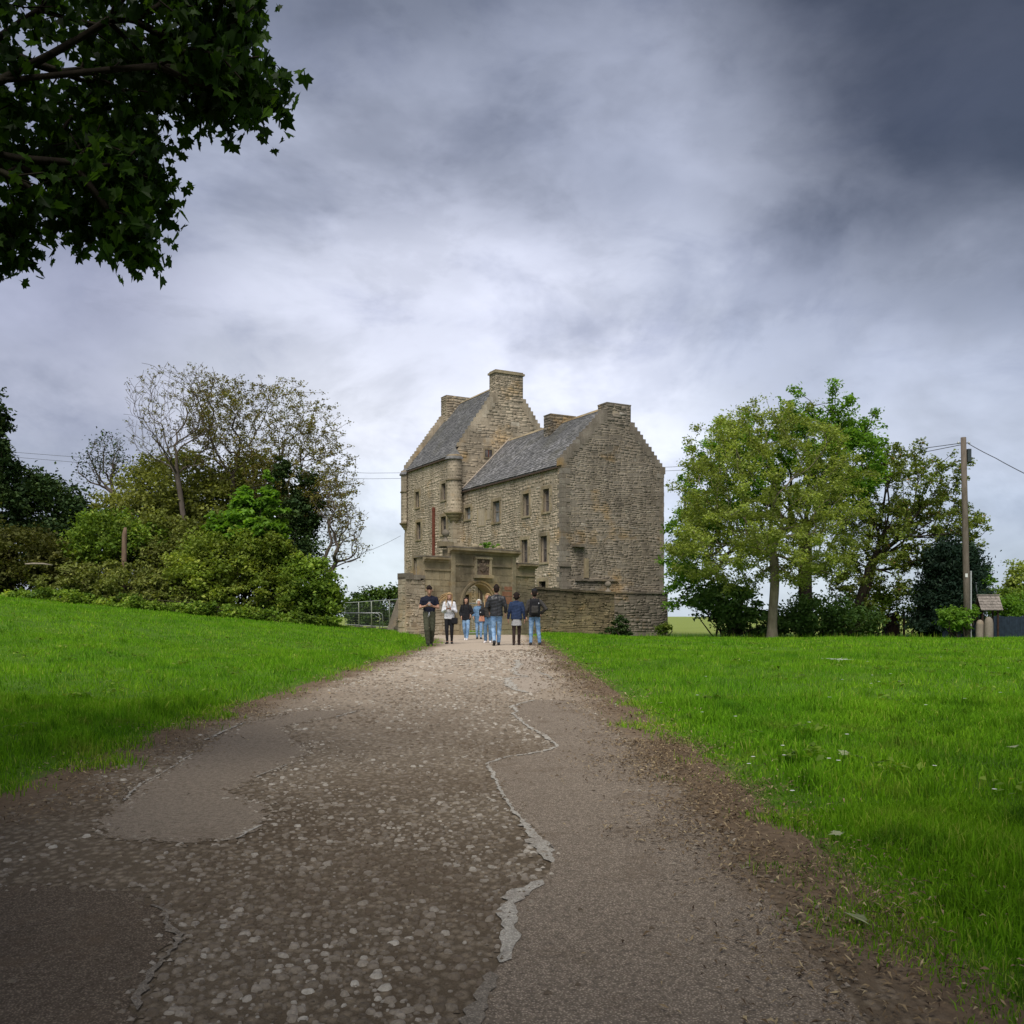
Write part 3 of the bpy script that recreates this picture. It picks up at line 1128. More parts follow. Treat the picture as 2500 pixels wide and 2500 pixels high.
# attic window in the tower gable
ta, tz1 = gab(*zp(645, 600), S0)
tb, tz0 = gab(*zp(693, 655), S0)
m = MB()
m.box(ta - .1, ta, S0 - .05, S0 + .06, tz0 - .1, tz1 + .1).box(tb, tb + .1, S0 - .05, S0 + .06, tz0 - .1, tz1 + .1)
m.box(ta, tb, S0 - .05, S0 + .06, tz1, tz1 + .1).box(ta, tb, S0 - .06, S0 + .06, tz0 - .1, tz0)
w = m.build('window', M_SURR, castle, tint=0.5)
w['label'] = 'small attic window in the tower gable'
MB().box(ta, tb, S0 - 0.012, S0 + 0.01, tz0, tz1).build('pane', M_PANE, w)
MB().box((ta + tb) / 2 - .03, (ta + tb) / 2 + .03, S0 - 0.035, S0 - 0.013, tz0, tz1).build('sash', M_PIPE, w)

# ---- stones on the faces that show
def no_holes(holes, base=None, mg=0.02):
    def f(u, v):
        ok = np.ones(u.shape, bool) if base is None else base(u, v)
        for (a, b, c, d) in holes:
            ok &= ~((u > a - mg) & (u < b + mg) & (v > c - mg) & (v < d + mg))
        return ok
    return f


def margin(r_, kind=''):
    a, b, c, d = r_
    return (a - 0.28, b + 0.28, c - 0.13, d + 0.21)


def gable_region(x0, x1, ze, zr):
    xm = (x0 + x1) / 2
    return lambda u, v: (u > x0) & (u < x1) & (v < ze + (zr - ze) * (1 - np.abs(u - xm) / (xm - x0)))


st_w, st_t = Stones(), Stones()
HB = [rect(595, 650, 1000, 1120, 0), rect(655, 686, 1005, 1075, 0)]
holesW = [margin(r_) for _, r_ in WIN_W]
st_w.face(lay(no_holes(holesW + HB), 0.3, WL, 0.0, WE - 0.02, (0.10, 0.23), (0.20, 0.52), 0.012, (0.0005, 0.005), 3), (0, 0, 0), (0, 1, 0), (-1, 0, 0), mat=M_TAN)
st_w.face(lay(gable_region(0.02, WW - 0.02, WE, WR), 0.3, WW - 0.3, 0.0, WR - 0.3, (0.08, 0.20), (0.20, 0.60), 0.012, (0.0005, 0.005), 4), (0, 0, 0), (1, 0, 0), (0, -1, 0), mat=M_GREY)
holesT = [(a - S0, b - S0, c, d) for a, b, c, d in [margin(r_) for _, r_ in WIN_T]]
st_t.face(lay(no_holes(holesT), 0.3, S1 - S0 - 0.3, 0.0, TE - 0.02, (0.10, 0.24), (0.20, 0.54), 0.012, (0.0005, 0.005), 5), (T0, S0, 0), (0, 1, 0), (-1, 0, 0), mat=M_TAN)
st_t.face(lay(no_holes([(ta - .12, tb + .12, tz0 - .12, tz1 + .12)], gable_region(T0, T1, TE, TR)), T0 + 0.05, T1, 6.0, TR - 0.3, (0.14, 0.30), (0.3, 0.8), 0.014, (0.0005, 0.005), 6),
          (0, S0, 0), (1, 0, 0), (0, -1, 0), mat=M_TAN)
# blocked openings: flush slabs in a thin margin
for r_ in HB:
    a, b, c, d = r_
    m = MB()
    m.box(-0.03, 0.02, a, a + .09, c, d).box(-0.03, 0.02, b - .09, b, c, d).box(-0.03, .02, a + .09, b - .09, c, c + .07)
    o = m.build('blocked_opening', M_SURR, castle, tint=0.8)


# quoins: long and short dressed corner stones
def quoins(x, y, sx, sy, z0, z1, mat, parent, seed):
    r = random.Random(seed)
    z = z0
    k = 0
    while z < z1 - 0.1:
        h = min(r.uniform(0.24, 0.36), z1 - z)
        lx, ly = (0.55, 0.3) if k % 2 else (0.3, 0.52)
        lx *= r.uniform(0.85, 1.1)
        ly *= r.uniform(0.85, 1.1)
        e = r.uniform(0.016, 0.03)
        xs = sorted((x - sx * e, x + sx * lx))
        ys = sorted((y - sy * e, y + sy * ly))
        MB().box(xs[0], xs[1], ys[0], ys[1], z + 0.008, z + h - 0.008).build('quoin', mat, parent, tint=r.uniform(0.3, 0.95))
        z += h
        k += 1


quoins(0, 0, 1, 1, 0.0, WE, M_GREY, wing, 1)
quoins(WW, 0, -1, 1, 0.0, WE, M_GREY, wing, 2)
quoins(T0, S0, 1, 1, 0.0, 7.3, M_TAN, tower, 3)
quoins(T0, S1, 1, -1, 0.0, 7.3, M_TAN, tower, 4)


# ---- roofs
def roof(x_e, x_r, y0, y1, ze, zr, mat, label, seed, both=True):
    xm = x_r
    m = MB()
    sides = [(x_e - 0.10, xm)] + ([(2 * xm - x_e + 0.10, xm)] if both else [])
    k = (zr - ze) / (x_r - x_e)
    th = 0.10
    for xe, xr in sides:
        zl = ze - 0.10 * k
        vs = [(xe, y0, zl), (xe, y1, zl), (xr, y1, zr), (xr, y0, zr)]
        m.add(vs + [(x, y, z + th) for x, y, z in vs], [(0, 1, 2, 3), (4, 7, 6, 5), (0, 4, 5, 1), (1, 5, 6, 2), (2, 6, 7, 3), (3, 7, 4, 0)])
    o = m.build('roof', mat, castle, tint=0.2)
    o['label'] = label
    # slates on the side that shows, course by course
    L_ = math.hypot(x_r - x_e + 0.10, (zr - ze) + 0.10 * k)
    up = Vector((x_r - x_e + 0.10, 0, (zr - ze) + 0.10 * k)) / L_
    nrm = Vector((-up.z, 0, up.x))
    org = Vector((x_e - 0.10, 0, ze - 0.10 * k + th)) - up * 0.05
    r = random.Random(seed)
    out = []
    v, row = 0.0, 0
    while v < L_ - 0.05:
        ex = r.uniform(0.20, 0.235) * (1.0 - 0.25 * v / L_)
        y = y0 - (0.15 if row % 2 else 0.0) + r.uniform(-.03, .03)
        while y < y1:
            w = r.uniform(0.20, 0.36)
            a, b = max(y, y0) + 0.004, min(y + w, y1) - 0.004
            if b - a > 0.05:
                sag = r.uniform(-0.012, 0.012)
                lift = 0.030 + r.uniform(0, 0.014)
                p = [org + up * (v + sag) + Vector((0, a, 0)) + nrm * lift, org + up * (v + sag) + Vector((0, b, 0)) + nrm * (lift + r.uniform(-.008, .008)),
                     org + up * min(v + ex * 1.25, L_ + 0.03) + Vector((0, b, 0)) + nrm * 0.012, org + up * min(v + ex * 1.25, L_ + 0.03) + Vector((0, a, 0)) + nrm * 0.012,
                     org + up * (v + sag) + Vector((0, a, 0)) + nrm * (lift - 0.022), org + up * (v + sag) + Vector((0, b, 0)) + nrm * (lift - 0.022)]
                out.append((p, min(1, max(0, r.gauss(0.5, 0.25)))))
            y += w
        v += ex
        row += 1
    return o, out


FS_SL = [(0, 1, 2, 3), (4, 5, 1, 0), (0, 3, 4), (1, 5, 2)]


def slates_to(parent, out, n, mat):
    out.sort(key=lambda q: q[0][0].y)
    for p, t in out[:n]:
        c = sum(p, Vector()) / 6
        MB().add([q - c for q in p], FS_SL).build('slate', mat, parent, loc=c, tint=t)
    m, tt = MB(), []
    for p, t in out[n:]:
        m.add(p, FS_SL)
        tt += [t] * 6
    if m.v:
        tag(m.build('slate_courses', mat, parent, tint=tt), kind='stuff')


ro_w, sl_w = roof(0, WW / 2, 0.42, WL, WE, WR, M_SLATE_W, 'lichen-streaked slate roof of the lower wing', 8)
slates_to(ro_w, sl_w, 220, M_SLATE_W)
ro_t, sl_t = roof(T0, (T0 + T1) / 2, S0 + 0.45, S1 - 0.45, TE, TR, M_SLATE_T, 'steep grey slate roof of the tower', 9)
slates_to(ro_t, sl_t, 80, M_SLATE_T)
MB().add(*(lambda y0, y1, x, z: ([(x - .13, y0, z), (x - .13, y1, z), (x, y1, z + .16), (x, y0, z + .16), (x + .13, y0, z), (x + .13, y1, z)], [(0, 1, 2, 3), (3, 2, 5, 4), (0, 3, 4), (1, 5, 2)]))(0.45, WL, WW / 2, WR + .03)
         ).build('ridge', M_SURR, ro_w, tint=0.7)
MB().add(*(lambda y0, y1, x, z: ([(x - .13, y0, z), (x - .13, y1, z), (x, y1, z + .16), (x, y0, z + .16), (x + .13, y0, z), (x + .13, y1, z)], [(0, 1, 2, 3), (3, 2, 5, 4), (0, 3, 4), (1, 5, 2)]))(S0 + .45, S1 - .45, (T0 + T1) / 2, TR + .03)
         ).build('ridge', M_SURR, ro_t, tint=0.8)
# pale mortar fillet where the wing roof dies against the tower gable
k_ = (WR - WE) / (WW / 2)
MB().tube([(-0.05, WL - .06, WE + .14), (WW / 2, WL - .06, WR + .2)], 0.055, 6).build('flashing', M_PALE, ro_w)
# eaves gutters / dark eave line
MB().box(-0.16, -0.08, 0.35, WL - 0.02, WE - 0.20, WE - 0.10).build('eaves_board', M_WOOD, ro_w)
MB().box(T0 - 0.16, T0 - 0.08, S0 + .8, S1 - .8, TE - 0.22, TE - 0.12).build('eaves_board', M_WOOD, ro_t)


# ---- crow steps
def crow(x_e, z_e, x_c, z_c, y0, y1, n, mat, parent, seed, h0=0.30, h1=0.30):
    """n steps climbing from the eaves to the chimney on one skew of a gable"""
    r = random.Random(seed)
    for k in range(n):
        f0, f1 = k / n, (k + 1) / n
        xa, xb = x_e + (x_c - x_e) * f0, x_e + (x_c - x_e) * f1
        z0 = z_e + (z_c - z_e) * f0 - 0.06
        z1 = z_e + (z_c - z_e) * f1 + h0 + (h1 - h0) * f0 - (z_c - z_e) / n * 0.35
        a, b = sorted((xa, xb))
        s = 1 if x_c > x_e else -1
        ov = 0.10 * s
        a, b = sorted((xa - ov * 0.6, xb + ov))
        e = r.uniform(-0.012, 0.02)
        MB().box(a, b, y0 - 0.02 - e, y1 + e + 0.01 * (k % 2), z0, z1 + r.uniform(-.03, .03)).build('crow_step', mat, parent, tint=r.uniform(0.1, 0.95))


g_t = lambda x: WE + (WR - WE) * (1 - abs(x - WW / 2) / (WW / 2))
crow(-0.05, WE, 3.05, g_t(3.05), 0.0, 0.42, 14, M_GREY, wing, 1, 0.22, 0.42)
crow(WW + 0.05, WE, 4.85, g_t(4.85), 0.0, 0.42, 12, M_GREY, wing, 2, 0.22, 0.50)
q_t = lambda x: TE + (TR - TE) * (1 - abs(x - (T0 + T1) / 2) / ((T1 - T0) / 2))
crow(T0 + .55, q_t(T0 + .55), 2.62, q_t(2.62), S0, S0 + 0.45, 13, M_TAN, tower, 3, 0.05, 0.55)
crow(T1, TE, 4.8, q_t(4.8), S0, S0 + 0.45, 16, M_TAN, tower, 4, 0.25, 0.65)
crow(T0, TE, 2.35, q_t(2.35), S1 - 0.45, S1, 18, M_TAN, tower, 5, 0.30, 0.65)
crow(T1, TE, 4.8, q_t(4.8), S1 - 0.45, S1, 16, M_TAN, tower, 6, 0.25, 0.65)


# ---- chimneys
def chimney(x0, x1, y0, y1, z0, z1, mat, label, seed, cap=0.0):
    m = MB().box(x0, x1, y0, y1, z0, z1)
    o = m.build('chimney', mat, castle, tint=0.35)
    o['label'] = label
    s = Stones()
    s.face(lay(lambda u, v: (u > x0 - .01) & (u < x1 + .01), x0, x1, 0.0, z1 - z0, (0.14, 0.26), (0.25, 0.6), 0.022, (0.002, 0.024), seed), (0, y0, z0), (1, 0, 0), (0, -1, 0), mat=mat)
    s.face(lay(lambda u, v: (u > y0 - .01) & (u < y1 + .01), y0, y1, 0.0, z1 - z0, (0.14, 0.26), (0.25, 0.6), 0.022, (0.002, 0.024), seed + 1), (x0, 0, z0), (0, 1, 0), (-1, 0, 0), mat=mat)
    s.build(o, 0)
    if cap:
        MB().box(x0 - cap, x1 + cap, y0 - cap, y1 + cap, z1, z1 + 0.14).build('coping', M_SURR, o, tint=0.9)
        MB().box(x0 - .01, x1 + .01, y0 - .01, y1 + .01, z1 + 0.142, z1 + 0.24).build('coping', M_SURR, o, tint=0.5)
    else:
        MB().box(x0 - .02, x1 + .02, y0 - .02, y1 + .02, z1, z1 + 0.06).build('coping', mat, o, tint=0.15)
    return o


chimney(3.12, 4.85, 0.004, 0.95, g_t(3.1) - 0.5, 13.5, M_GREY, 'blackened chimney on the near gable', 21)
chimney(2.70, 4.60, 5.7, 6.55, WR - 1.1, 13.85, M_GREY, 'low chimney astride the wing roof', 23)
chimney(2.58, 4.81, S0 + .004, S0 + 0.95, q_t(2.6) - 0.5, 18.15, M_TAN, 'tallest chimney with a moulded top on the tower gable', 25, cap=0.10)
chimney(2.33, 4.81, S1 - 1.0, S1 - .004, q_t(2.4) - 0.5, 18.05, M_TAN, 'chimney on the far tower gable', 27)


# ---- corner turrets on corbels
def turret(y, corb_t, corb_b, string, sgn, label, a0, a1):
    cx, cy, rad = T0 + 0.22, y + sgn * 0.20, 0.56
    m = MB()
    m.lathe([(rad, corb_t), (rad, TE - 0.02)], 24, (cx, cy, 0), a0, a1)
    o = m.build('turret', M_TAN, castle, True, tint=0.5)
    o['label'] = label
    st = Stones()
    nseg = 14
    r = random.Random(int(y))
    z = corb_t
    while z < TE - .1:
        h = min(r.uniform(0.2, 0.32), TE - z)
        k = r.uniform(0, 0.3)
        while k < nseg:
            w = r.choice((1, 1.5, 2))
            b0, b1 = a0 + (a1 - a0) * k / nseg, a0 + (a1 - a0) * min(k + w, nseg) / nseg
            am = (b0 + b1) / 2
            nn = Vector((math.cos(am), math.sin(am), 0))
            hw = rad * math.sin((b1 - b0) / 2) - .008
            tg = Vector((-nn.y, nn.x, 0))
            org = Vector((cx, cy, 0)) + nn * rad * math.cos((b1 - b0) / 2)
            st.face([([(-hw, z + .008), (hw, z + .008), (hw, z + h - .008), (-hw, z + h - .008)], 0.004, r.uniform(0.35, 0.75))], org, tg, nn, mat=M_TAN)
            k += w
        z += h
    st.build(o, 0)
    for i in range(4):
        zz = corb_t - (corb_t - corb_b) * i / 4
        rr_ = rad * (1.16 - 0.25 * i)
        MB().lathe([(0.05, zz - (corb_t - corb_b) / 4 + .004), (rr_ * 0.9, zz - (corb_t - corb_b) / 4 + .004), (rr_ + .03, zz - .07), (rr_ + .03, zz), (0.05, zz)], 24, (cx, cy, 0), a0, a1).build(
            'corbel', M_SURR, o, False, tint=0.1 + 0.15 * i)  # dark tints paint the shade under the corbel rings
    MB().lathe([(rad, string - .06), (rad + .07, string - .02), (rad + .07, string + .05), (rad, string + .07)], 24, (cx, cy, 0), a0, a1).build('string_course', M_SURR, o, tint=0.3)
    # the little swept roof over it
    MB().lathe([(rad + 0.13, TE - 0.34), (rad + 0.10, TE - 0.24), (rad * 0.62, TE + 0.14), (0.02, TE + 0.62)], 20, (cx, cy, 0), a0, a1).build('turret_roof', M_SLATE_T, o, tint=0.45)


turret(S0, 8.10, 7.32, 10.32, 1, 'round corner turret next to the wing', R(135), R(305))
turret(S1, 8.06, 7.35, 10.42, -1, 'round corner turret at the far left corner', R(60), R(235))

# ---- downpipe on the tower front, corner strip and scars on the near gable
s_, z1_ = fac(*zp(306, 990), T0)
z0_ = 0.4
m = MB()
m.tube([(T0 - 0.07, s_, z0_), (T0 - 0.07, s_, z1_)], 0.115, 10)
pipe = m.build('downpipe', M_PIPE, castle)
for zz in np.linspace(z0_ + 0.8, z1_ - 0.3, 5):
    MB().tube([(T0 - 0.07, s_, zz), (T0 - 0.07, s_, zz + 0.12)], 0.135, 10).build('pipe_collar', M_PIPE, pipe)
a_, z_ = gab(*zp(1230, 1246))
b_, _ = gab(*zp(1310, 1250))
MB().box(a_, b_, -0.30, 0.05, z_ - .09, z_ + .09).build('stone_bracket', M_GREY, castle, tint=0.05)
a_, z1_ = gab(*zp(1310, 1335))
b_, z0_ = gab(*zp(1336, 1465))
MB().box(a_, b_, -0.14, 0.05, z0_, z1_).build('broken_jamb', M_ASH, castle, tint=0.6)
a_, z1_ = gab(*zp(1150, 1388))
b_, z0_ = gab(*zp(1216, 1428))
MB().box(a_, b_, -0.032, 0.02, z0_, z1_).build('scar', M_GREY, castle, tint=0.0)  # dark slab paints the shade of a hollow in the wall
MB().box(a_ - .1, b_ + .05, -0.12, 0.02, z1_, z1_ + .12).build('stone_ledge', M_GREY, castle, tint=0.3)
a_, z1_ = gab(*zp(1250, 1472))
b_, _ = gab(*zp(1505, 1482))
r = random.Random(4)
x = a_
while x < b_:
    w = r.uniform(0.3, 0.6)
    MB().box(x, x + w - .01, -0.13 - r.uniform(0, .04), 0.05, z1_ - .11 + r.uniform(-.02, .02), z1_ + r.uniform(-.02, .03)).build('stone_ledge', M_GREY, castle, tint=r.uniform(0.1, 0.5))
    x += w
# the wall thickens to a plinth at the foot of the gable on the right
a_, z1_ = gab(*zp(1515, 1563), -0.35)
MB().box(a_, WW + 0.02, -0.38, 0.05, -0.5, z1_ - .05).build('plinth', M_GREY, castle, tint=0.45)
MB().box(a_ - .02, WW + 0.05, -0.46, 0.05, z1_ - .048, z1_ + .06).build('coping', M_GREY, castle, tint=0.2)
st_w.face(lay(lambda u, v: u < WW, a_, WW, 0.0, z1_ - .06, (0.12, 0.26), (0.24, 0.6), 0.026, (0.002, 0.03), 14), (0, -0.38, 0), (1, 0, 0), (0, -1, 0), mat=M_GREY)
st_w.build(wing, 200, weight=lambda v: 1.0 / (1 + 0.05 * v[0].y))
st_t.build(tower, 100)

# ------------------------------------------------------------------ gateway
GX0, GY0, GA = 1.26, 50.8, math.atan2(0.6995, 0.7147)
GW_Z = float(ground_z(GX0 - 2, GY0 - 2))
gate = thing('gateway', 'carved stone gateway with arched opening and weathered armorial panel', 'gateway', (GX0, GY0, GW_Z), GA)


def gpx(px, py, d=0.0):
    """photo pixel -> (x, z) on the gateway's front (x runs from 0 at the right end to minus 9 at the left)"""
    r_ = (px - CX) / F
    u = (r_ * GY0 - GX0) / (0.7147 - 0.6995 * r_)
    Y = GY0 + 0.6995 * u
    return u, ZC - (py - HY) / F * Y - GW_Z


def z4(x, y):
    return 960 + x * 0.18634, 1240 + y * 0.18634


gL, gR = gpx(*z4(750, 560))[0], gpx(*z4(1600, 600))[0]
zTop = gpx(*z4(1150, 560))[1]
lwL = gpx(*z4(412, 640))[0]
rwR = gpx(*z4(1850, 760))[0]
zL, zR_ = gpx(*z4(560, 655))[1], gpx(*z4(1700, 745))[1]
endL = gpx(*z4(160, 930))[0]
zEnd = gpx(*z4(260, 925))[1]
acx, atop = gpx(*z4(1117, 1000))
arx = (gpx(*z4(1320, 1200))[0] - gpx(*z4(925, 1200))[0]) / 2
acz = atop - arx
TH = 0.62


def strips(us, zb, zt, y0, y1):
    m = MB()
    n = len(us)
    vs = []
    for u in us:
        vs += [(u, y0, zb(u)), (u, y1, zb(u)), (u, y1, zt(u)), (u, y0, zt(u))]
    fs = []
    for i in range(n - 1):
        a, b = 4 * i, 4 * i + 4
        fs += [(a, b, b + 3, a + 3), (a + 1, a + 2, b + 2, b + 1), (a + 3, b + 3, b + 2, a + 2), (a, a + 1, b + 1, b)]
    fs += [(0, 3, 2, 1), (4 * n - 4, 4 * n - 3, 4 * n - 2, 4 * n - 1)]
    m.add(vs, fs)
    return m


gm = MB()
def addm(m2):
    gm.add(m2.v, m2.f)


aL, aR = acx - arx, acx + arx
addm(strips([gL, aL], lambda u: -0.5, lambda u: zTop, 0, TH))
addm(strips([aR, gR], lambda u: -0.5, lambda u: zTop, 0, TH))
addm(strips(list(acx - arx * np.cos(np.linspace(0, PI, 25))), lambda u: acz + math.sqrt(max(arx ** 2 - (u - acx) ** 2, 0)), lambda u: zTop, 0, TH))
gw_wall = gm.build('wall', M_ASH, gate, tint=0.45)
gw_wall['label'] = 'dressed stone front around the arch'
wl = MB().box(lwL, gL - .003, 0.03, TH, -0.5, zL).build('wall', M_ASH, gate, tint=0.35)
MB().box(gR + .003, 0.0, 0.03, TH, -0.5, zR_).build('wall', M_ASH, gate, tint=0.35)
# the rough wall that runs on to the left, ragged on top
we = strips(list(np.linspace(endL, lwL - .003, 14)), lambda u: -0.5, lambda u: zEnd + 0.10 * math.sin(u * 3.3) + 0.07 * math.sin(u * 9 + 1), -0.02, TH - .05)
we.build('wall', M_TAN, gate, tint=0.3)['label'] = 'rough rubble wall running on to the left'

st = Stones()
ring = arx + 0.16
pan = gpx(*z4(1050, 640)) + gpx(*z4(1275, 925))
base_arch = lambda u, v: ~(((u - acx) ** 2 + (v - acz) ** 2 < (ring + .02) ** 2) | ((np.abs(u - acx) < arx + .02) & (v < acz)))
st.face(lay(no_holes([(pan[0], pan[2], pan[3], pan[1])], base_arch), gL + .02, gR - .02, 0.0, zTop - .85, (0.26, 0.40), (0.4, 0.85), 0.028, (0.004, 0.022), 31, 0.004, True), (0, 0, 0), (1, 0, 0), (0, -1, 0), mat=M_ASH)
zA = 1.9
st.face(lay(lambda u, v: u < 9, lwL + .02, gL - .02, zA, zL - .62, (0.26, 0.36), (0.4, 0.8), 0.028, (0.004, 0.022), 32, 0.004, True), (0, 0.03, 0), (1, 0, 0), (0, -1, 0), mat=M_ASH)
st.face(lay(lambda u, v: u < 9, lwL + .02, gL - .02, 0, zA, (0.14, 0.30), (0.24, 0.55), 0.03, (0.004, 0.04), 33), (0, 0.03, 0), (1, 0, 0), (0, -1, 0), mat=M_TAN)
st.face(lay(lambda u, v: u < 9, gR + .02, -.02, 0, zR_ - .6, (0.16, 0.34), (0.3, 0.6), 0.022, (0.004, 0.03), 34), (0, 0.03, 0), (1, 0, 0), (0, -1, 0), mat=M_ASH)
st.face(lay(lambda u, v: u < 9, endL + .02, lwL - .02, 0, zEnd - .06, (0.12, 0.28), (0.22, 0.55), 0.03, (0.004, 0.045), 35), (0, -0.02, 0), (1, 0, 0), (0, -1, 0), mat=M_TAN)
st.face(lay(lambda u, v: (u < TH - .06) & (u > 0), 0.0, TH - .05, 0, zEnd - .06, (0.12, 0.28), (0.2, 0.42), 0.03, (0.004, 0.04), 36), (endL, 0, 0), (0, 1, 0), (-1, 0, 0), mat=M_TAN)
st.build(gate, 260)
# cap stones along the ragged wall top
r = random.Random(9)
u = endL
while u < lwL - .1:
    w = r.uniform(0.3, 0.55)
    MB().box(u, min(u + w - .02, lwL - .01), -0.08 - r.uniform(0, .05), TH, zEnd - .06 + r.uniform(0, .10), zEnd + r.uniform(.06, .28)).build('cap_stone', M_GREY, gate, tint=r.uniform(0.1, 0.7))
    u += w


def cornice(x0, x1, z, hgt, out, name, tint, drop=0.0):
    n = 4
    prof = [(0.0, 0.0), (out * .35, 0.0), (out * .45, hgt * .35), (out * .85, hgt * .55), (out, hgt * .62), (out, hgt), (0.0, hgt * 1.05)]
    m = MB()
    vs = []
    for x in (x0, x1):
        vs += [(x, -o + 0.03, z + h + (drop if x == x1 else 0)) for o, h in prof]
    k = len(prof)
    fs = [(i, i + 1, k + i + 1, k + i) for i in range(k - 1)] + [tuple(range(k)), tuple(range(2 * k - 1, k - 1, -1))]
    m.add(vs, fs)
    return m.build(name, M_ASH, gate, tint=tint)


cornice(gL - 0.15, gR + 0.15, zTop - 0.22, 0.26, 0.36, 'cornice', 0.12)
MB().box(gL - .16, gR + .16, -.30, TH + .1, zTop + .055, zTop + .12).build('coping', M_GREY, gate, tint=0.05)
MB().box(gL + .3, gR - .3, -0.07, 0.02, zTop - .80, zTop - .70).build('string_course', M_ASH, gate, tint=0.2)
cornice(lwL - 0.1, gL - .16, zL - 0.2, 0.22, 0.28, 'cornice', 0.15)
MB().box(lwL - .1, gL - .16, -.22, TH, zL + .035, zL + .09).build('coping', M_GREY, gate, tint=0.05)
MB().box(lwL, gL + .2, -0.05, 0.02, zL - .62, zL - .53).build('string_course', M_ASH, gate, tint=0.15)
cornice(gR + .16, 0.05, zR_ - 0.2, 0.22, 0.28, 'cornice', 0.15)
MB().box(gR + .16, .05, -.22, TH, zR_ + .035, zR_ + .09).build('coping', M_GREY, gate, tint=0.05)
MB().box(gR - .2, 0.0, -0.05, 0.02, zR_ - .62, zR_ - .53).build('string_course', M_ASH, gate, tint=0.15)
# pilasters at both sides of the centre
for (x0, x1) in ((gL, gL + .28), (gR - .28, gR)):
    MB().box(x0, x1, -0.06, 0.02, acz + .2, zTop - .222).build('pilaster', M_ASH, gate, tint=0.8)
# arch ring of wedge stones with a raised outer moulding
nv = 17
for i in range(nv):
    a0, a1 = PI * i / nv + .006, PI * (i + 1) / nv - .006
    vs = []
    for y in (-0.045, 0.10):
        for (rad, aa) in ((arx - .002, a0), (ring - .05, a0), (ring - .05, a1), (arx - .002, a1)):
            vs.append((acx - rad * math.cos(aa), y, acz + rad * math.sin(aa)))
    MB().hexa(vs).build('voussoir', M_ASH, gate, tint=random.uniform(0.4, 0.9))
m = MB()
vs, fs = [], []
N_ = 32
for i in range(N_ + 1):
    aa = PI * i / N_
    for (rad, y) in ((ring - .05, 0.0), (ring - .05, -.10), (ring + .045, -.10), (ring + .045, 0.0)):
        vs.append((acx - rad * math.cos(aa), y, acz + rad * math.sin(aa)))
for i in range(N_):
    a, b = 4 * i, 4 * i + 4
    fs += [(a, b, b + 1, a + 1), (a + 1, b + 1, b + 2, a + 2), (a + 2, b + 2, b + 3, a + 3)]
m.add(vs, fs).build('hood_mould', M_ASH, gate, tint=0.2)
for sx in (-1, 1):
    for k in range(3):
        h = (acz + .5) / 3
        x0, x1 = sorted((acx + sx * (arx - .002), acx + sx * (ring - .03)))
        MB().box(x0, x1, -0.045, 0.10, -.5 + k * h + .005, -.5 + (k + 1) * h - .005).build('jamb', M_ASH, gate, tint=random.uniform(.4, .9))
# red blocks set in the right pier
for (xa, ya, xb, yb) in ((1455, 1030, 1562, 1082), (1425, 1095, 1560, 1160), (1455, 1165, 1560, 1260)):
    x0, z1_ = gpx(*z4(xa, ya))
    x1, z0_ = gpx(*z4(xb, yb))
    MB().box(x0, x1, -0.035, 0.02, z0_, z1_).build('red_block', M_RED, gate, tint=0.6)

# armorial panel: frame, sunk field, shield and helm worn by weather
x0, z1_, x1, z0_ = pan
fr = MB()
e = 0.14
fr.box(x0 + .03, x0 + e, -0.14, 0.02, z0_ + .16, z1_ - .1).box(x1 - e, x1 - .03, -0.14, 0.02, z0_ + .16, z1_ - .1)
fr.box(x0, x1, -0.17, 0.02, z1_ - .1, z1_).box(x0 - .05, x1 + .05, -0.21, 0.02, z0_, z0_ + .16)
ap = fr.build('armorial_panel', M_ASH, gate, tint=0.75)
M_FIELD = stone_mat('brown_carved_stone', [(0.0, (0.075, 0.052, 0.04)), (1.0, (0.20, 0.15, 0.115))], 0.4, 0.3, 0.2)
MB().box(x0 + e, x1 - e, -0.03, 0.01, z0_ + .16, z1_ - .1).build('panel_field', M_FIELD, ap, tint=0.3)
cx_, cz_ = (x0 + x1) / 2, (z0_ + z1_) / 2 + .03
hw, hh = (x1 - x0) * .22, (z1_ - z0_) * .26
out = [(-hw, hh * .75), (hw, hh * .75), (hw, 0), (hw * .72, -hh * .6), (0, -hh), (-hw * .72, -hh * .6), (-hw, 0)]
vs = [(cx_ + a, -.03, cz_ + b) for a, b in out] + [(cx_ + a * .86, -.085, cz_ + b * .86) for a, b in out]
MB().add(vs, [(i, (i + 1) % 7, 7 + (i + 1) % 7, 7 + i) for i in range(7)] + [tuple(range(7, 14))]).build('shield', M_FIELD, ap, tint=0.6)
MB().box(cx_ - hw * .75, cx_ + hw * .75, -.10, -.08, cz_ + hh * .12, cz_ + hh * .26).build('shield_band', M_FIELD, ap, tint=0.9)
for a, b in ((-.4, .45), (.4, .45), (0, -.35)):
    MB().ball((cx_ + a * hw, -.088, cz_ + b * hh), hw * .2, 8, 6, (1, .4, 1)).build('shield_boss', M_FIELD, ap, True, tint=0.9)
MB().ball((cx_, -.06, cz_ + hh * 1.12), hw * .45, 10, 8, (1, .6, 1)).build('helm', M_FIELD, ap, True, tint=0.55)
for sx in (-1, 1):
    for k in range(4):
        MB().ball((cx_ + sx * hw * (1.25 + .1 * (k % 2)), -.04, cz_ + hh * (1.1 - .55 * k)), hw * .24, 8, 6, (1, .5, 1.2)).build('carved_scroll', M_FIELD, ap, True, tint=0.5)


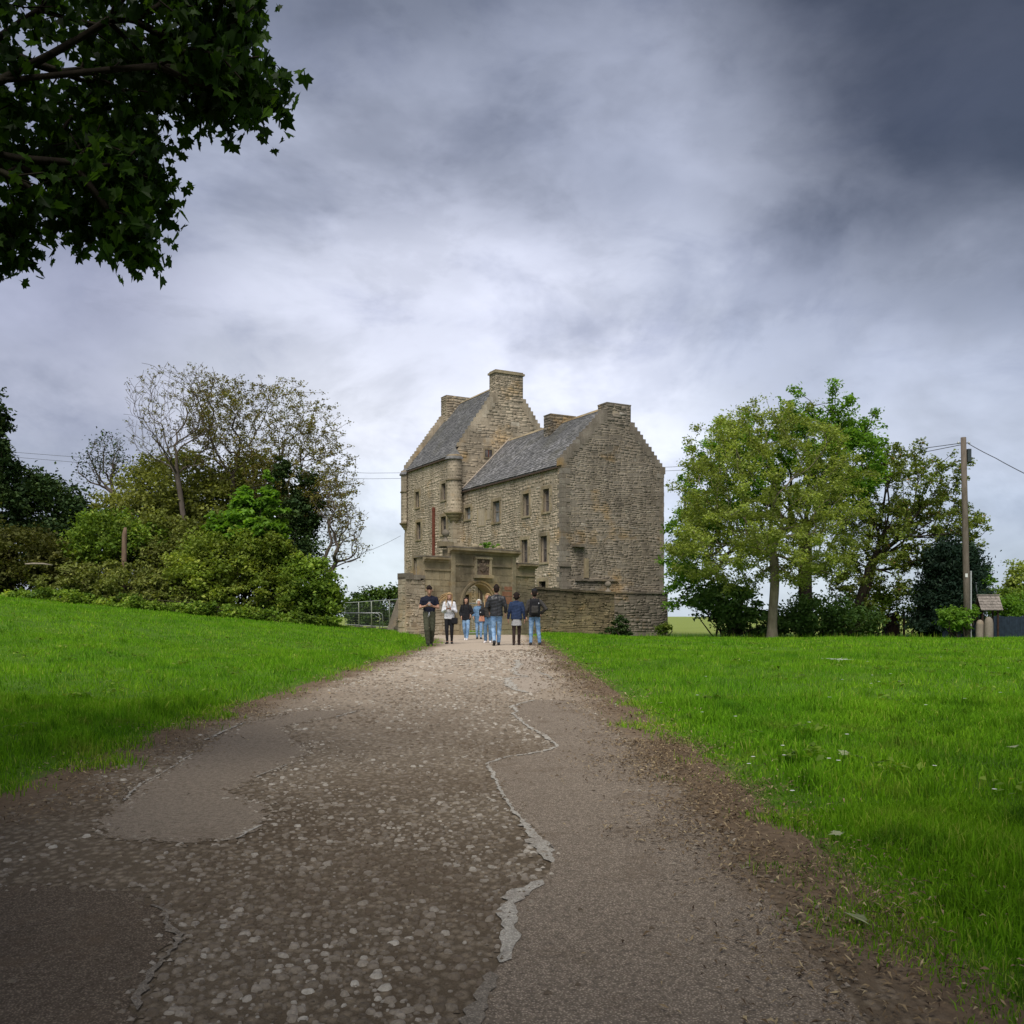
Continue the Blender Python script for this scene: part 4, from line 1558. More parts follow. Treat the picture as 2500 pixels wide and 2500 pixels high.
def finial(parent, x, y, z, r_, mat, tint):
    m = MB()
    m.lathe([(r_ * 1.0, 0), (r_ * 1.0, .06), (r_ * .5, .12), (r_ * .38, .22), (r_ * .5, .27)], 14, (x, y, z))
    m.ball((x, y, z + .25 + r_ * .95), r_, 16, 12)
    return m.build('ball_finial', mat, parent, True, tint=tint)


fx, fz = gpx(*z4(742, 420))
MB().box(fx - .3, fx + .3, .05, TH, zTop + .122, fz - .08).build('finial_block', M_ASH, gate, tint=0.4)
finial(gate, fx, .32, fz - .078, .19, M_GREY, 0.5)
# loose blocks left on the top
for i, (xa, w) in enumerate(((1110, .35), (1180, .22), (1420, .3), (1470, .2))):
    fx2, _ = gpx(*z4(xa, 520))
    MB().ball((fx2, .2, zTop + .2), w * .55, 8, 6, (1.2, 1, .8)).build('loose_stone', M_ASH, gate, False, tint=0.9 - .1 * i)

# metal barrier rails across the arch
M_GALV = plain('galvanised_steel', (0.42, 0.43, 0.43), 0.45, 0.5, 0.12, 20, 0.0, 0.3)
bx0, bx1 = aL + .02, aR - .02
zb1 = gpx(*z4(1060, 1250))[1]
m = MB()
m.tube([(bx0, .3, .12), (bx0, .3, zb1), (bx1, .3, zb1), (bx1, .3, .12), (bx0, .3, .12)], .036, 6)
bar = m.build('barrier', M_GALV, None)
bar.location = (GX0, GY0, GW_Z)
bar.rotation_euler = (0, 0, GA)
tag(bar, 'grey tubular steel barrier closing the foot of the gateway arch', 'barrier')
for k in range(1, 9):
    x = bx0 + (bx1 - bx0) * k / 9
    MB().tube([(x, .3, .13), (x, .3, zb1)], .009, 5).build('upright', M_GALV, bar)
for x in (bx0 + .2, bx1 - .2):
    MB().box(x - .03, x + .03, .08, .52, 0.02, .1).build('foot', M_GALV, bar)

# ------------------------------------------------------------------ yard wall on the right, in front of the gable
yw = thing('yard_wall', 'low mossy rubble yard wall in front of the near gable, ball finial on its end', 'wall',
           (CX0 + EY * 2.0, CY0 - EX * 2.0, CASTLE_Z), math.atan2(EY, EX))
ya = gab(*zp(985, 1600), -2.0)[0]
yb = gab(*zp(1518, 1600), -2.0)[0]
zla, zlb = gab(*zp(985, 1527), -2.0)[1], gab(*zp(1500, 1562), -2.0)[1]
ztop = lambda u: zla + (zlb - zla) * (u - ya) / (yb - ya)
us_ = list(np.linspace(ya, yb, 12))
strips(us_, lambda u: -0.5, lambda u: ztop(u) - .12, 0, 0.55).build('wall', M_MOSSY, yw, tint=0.3)
st = Stones()
st.face(lay(lambda u, v: v < ztop(u) - .11, ya + .02, yb - .02, 0, max(zla, zlb), (0.09, 0.22), (0.2, 0.55), 0.03, (0.004, 0.05), 41), (0, 0, 0), (1, 0, 0), (0, -1, 0), mat=M_MOSSY)
st.face(lay(lambda u, v: u < 9, 0.02, .53, 0, zlb - .2, (0.12, 0.24), (0.2, 0.4), 0.03, (0.004, 0.04), 42), (yb, 0, 0), (0, 1, 0), (1, 0, 0), mat=M_MOSSY)
st.build(yw, 200)
r = random.Random(12)
u = ya
while u < yb - .05:
    w = r.uniform(0.35, 0.75)
    b = min(u + w - .015, yb + .03)
    MB().box(u, b, -0.07 - r.uniform(0, .04), .6, ztop(u) - .118, ztop(u) + r.uniform(-.02, .03)).build('cap_stone', M_MOSSY, yw, tint=r.uniform(0.1, 0.6))
    u += w
fx = gab(*zp(1494, 1515), -2.0)[0]
finial(yw, fx, .27, ztop(fx) + .02, .18, M_GREY, 0.6)

# raking ruin at the far left foot of the tower
p = at(975, 1534, 52)
gz = float(ground_z(p.x, p.y))
ruin = thing('ruined_buttress', 'sloping stump of ruined rubble wall left of the gateway', 'wall', (p.x, p.y, gz), GA)
m = MB()
vs = []
for y in (0.0, 0.7):
    vs += [(-0.55, y, -.4), (0.55, y, -.4), (0.55, y, 1.85), (0.35, y, 1.75)]
m.hexa([vs[0], vs[1], vs[5], vs[4], vs[3], vs[2], vs[6], vs[7]])
m.build('wall', M_GREY, ruin, tint=0.4)
st = Stones()
st.face(lay(lambda u, v: (v < (u + .55) * 2.0 - .02) & (u < .54), -.55, .54, 0, 1.8, (0.10, 0.2), (0.2, 0.4), 0.025, (0.004, 0.03), 43), (0, 0, 0), (1, 0, 0), (0, -1, 0), mat=M_GREY)
st.build(ruin, 40)
# ------------------------------------------------------------------ trees, bushes, hedges
def bark_mat(name, a, b, moss=0.3):
    m = NT(name)
    n = m.noise(7, 6, 0.7, stretch=(1, 1, 0.25))
    c = m.ramp(n, [(0.3, a), (0.7, b)])
    c = m.mix(m.ramp(m.noise(2.2, 5, 0.6), [(0.5, 0.0), (0.7, moss)]), c, (0.10, 0.115, 0.045))
    m.color(c)
    m.rough(0.95, 0.1)
    m.bump(n, 0.6, 0.03)
    return m.m


BARK = bark_mat('grey_brown_bark', (0.11, 0.09, 0.065), (0.25, 0.21, 0.15))
BARK_PALE = bark_mat('pale_lichened_bark', (0.12, 0.10, 0.07), (0.25, 0.215, 0.155), 0.35)
BARK_DARK = bark_mat('dark_bark', (0.022, 0.018, 0.014), (0.06, 0.048, 0.036), 0.15)
BARK_BLACK = bark_mat('wet_dark_bark', (0.010, 0.008, 0.006), (0.026, 0.021, 0.016), 0.1)  # near-black colour paints the limbs as if backlit
BARK_TWIG = bark_mat('purple_grey_twigs', (0.070, 0.056, 0.046), (0.135, 0.11, 0.092), 0.1)


def skeleton(trunk, targets, rng, step=0.45, kpath=0.30, wander=0.10, up=0.06, fork=0.55):
    """branches grown from the trunk out to every target by the cheapest join"""
    P = [np.array(trunk[0], float)]
    par, plen = [-1], [0.0]
    for q in trunk[1:]:
        q = np.array(q, float)
        a = P[-1]
        n = max(1, int(np.linalg.norm(q - a) / step))
        for j in range(1, n + 1):
            par.append(len(P) - 1)
            nx_ = a + (q - a) * j / n + rng.normal(0, wander * 0.25, 3) * (j < n)
            plen.append(plen[-1] + np.linalg.norm(nx_ - P[-1]))
            P.append(nx_)
    start = max(1, int(len(P) * fork))
    cap = 60000
    A = np.zeros((cap, 3))
    PL = np.zeros(cap)
    A[:len(P)] = P
    PL[:len(P)] = plen
    n = len(P)
    par = par + [0] * (cap - len(par))
    AD = np.zeros((cap, 3))
    for i in range(1, n):
        q = A[i] - A[par[i]]
        AD[i] = q / (np.linalg.norm(q) + 1e-9)
    AD[0] = AD[1]
    order = np.argsort(np.linalg.norm(targets - A[start], axis=1))
    tips = []
    for ti in order:
        t = targets[ti]
        d = np.linalg.norm(A[start:n] - t, axis=1)
        # prefer to leave a branch going upwards and outwards
        cs_ = ((t - A[start:n]) * AD[start:n]).sum(1) / (d + 1e-6)
        cost = d * (1 + 0.40 * (1 - cs_)) + kpath * PL[start:n] + 0.5 * np.maximum(0, A[start:n, 2] - t[2])
        j = start + int(np.argmin(cost))
        L_ = np.linalg.norm(t - A[j])
        k = max(1, int(L_ / step))
        a = A[j].copy()
        prev = j
        side = rng.normal(0, wander * L_ * 0.5, 3)
        for q in range(1, k + 1):
            f = q / k
            p = a + (t - a) * f + side * math.sin(PI * f) * 0.5 + np.array([0, 0, up * L_ * math.sin(PI * f)]) + rng.normal(0, wander * 0.35, 3) * step
            if n >= cap:
                break
            A[n] = p
            q_ = p - A[prev]
            PL[n] = PL[prev] + np.linalg.norm(q_)
            AD[n] = q_ / (np.linalg.norm(q_) + 1e-9)
            par[n] = prev
            prev = n
            n += 1
        tips.append(prev)
    P, par = A[:n].copy(), np.array(par[:n])
    kid = np.bincount(par[par >= 0], minlength=n)
    for _ in range(3):          # ease the kinks out of the limbs
        acc = np.zeros((n, 3))
        np.add.at(acc, par[1:], P[1:])
        mean = acc / np.maximum(kid, 1)[:, None]
        inner = (kid > 0) & (np.arange(n) > 0)
        P[inner] = 0.5 * P[inner] + 0.25 * P[par[inner]] + 0.25 * mean[inner]
    return P, par, np.array(tips)


def radii(P, par, r_trunk, r_tip=0.006, e=1.85):
    n = len(P)
    load = np.zeros(n)
    kids = np.bincount(par[par >= 0], minlength=n)
    load[kids == 0] = 1.0
    for i in range(n - 1, 0, -1):
        load[par[i]] += load[i]
    r = r_trunk * (load / load[0]) ** (1 / e)
    return np.maximum(r, r_tip), load


def branch_mesh(P, par, rad, load, n_thick=8, n_thin=3, flare=1.0, r_split=0.03, rmin_draw=0.0):
    """tubes along the skeleton; rings shared in direction where a limb runs on"""
    n = len(P)
    main = -np.ones(n, int)
    best = np.zeros(n)
    for i in range(1, n):
        if load[i] > best[par[i]]:
            best[par[i]] = load[i]
            main[par[i]] = i
    D = np.zeros((n, 3))
    for i in range(n):
        d = np.zeros(3)
        if par[i] >= 0:
            q = P[i] - P[par[i]]
            d += q / (np.linalg.norm(q) + 1e-9)
        if main[i] >= 0:
            q = P[main[i]] - P[i]
            d += q / (np.linalg.norm(q) + 1e-9)
        D[i] = d / (np.linalg.norm(d) + 1e-9)
    idx = np.arange(1, n)
    pa = par[idx]
    is_main = main[pa] == idx
    r1 = rad[idx]
    r0 = np.where(is_main, rad[pa], np.minimum(rad[pa] * 0.8, r1 * 1.25))
    d0 = np.where(is_main[:, None], D[pa], D[idx])
    d1 = D[idx]
    out = []
    for k, sel in ((n_thick, r1 > r_split), (n_thin, (r1 <= r_split) & (r1 >= rmin_draw))):
        if not sel.any():
            continue
        a = np.arange(k) * 2 * PI / k

        def ring(c, d, r_):
            ref = np.where(np.abs(d[:, 2:3]) > 0.9, np.array([[1.0, 0.2, 0]]), np.array([[0.1, 0.2, 1.0]]))
            ref = np.tile(np.array([[0.93, 0.31, 0.19]]), (len(d), 1))
            u = np.cross(d, ref)
            u /= np.linalg.norm(u, axis=1, keepdims=True) + 1e-9
            w = np.cross(d, u)
            return c[:, None] + (u[:, None] * np.cos(a)[None, :, None] + w[:, None] * np.sin(a)[None, :, None]) * r_[:, None, None]
        A = ring(P[pa][sel], d0[sel], r0[sel])
        B = ring(P[idx][sel], d1[sel], r1[sel])
        m = A.shape[0]
        V = np.concatenate([A, B], 1).reshape(-1, 3)
        kk = np.arange(k)
        f = np.stack([kk, (kk + 1) % k, k + (kk + 1) % k, k + kk], 1)
        Fc = (f[None] + (2 * k) * np.arange(m)[:, None, None]).reshape(-1, 4)
        out.append((V, Fc))
    V = np.concatenate([o[0] for o in out])
    off = 0
    Fs = []
    for v, f in out:
        Fs.append(f + off)
        off += len(v)
    return V, np.concatenate(Fs)


def leaf_cards(C, size, rng, aspect=0.62, flat=0.5, fold=0.18, droop=0.0, vary=0.35):
    """one folded lozenge per point"""
    n = len(C)
    nrm = rng.normal(0, 1, (n, 3))
    nrm[:, 2] = np.abs(nrm[:, 2]) + flat
    nrm /= np.linalg.norm(nrm, axis=1, keepdims=True)
    ax = rng.normal(0, 1, (n, 3))
    ax[:, 2] -= droop
    ax -= nrm * (ax * nrm).sum(1, keepdims=True)
    ax /= np.linalg.norm(ax, axis=1, keepdims=True) + 1e-9
    sd_ = np.cross(nrm, ax)
    s = size * (1 + rng.uniform(-vary, vary, n))[:, None]
    base = C - ax * s * 0.5
    tip = C + ax * s * 0.5
    mid = C - ax * s * 0.08 + nrm * s * fold
    l = mid + sd_ * s * aspect * 0.5
    r_ = mid - sd_ * s * aspect * 0.5
    V = np.stack([base, r_, tip, l], 1).reshape(-1, 3)
    Fc = np.arange(4 * n).reshape(-1, 4)
    return V, Fc


def ell(c, r, n, rng, shell=0.5):
    """points in an ellipsoid, drawn outwards by shell"""
    d = rng.normal(0, 1, (n, 3))
    d /= np.linalg.norm(d, axis=1, keepdims=True)
    q = rng.uniform(0, 1, n) ** (1 / 3 * (1 - shell) + 0.0001 + 0.05) * (1 + 0.10 * rng.normal(0, 1, n))
    return np.array(c) + d * q[:, None] * np.array(r)


def px_ell(px, py, rx, ry, Y, depth):
    c = at(px, py, Y)
    k = Y / F
    return (c.x, c.y, c.z), (rx * k, depth, ry * k)


def tree(name, label, base, trunk, lobes, n_tips, r_trunk, bark, leafm, leaves, leaf, rng, group=None, spread=0.35, kpath=0.3, wander=0.12, up=0.06,
         r_tip=0.006, cat='tree', leaf_frac=1.0, lumps=0.0, fork=0.55, **kw):
    """trunk with limbs, and a crown of single leaves along the outer twigs"""
    base = np.array(base, float)
    T = []
    tot = sum(l[2] for l in lobes)
    for c, r_, w in lobes:
        T.append(ell(c, r_, max(3, int(n_tips * w / tot)), rng))
    T = np.concatenate(T) - base
    P, par, tips = skeleton([np.array(t, float) - base for t in trunk], T, rng, kpath=kpath, wander=wander, up=up, fork=fork)
    rad, load = radii(P, par, r_trunk, r_tip)
    fl = np.exp(-np.maximum(P[:, 2], 0) / 0.35)
    rad = rad * (1 + 0.45 * fl * (rad > r_trunk * 0.4))
    V, Fc = branch_mesh(P, par, rad, load)
    t = thing(name, label, cat, tuple(base), 0, group)
    link('trunk', mesh_np('trunk', V, Fc), t, bark, True)
    if leaves:
        tw = np.where(load <= 3.0)[0]
        if leaf_frac < 1:
            tw = tw[rng.uniform(0, 1, len(tw)) < leaf_frac]
        pick = tw[rng.integers(0, len(tw), leaves)]
        C = P[pick] + rng.normal(0, spread, (leaves, 3)) * np.array([1, 1, 0.75])
        if lumps:
            # leave openings between the sprays
            g = np.sin(C[:, 0] * lumps + 1.1) * np.sin(C[:, 1] * lumps * 1.1) * np.sin(C[:, 2] * lumps * 1.3 + 0.7)
            C = C[g > -0.20]
        V, Fc = leaf_cards(C, leaf, rng, **kw)
        tn = np.clip(rng.normal(0.5, 0.22, len(C)), 0, 1)
        o = link('crown', mesh_np('crown', V, Fc, np.repeat(tn, 4)), t, leafm)
        o['kind'] = 'stuff'
    return t


def bush(name, label, lobes, n, leaf, leafm, rng, group=None, stems=6, cat='bush', bark=None, ground_y=None, lump=0.45, **kw):
    """leafy mass: leaves gathered in many sprays over and through its volume, on a few stems"""
    cs = []
    n, leaf = int(n * 1.7), leaf * 1.38
    tot = sum(l[2] for l in lobes)
    c0 = np.array(lobes[0][0])
    gz_ = float(ground_z(c0[0], c0[1]))
    base = np.array([c0[0], c0[1], gz_])
    hubs = []
    for c, r_, w in lobes:
        k = max(6, int(n * w / tot / 55))
        d = rng.normal(0, 1, (k, 3))
        d /= np.linalg.norm(d, axis=1, keepdims=True)
        q = rng.uniform(0.45, 1.0, k) ** 0.6 * (1 + 0.12 * rng.normal(0, 1, k))
        h = np.array(c) + d * q[:, None] * np.array(r_)
        gz2 = ground_z(h[:, 0], h[:, 1])
        h[:, 2] = np.maximum(h[:, 2], gz2 + 0.1)
        hubs.append(h)
        per = max(1, int(n * w / tot / k))
        rl = lump * min(r_)
        off = rng.normal(0, 1, (k, per, 3)) * rl * np.array([1, 1, 0.6]) * 0.55 * rng.uniform(0.6, 1.3, (k, 1, 1))
        pts = (h[:, None] + off).reshape(-1, 3)
        pts[:, 2] = np.maximum(pts[:, 2], ground_z(pts[:, 0], pts[:, 1]) + 0.03)
        tt = np.clip(np.repeat(rng.normal(0.5, 0.16, k), per) + rng.normal(0, 0.14, k * per), 0, 1)
        cs.append((pts, tt))
    C = np.concatenate([c[0] for c in cs]) - base
    tn = np.concatenate([c[1] for c in cs])
    t = thing(name, label, cat, tuple(base), 0, group)
    V, Fc = leaf_cards(C, leaf, rng, **kw)
    o = link('foliage', mesh_np('foliage', V, Fc, np.repeat(tn, 4)), t, leafm)
    o['kind'] = 'stuff'
    H = np.concatenate(hubs) - base
    m = MB()
    pick = H[rng.integers(0, len(H), min(len(H), stems * 3))]
    roots = [np.array([rng.normal(0, max(lobes[0][1][0] * .3, .1)), rng.normal(0, .2), 0.0]) for _ in range(stems)]
    for i, h in enumerate(pick):
        r0 = roots[i % stems].copy()
        r0[2] = float(ground_z(base[0] + r0[0], base[1] + r0[1])) - base[2] - 0.05
        mid = (r0 + h) / 2 + rng.normal(0, .12, 3)
        m.tube([r0, mid, h], [0.045, 0.028, 0.008], 5, False)
    m.build('stems', bark or BARK_DARK, t, True)
    return t


rg = np.random.default_rng(5)
L_OLIVE = leaf_mat('young_olive_leaves', [(0.0, (0.070, 0.082, 0.022)), (0.4, (0.115, 0.145, 0.034)), (0.75, (0.155, 0.19, 0.045)), (1.0, (0.24, 0.26, 0.07))], 0.42, gain=1.85)
L_GREEN = leaf_mat('fresh_green_leaves', [(0.0, (0.035, 0.075, 0.010)), (0.5, (0.065, 0.13, 0.016)), (1.0, (0.13, 0.21, 0.035))], 0.42, gain=1.9)
L_BRIGHT = leaf_mat('bright_sycamore_leaves', [(0.0, (0.065, 0.14, 0.018)), (0.5, (0.115, 0.225, 0.03)), (1.0, (0.19, 0.32, 0.055))], 0.45, gain=1.1)
L_BRONZE = leaf_mat('bronze_young_leaves', [(0.0, (0.085, 0.055, 0.022)), (0.4, (0.115, 0.095, 0.030)), (0.75, (0.125, 0.14, 0.036)), (1.0, (0.17, 0.14, 0.05))], 0.35, gain=1.45)
L_DARK = leaf_mat('dark_ivy_leaves', [(0.0, (0.012, 0.024, 0.010)), (0.5, (0.024, 0.044, 0.014)), (1.0, (0.05, 0.075, 0.022))], 0.15, gain=1.50)
L_UNDER = leaf_mat('shaded_understorey_leaves', [(0.0, (0.022, 0.042, 0.014)), (0.5, (0.045, 0.085, 0.022)), (1.0, (0.09, 0.14, 0.035))], 0.3, gain=1.7)  # darker green than the hedge leaves
L_CONIF = leaf_mat('blue_green_needles', [(0.0, (0.010, 0.024, 0.016)), (0.5, (0.020, 0.042, 0.026)), (1.0, (0.042, 0.070, 0.040))], 0.1, gain=0.9)
L_HEDGE = leaf_mat('mid_green_bush_leaves', [(0.0, (0.036, 0.066, 0.012)), (0.4, (0.075, 0.125, 0.018)), (0.75, (0.13, 0.19, 0.028)), (1.0, (0.21, 0.25, 0.050))], 0.35, gain=1.5)
L_BROWN = leaf_mat('brown_green_scrub', [(0.0, (0.055, 0.055, 0.018)), (0.5, (0.095, 0.115, 0.028)), (1.0, (0.17, 0.18, 0.048))], 0.3, gain=1.6)
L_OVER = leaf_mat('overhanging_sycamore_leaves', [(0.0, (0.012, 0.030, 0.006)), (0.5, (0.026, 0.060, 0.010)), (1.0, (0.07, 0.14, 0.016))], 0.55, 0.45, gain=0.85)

GR = lambda x, y: float(ground_z(x, y))


def base_at(px, Y):
    x = (px - CX) / F * Y
    return (x, Y, GR(x, Y) - 0.05)


E = lambda px, py, rx, ry, Y, d, w=1.0: (*px_ell(px, py, rx, ry, Y, d), w)

# ---- right of the castle
b = base_at(1885, 46)
tr = [b, tuple(at(1884, 1500, 46)), tuple(at(1892, 1450, 46)), tuple(at(1892, 1390, 46)), tuple(at(1888, 1300, 46)), tuple(at(1880, 1200, 46))]
tree('broadleaf_tree', 'spreading olive-leaved tree with pale forked trunk at the lawn edge right of the castle', b, tr,
     [E(1880, 1180, 215, 200, 46, 4.2, 1.0), E(1760, 1330, 125, 120, 45.5, 3.2, 0.42), E(1960, 1310, 150, 125, 45.5, 3.4, 0.42), E(1880, 1370, 200, 60, 45, 3, .3)],
     800, 0.225, BARK_PALE, L_OLIVE, 70000, 0.128, rg, spread=0.17, kpath=0.16, r_tip=0.013, wander=0.09, lumps=1.9)
b = base_at(1965, 51)
tr = [b, tuple(at(1968, 1460, 51)), tuple(at(1965, 1380, 51)), tuple(at(1970, 1280, 51)), tuple(at(1975, 1180, 51))]
tree('broadleaf_tree', 'tall dense green tree with dark trunk behind the olive-leaved tree', b, tr,
     [E(1960, 1120, 195, 160, 51, 3.5, 1.0), E(1800, 1180, 140, 170, 51, 3, .7), E(1700, 1340, 75, 120, 51, 2.5, .35), E(2060, 1130, 100, 110, 51, 3, .4), E(1655, 1430, 45, 70, 49, 1.5, .12)],
     700, 0.36, BARK_DARK, L_GREEN, 56000, 0.18, rg, spread=0.18, kpath=0.2, lumps=1.2)
b = base_at(2085, 53)
tr = [b, tuple(at(2092, 1490, 53)), tuple(at(2118, 1420, 53)), tuple(at(2140, 1340, 53)), tuple(at(2180, 1260, 53))]
tree('broadleaf_tree', 'loose brownish-green tree with leaning dark trunk between big tree and pole', b, tr,
     [E(2200, 1200, 150, 110, 53, 3, 1.0), E(2240, 1300, 150, 80, 53, 3, .7), E(2120, 1330, 110, 90, 53, 3, .5), E(2340, 1290, 60, 60, 53, 1.5, .12), E(2130, 1430, 110, 70, 52, 2, .3)],
     620, 0.30, BARK_DARK, L_BROWN if False else leaf_mat('mixed_russet_leaves', [(0.0, (0.05, 0.066, 0.016)), (0.45, (0.085, 0.118, 0.024)), (0.85, (0.125, 0.145, 0.033)), (1.0, (0.16, 0.10, 0.045))], 0.3, gain=1.60),
     37000, 0.165, rg, spread=0.16, lumps=1.5)
# long low limb under it
bush('conifer', 'dense dark blue-green rounded conifer behind the pole',
     [E(2322, 1455, 72, 85, 50, 1.7, 1.0), E(2325, 1385, 62, 62, 50, 1.5, .8), E(2312, 1520, 85, 42, 50, 1.7, .6), E(2322, 1440, 40, 70, 50, 1.0, .4)], 24000, 0.15, L_CONIF, rg, stems=4, cat='tree', lump=0.34, aspect=0.4, flat=0.0)
bush('understorey_shrub', 'dark leafy thicket at the foot of the trees next to the castle',
     [E(1775, 1470, 85, 45, 49, 2, 1), E(1840, 1520, 100, 32, 49, 1.6, .6)], 5000, 0.15, L_UNDER, rg, stems=9)
bush('understorey_shrub', 'dark shrubs between the big tree trunk and the leaning trunk',
     [E(2000, 1500, 85, 50, 50, 1.5, 1), E(1940, 1525, 60, 30, 49, 1.2, .4), E(2090, 1515, 60, 40, 51, 1.4, .5)], 5000, 0.14, L_UNDER, rg, stems=8)
bush('understorey_shrub', 'olive twiggy shrub beside the dark shed',
     [E(2130, 1480, 55, 55, 54, 1.5, 1), E(2225, 1480, 50, 50, 55, 1.4, .7)], 2600, 0.13, L_HEDGE, rg, stems=7)
bush('garden_shrub', 'bright green shrub at the foot of the pole', [E(2335, 1507, 42, 26, 46, .7, 1), E(2372, 1490, 18, 16, 46.3, .4, .2)], 2200, 0.10, L_BRIGHT, rg, stems=4)
bush('garden_shrub', 'bright green shrub leaning over the blue fence', [E(2465, 1482, 48, 27, 49, .8, 1), E(2520, 1478, 40, 30, 49, .8, .6)], 3000, 0.10, L_BRIGHT, rg, stems=5)
bush('clipped_hedge', 'dark green hedge behind the small shingled roof', [E(2430, 1468, 60, 32, 55, 1, 1), E(2510, 1470, 50, 30, 55, 1, .8)], 3500, 0.12, L_HEDGE, rg, stems=6, cat='hedge')
bush('small_tree', 'slender pale green young tree right of the conifer', [E(2405, 1420, 28, 35, 57, .6, 1), E(2395, 1470, 18, 30, 57, .5, .3)], 900, 0.14, L_GREEN, rg, stems=3, cat='tree')
bush('small_tree', 'yellow-leaved small tree at the right edge', [E(2500, 1415, 40, 40, 58, .9, 1), E(2462, 1440, 25, 22, 58, .5, .25)], 1500, 0.15, L_OLIVE, rg, stems=4, cat='tree')
bush('ivy_clump', 'green ivy clump growing against the foot of the gable', [E(1515, 1530, 26, 26, 52.6, .35, 1), E(1500, 1545, 40, 10, 52.4, .3, .4)], 1500, 0.09, L_DARK, rg, stems=4)
bush('weed_clump', 'straggling weeds at the right corner of the castle', [E(1622, 1540, 18, 16, 56, .5, 1)], 420, 0.10, L_HEDGE, rg, stems=3)

# ---- left of the castle
b = base_at(560, 53)
tr = [b, tuple(at(565, 1400, 53)), tuple(at(560, 1300, 53)), tuple(at(570, 1180, 53)), tuple(at(590, 1080, 53))]
tree('sparse_tree', 'tall sparse tree with bronze young leaves rising over the bushes', b, tr,
     [E(640, 1060, 190, 130, 53, 3.4, 1.0), E(720, 1150, 150, 120, 53, 3, .8), E(540, 1010, 90, 90, 53, 2.5, .45), E(800, 1230, 70, 90, 52, 2, .3)],
     1900, 0.24, BARK_TWIG, L_BRONZE, 27000, 0.115, rg, spread=0.10, kpath=0.08, r_tip=0.010, wander=0.10, up=0.10, fork=0.35)
b = base_at(470, 51)
tr = [b, tuple(at(462, 1390, 51)), tuple(at(452, 1290, 51)), tuple(at(436, 1180, 51)), tuple(at(424, 1100, 51))]
tree('bare_tree', 'nearly bare tree with crooked twigs standing left of the sparse tree', b, tr,
     [E(420, 990, 105, 100, 51, 2.6, 1.0), E(490, 930, 40, 45, 51, 1.5, .25), E(360, 1060, 50, 60, 51, 1.5, .25), E(470, 1080, 90, 70, 51, 2, .4)],
     1500, 0.14, BARK_TWIG, L_BRONZE, 2200, 0.10, rg, spread=0.06, kpath=0.08, r_tip=0.010, wander=0.12, up=0.10, fork=0.35, leaf_frac=0.3)
b = base_at(800, 50)
tr = [b, tuple(at(800, 1450, 50)), tuple(at(790, 1380, 50)), tuple(at(800, 1330, 50))]
tree('bare_tree', 'low tree with bare twigs drooping towards the castle', b, tr,
     [E(845, 1275, 50, 55, 50, 1.6, 1.0), E(850, 1340, 48, 40, 50, 1.4, .7), E(800, 1220, 45, 60, 50, 1.4, .5)],
     520, 0.16, BARK_TWIG, L_BRONZE, 900, 0.13, rg, spread=0.15, r_tip=0.009, wander=0.14, kpath=0.1, up=0.08, leaf_frac=0.4)
b = base_at(270, 55)
tr = [b, tuple(at(268, 1350, 55)), tuple(at(275, 1220, 55)), tuple(at(268, 1150, 55))]
tree('bare_tree', 'small bare tree with ivy dark stem near the left edge', b, tr,
     [E(262, 1110, 45, 60, 55, 1.4, 1.0), E(225, 1150, 45, 40, 55, 1.3, .6), E(310, 1150, 45, 45, 55, 1.3, .5)],
     420, 0.16, BARK_TWIG, L_DARK, 1200, 0.14, rg, spread=0.2, r_tip=0.009, wander=0.14, kpath=0.1, up=0.08)
bush('ivy_column', 'dark ivy-smothered trunk standing up among the bare branches', [E(720, 1290, 42, 80, 51, 1, 1), E(745, 1230, 42, 75, 51.5, 1, .8), E(690, 1160, 22, 45, 51, .7, .3), E(730, 1370, 60, 55, 50, 1.2, .7)],
     9000, 0.13, L_DARK, rg, stems=5, cat='tree', lump=0.4, bark=BARK)
bush('scrub_mass', 'olive brown leafy tree mass under the bare tree', [E(430, 1190, 120, 90, 54, 2.6, 1), E(340, 1260, 110, 80, 54, 2.4, .8), E(520, 1240, 100, 80, 54, 2.2, .7), E(610, 1190, 80, 80, 54.5, 2, .6), E(690, 1260, 60, 70, 54.5, 2, .4)],
     21000, 0.15, L_OLIVE if False else leaf_mat('dull_olive_leaves', [(0.0, (0.055, 0.062, 0.018)), (0.5, (0.105, 0.115, 0.03)), (1.0, (0.155, 0.17, 0.045))], 0.35, gain=1.9), rg, stems=9, cat='tree', lump=0.33)
bush('young_sycamore', 'vivid green young sycamore rising from the bushes', [E(600, 1265, 40, 52, 48, 1.1, 1), E(657, 1228, 25, 52, 48, .8, .5), E(535, 1285, 28, 38, 47.8, .8, .4), E(605, 1205, 17, 34, 48, .6, .25), E(652, 1180, 12, 28, 48, .45, .14), E(560, 1308, 50, 28, 47.6, 1, .35), E(640, 1300, 58, 34, 47.5, 1, .5), E(683, 1265, 18, 30, 48, .6, .2)],
     5200, 0.20, L_BRIGHT, rg, stems=5, cat='tree', lump=0.36, flat=0.8)
bush('dark_evergreen', 'dark evergreen tree standing in front of the far left treeline', [E(120, 1240, 80, 85, 54, 2, 1), E(60, 1200, 55, 55, 54, 1.5, .4), E(140, 1330, 70, 60, 53, 2, .7), E(200, 1290, 60, 60, 53.5, 1.6, .4)],
     9500, 0.17, L_DARK, rg, stems=5, cat='tree', lump=0.38)
bush('dark_conifer', 'tall dark conifer at the left edge of the view', [E(-10, 1130, 42, 75, 52, 1, 1), E(-25, 1020, 40, 60, 52, 1, .7), E(0, 1230, 50, 60, 52, 1, .6), E(-20, 1320, 70, 60, 52, 1.4, .6)],
     7500, 0.16, L_DARK, rg, stems=3, cat='tree', lump=0.4)
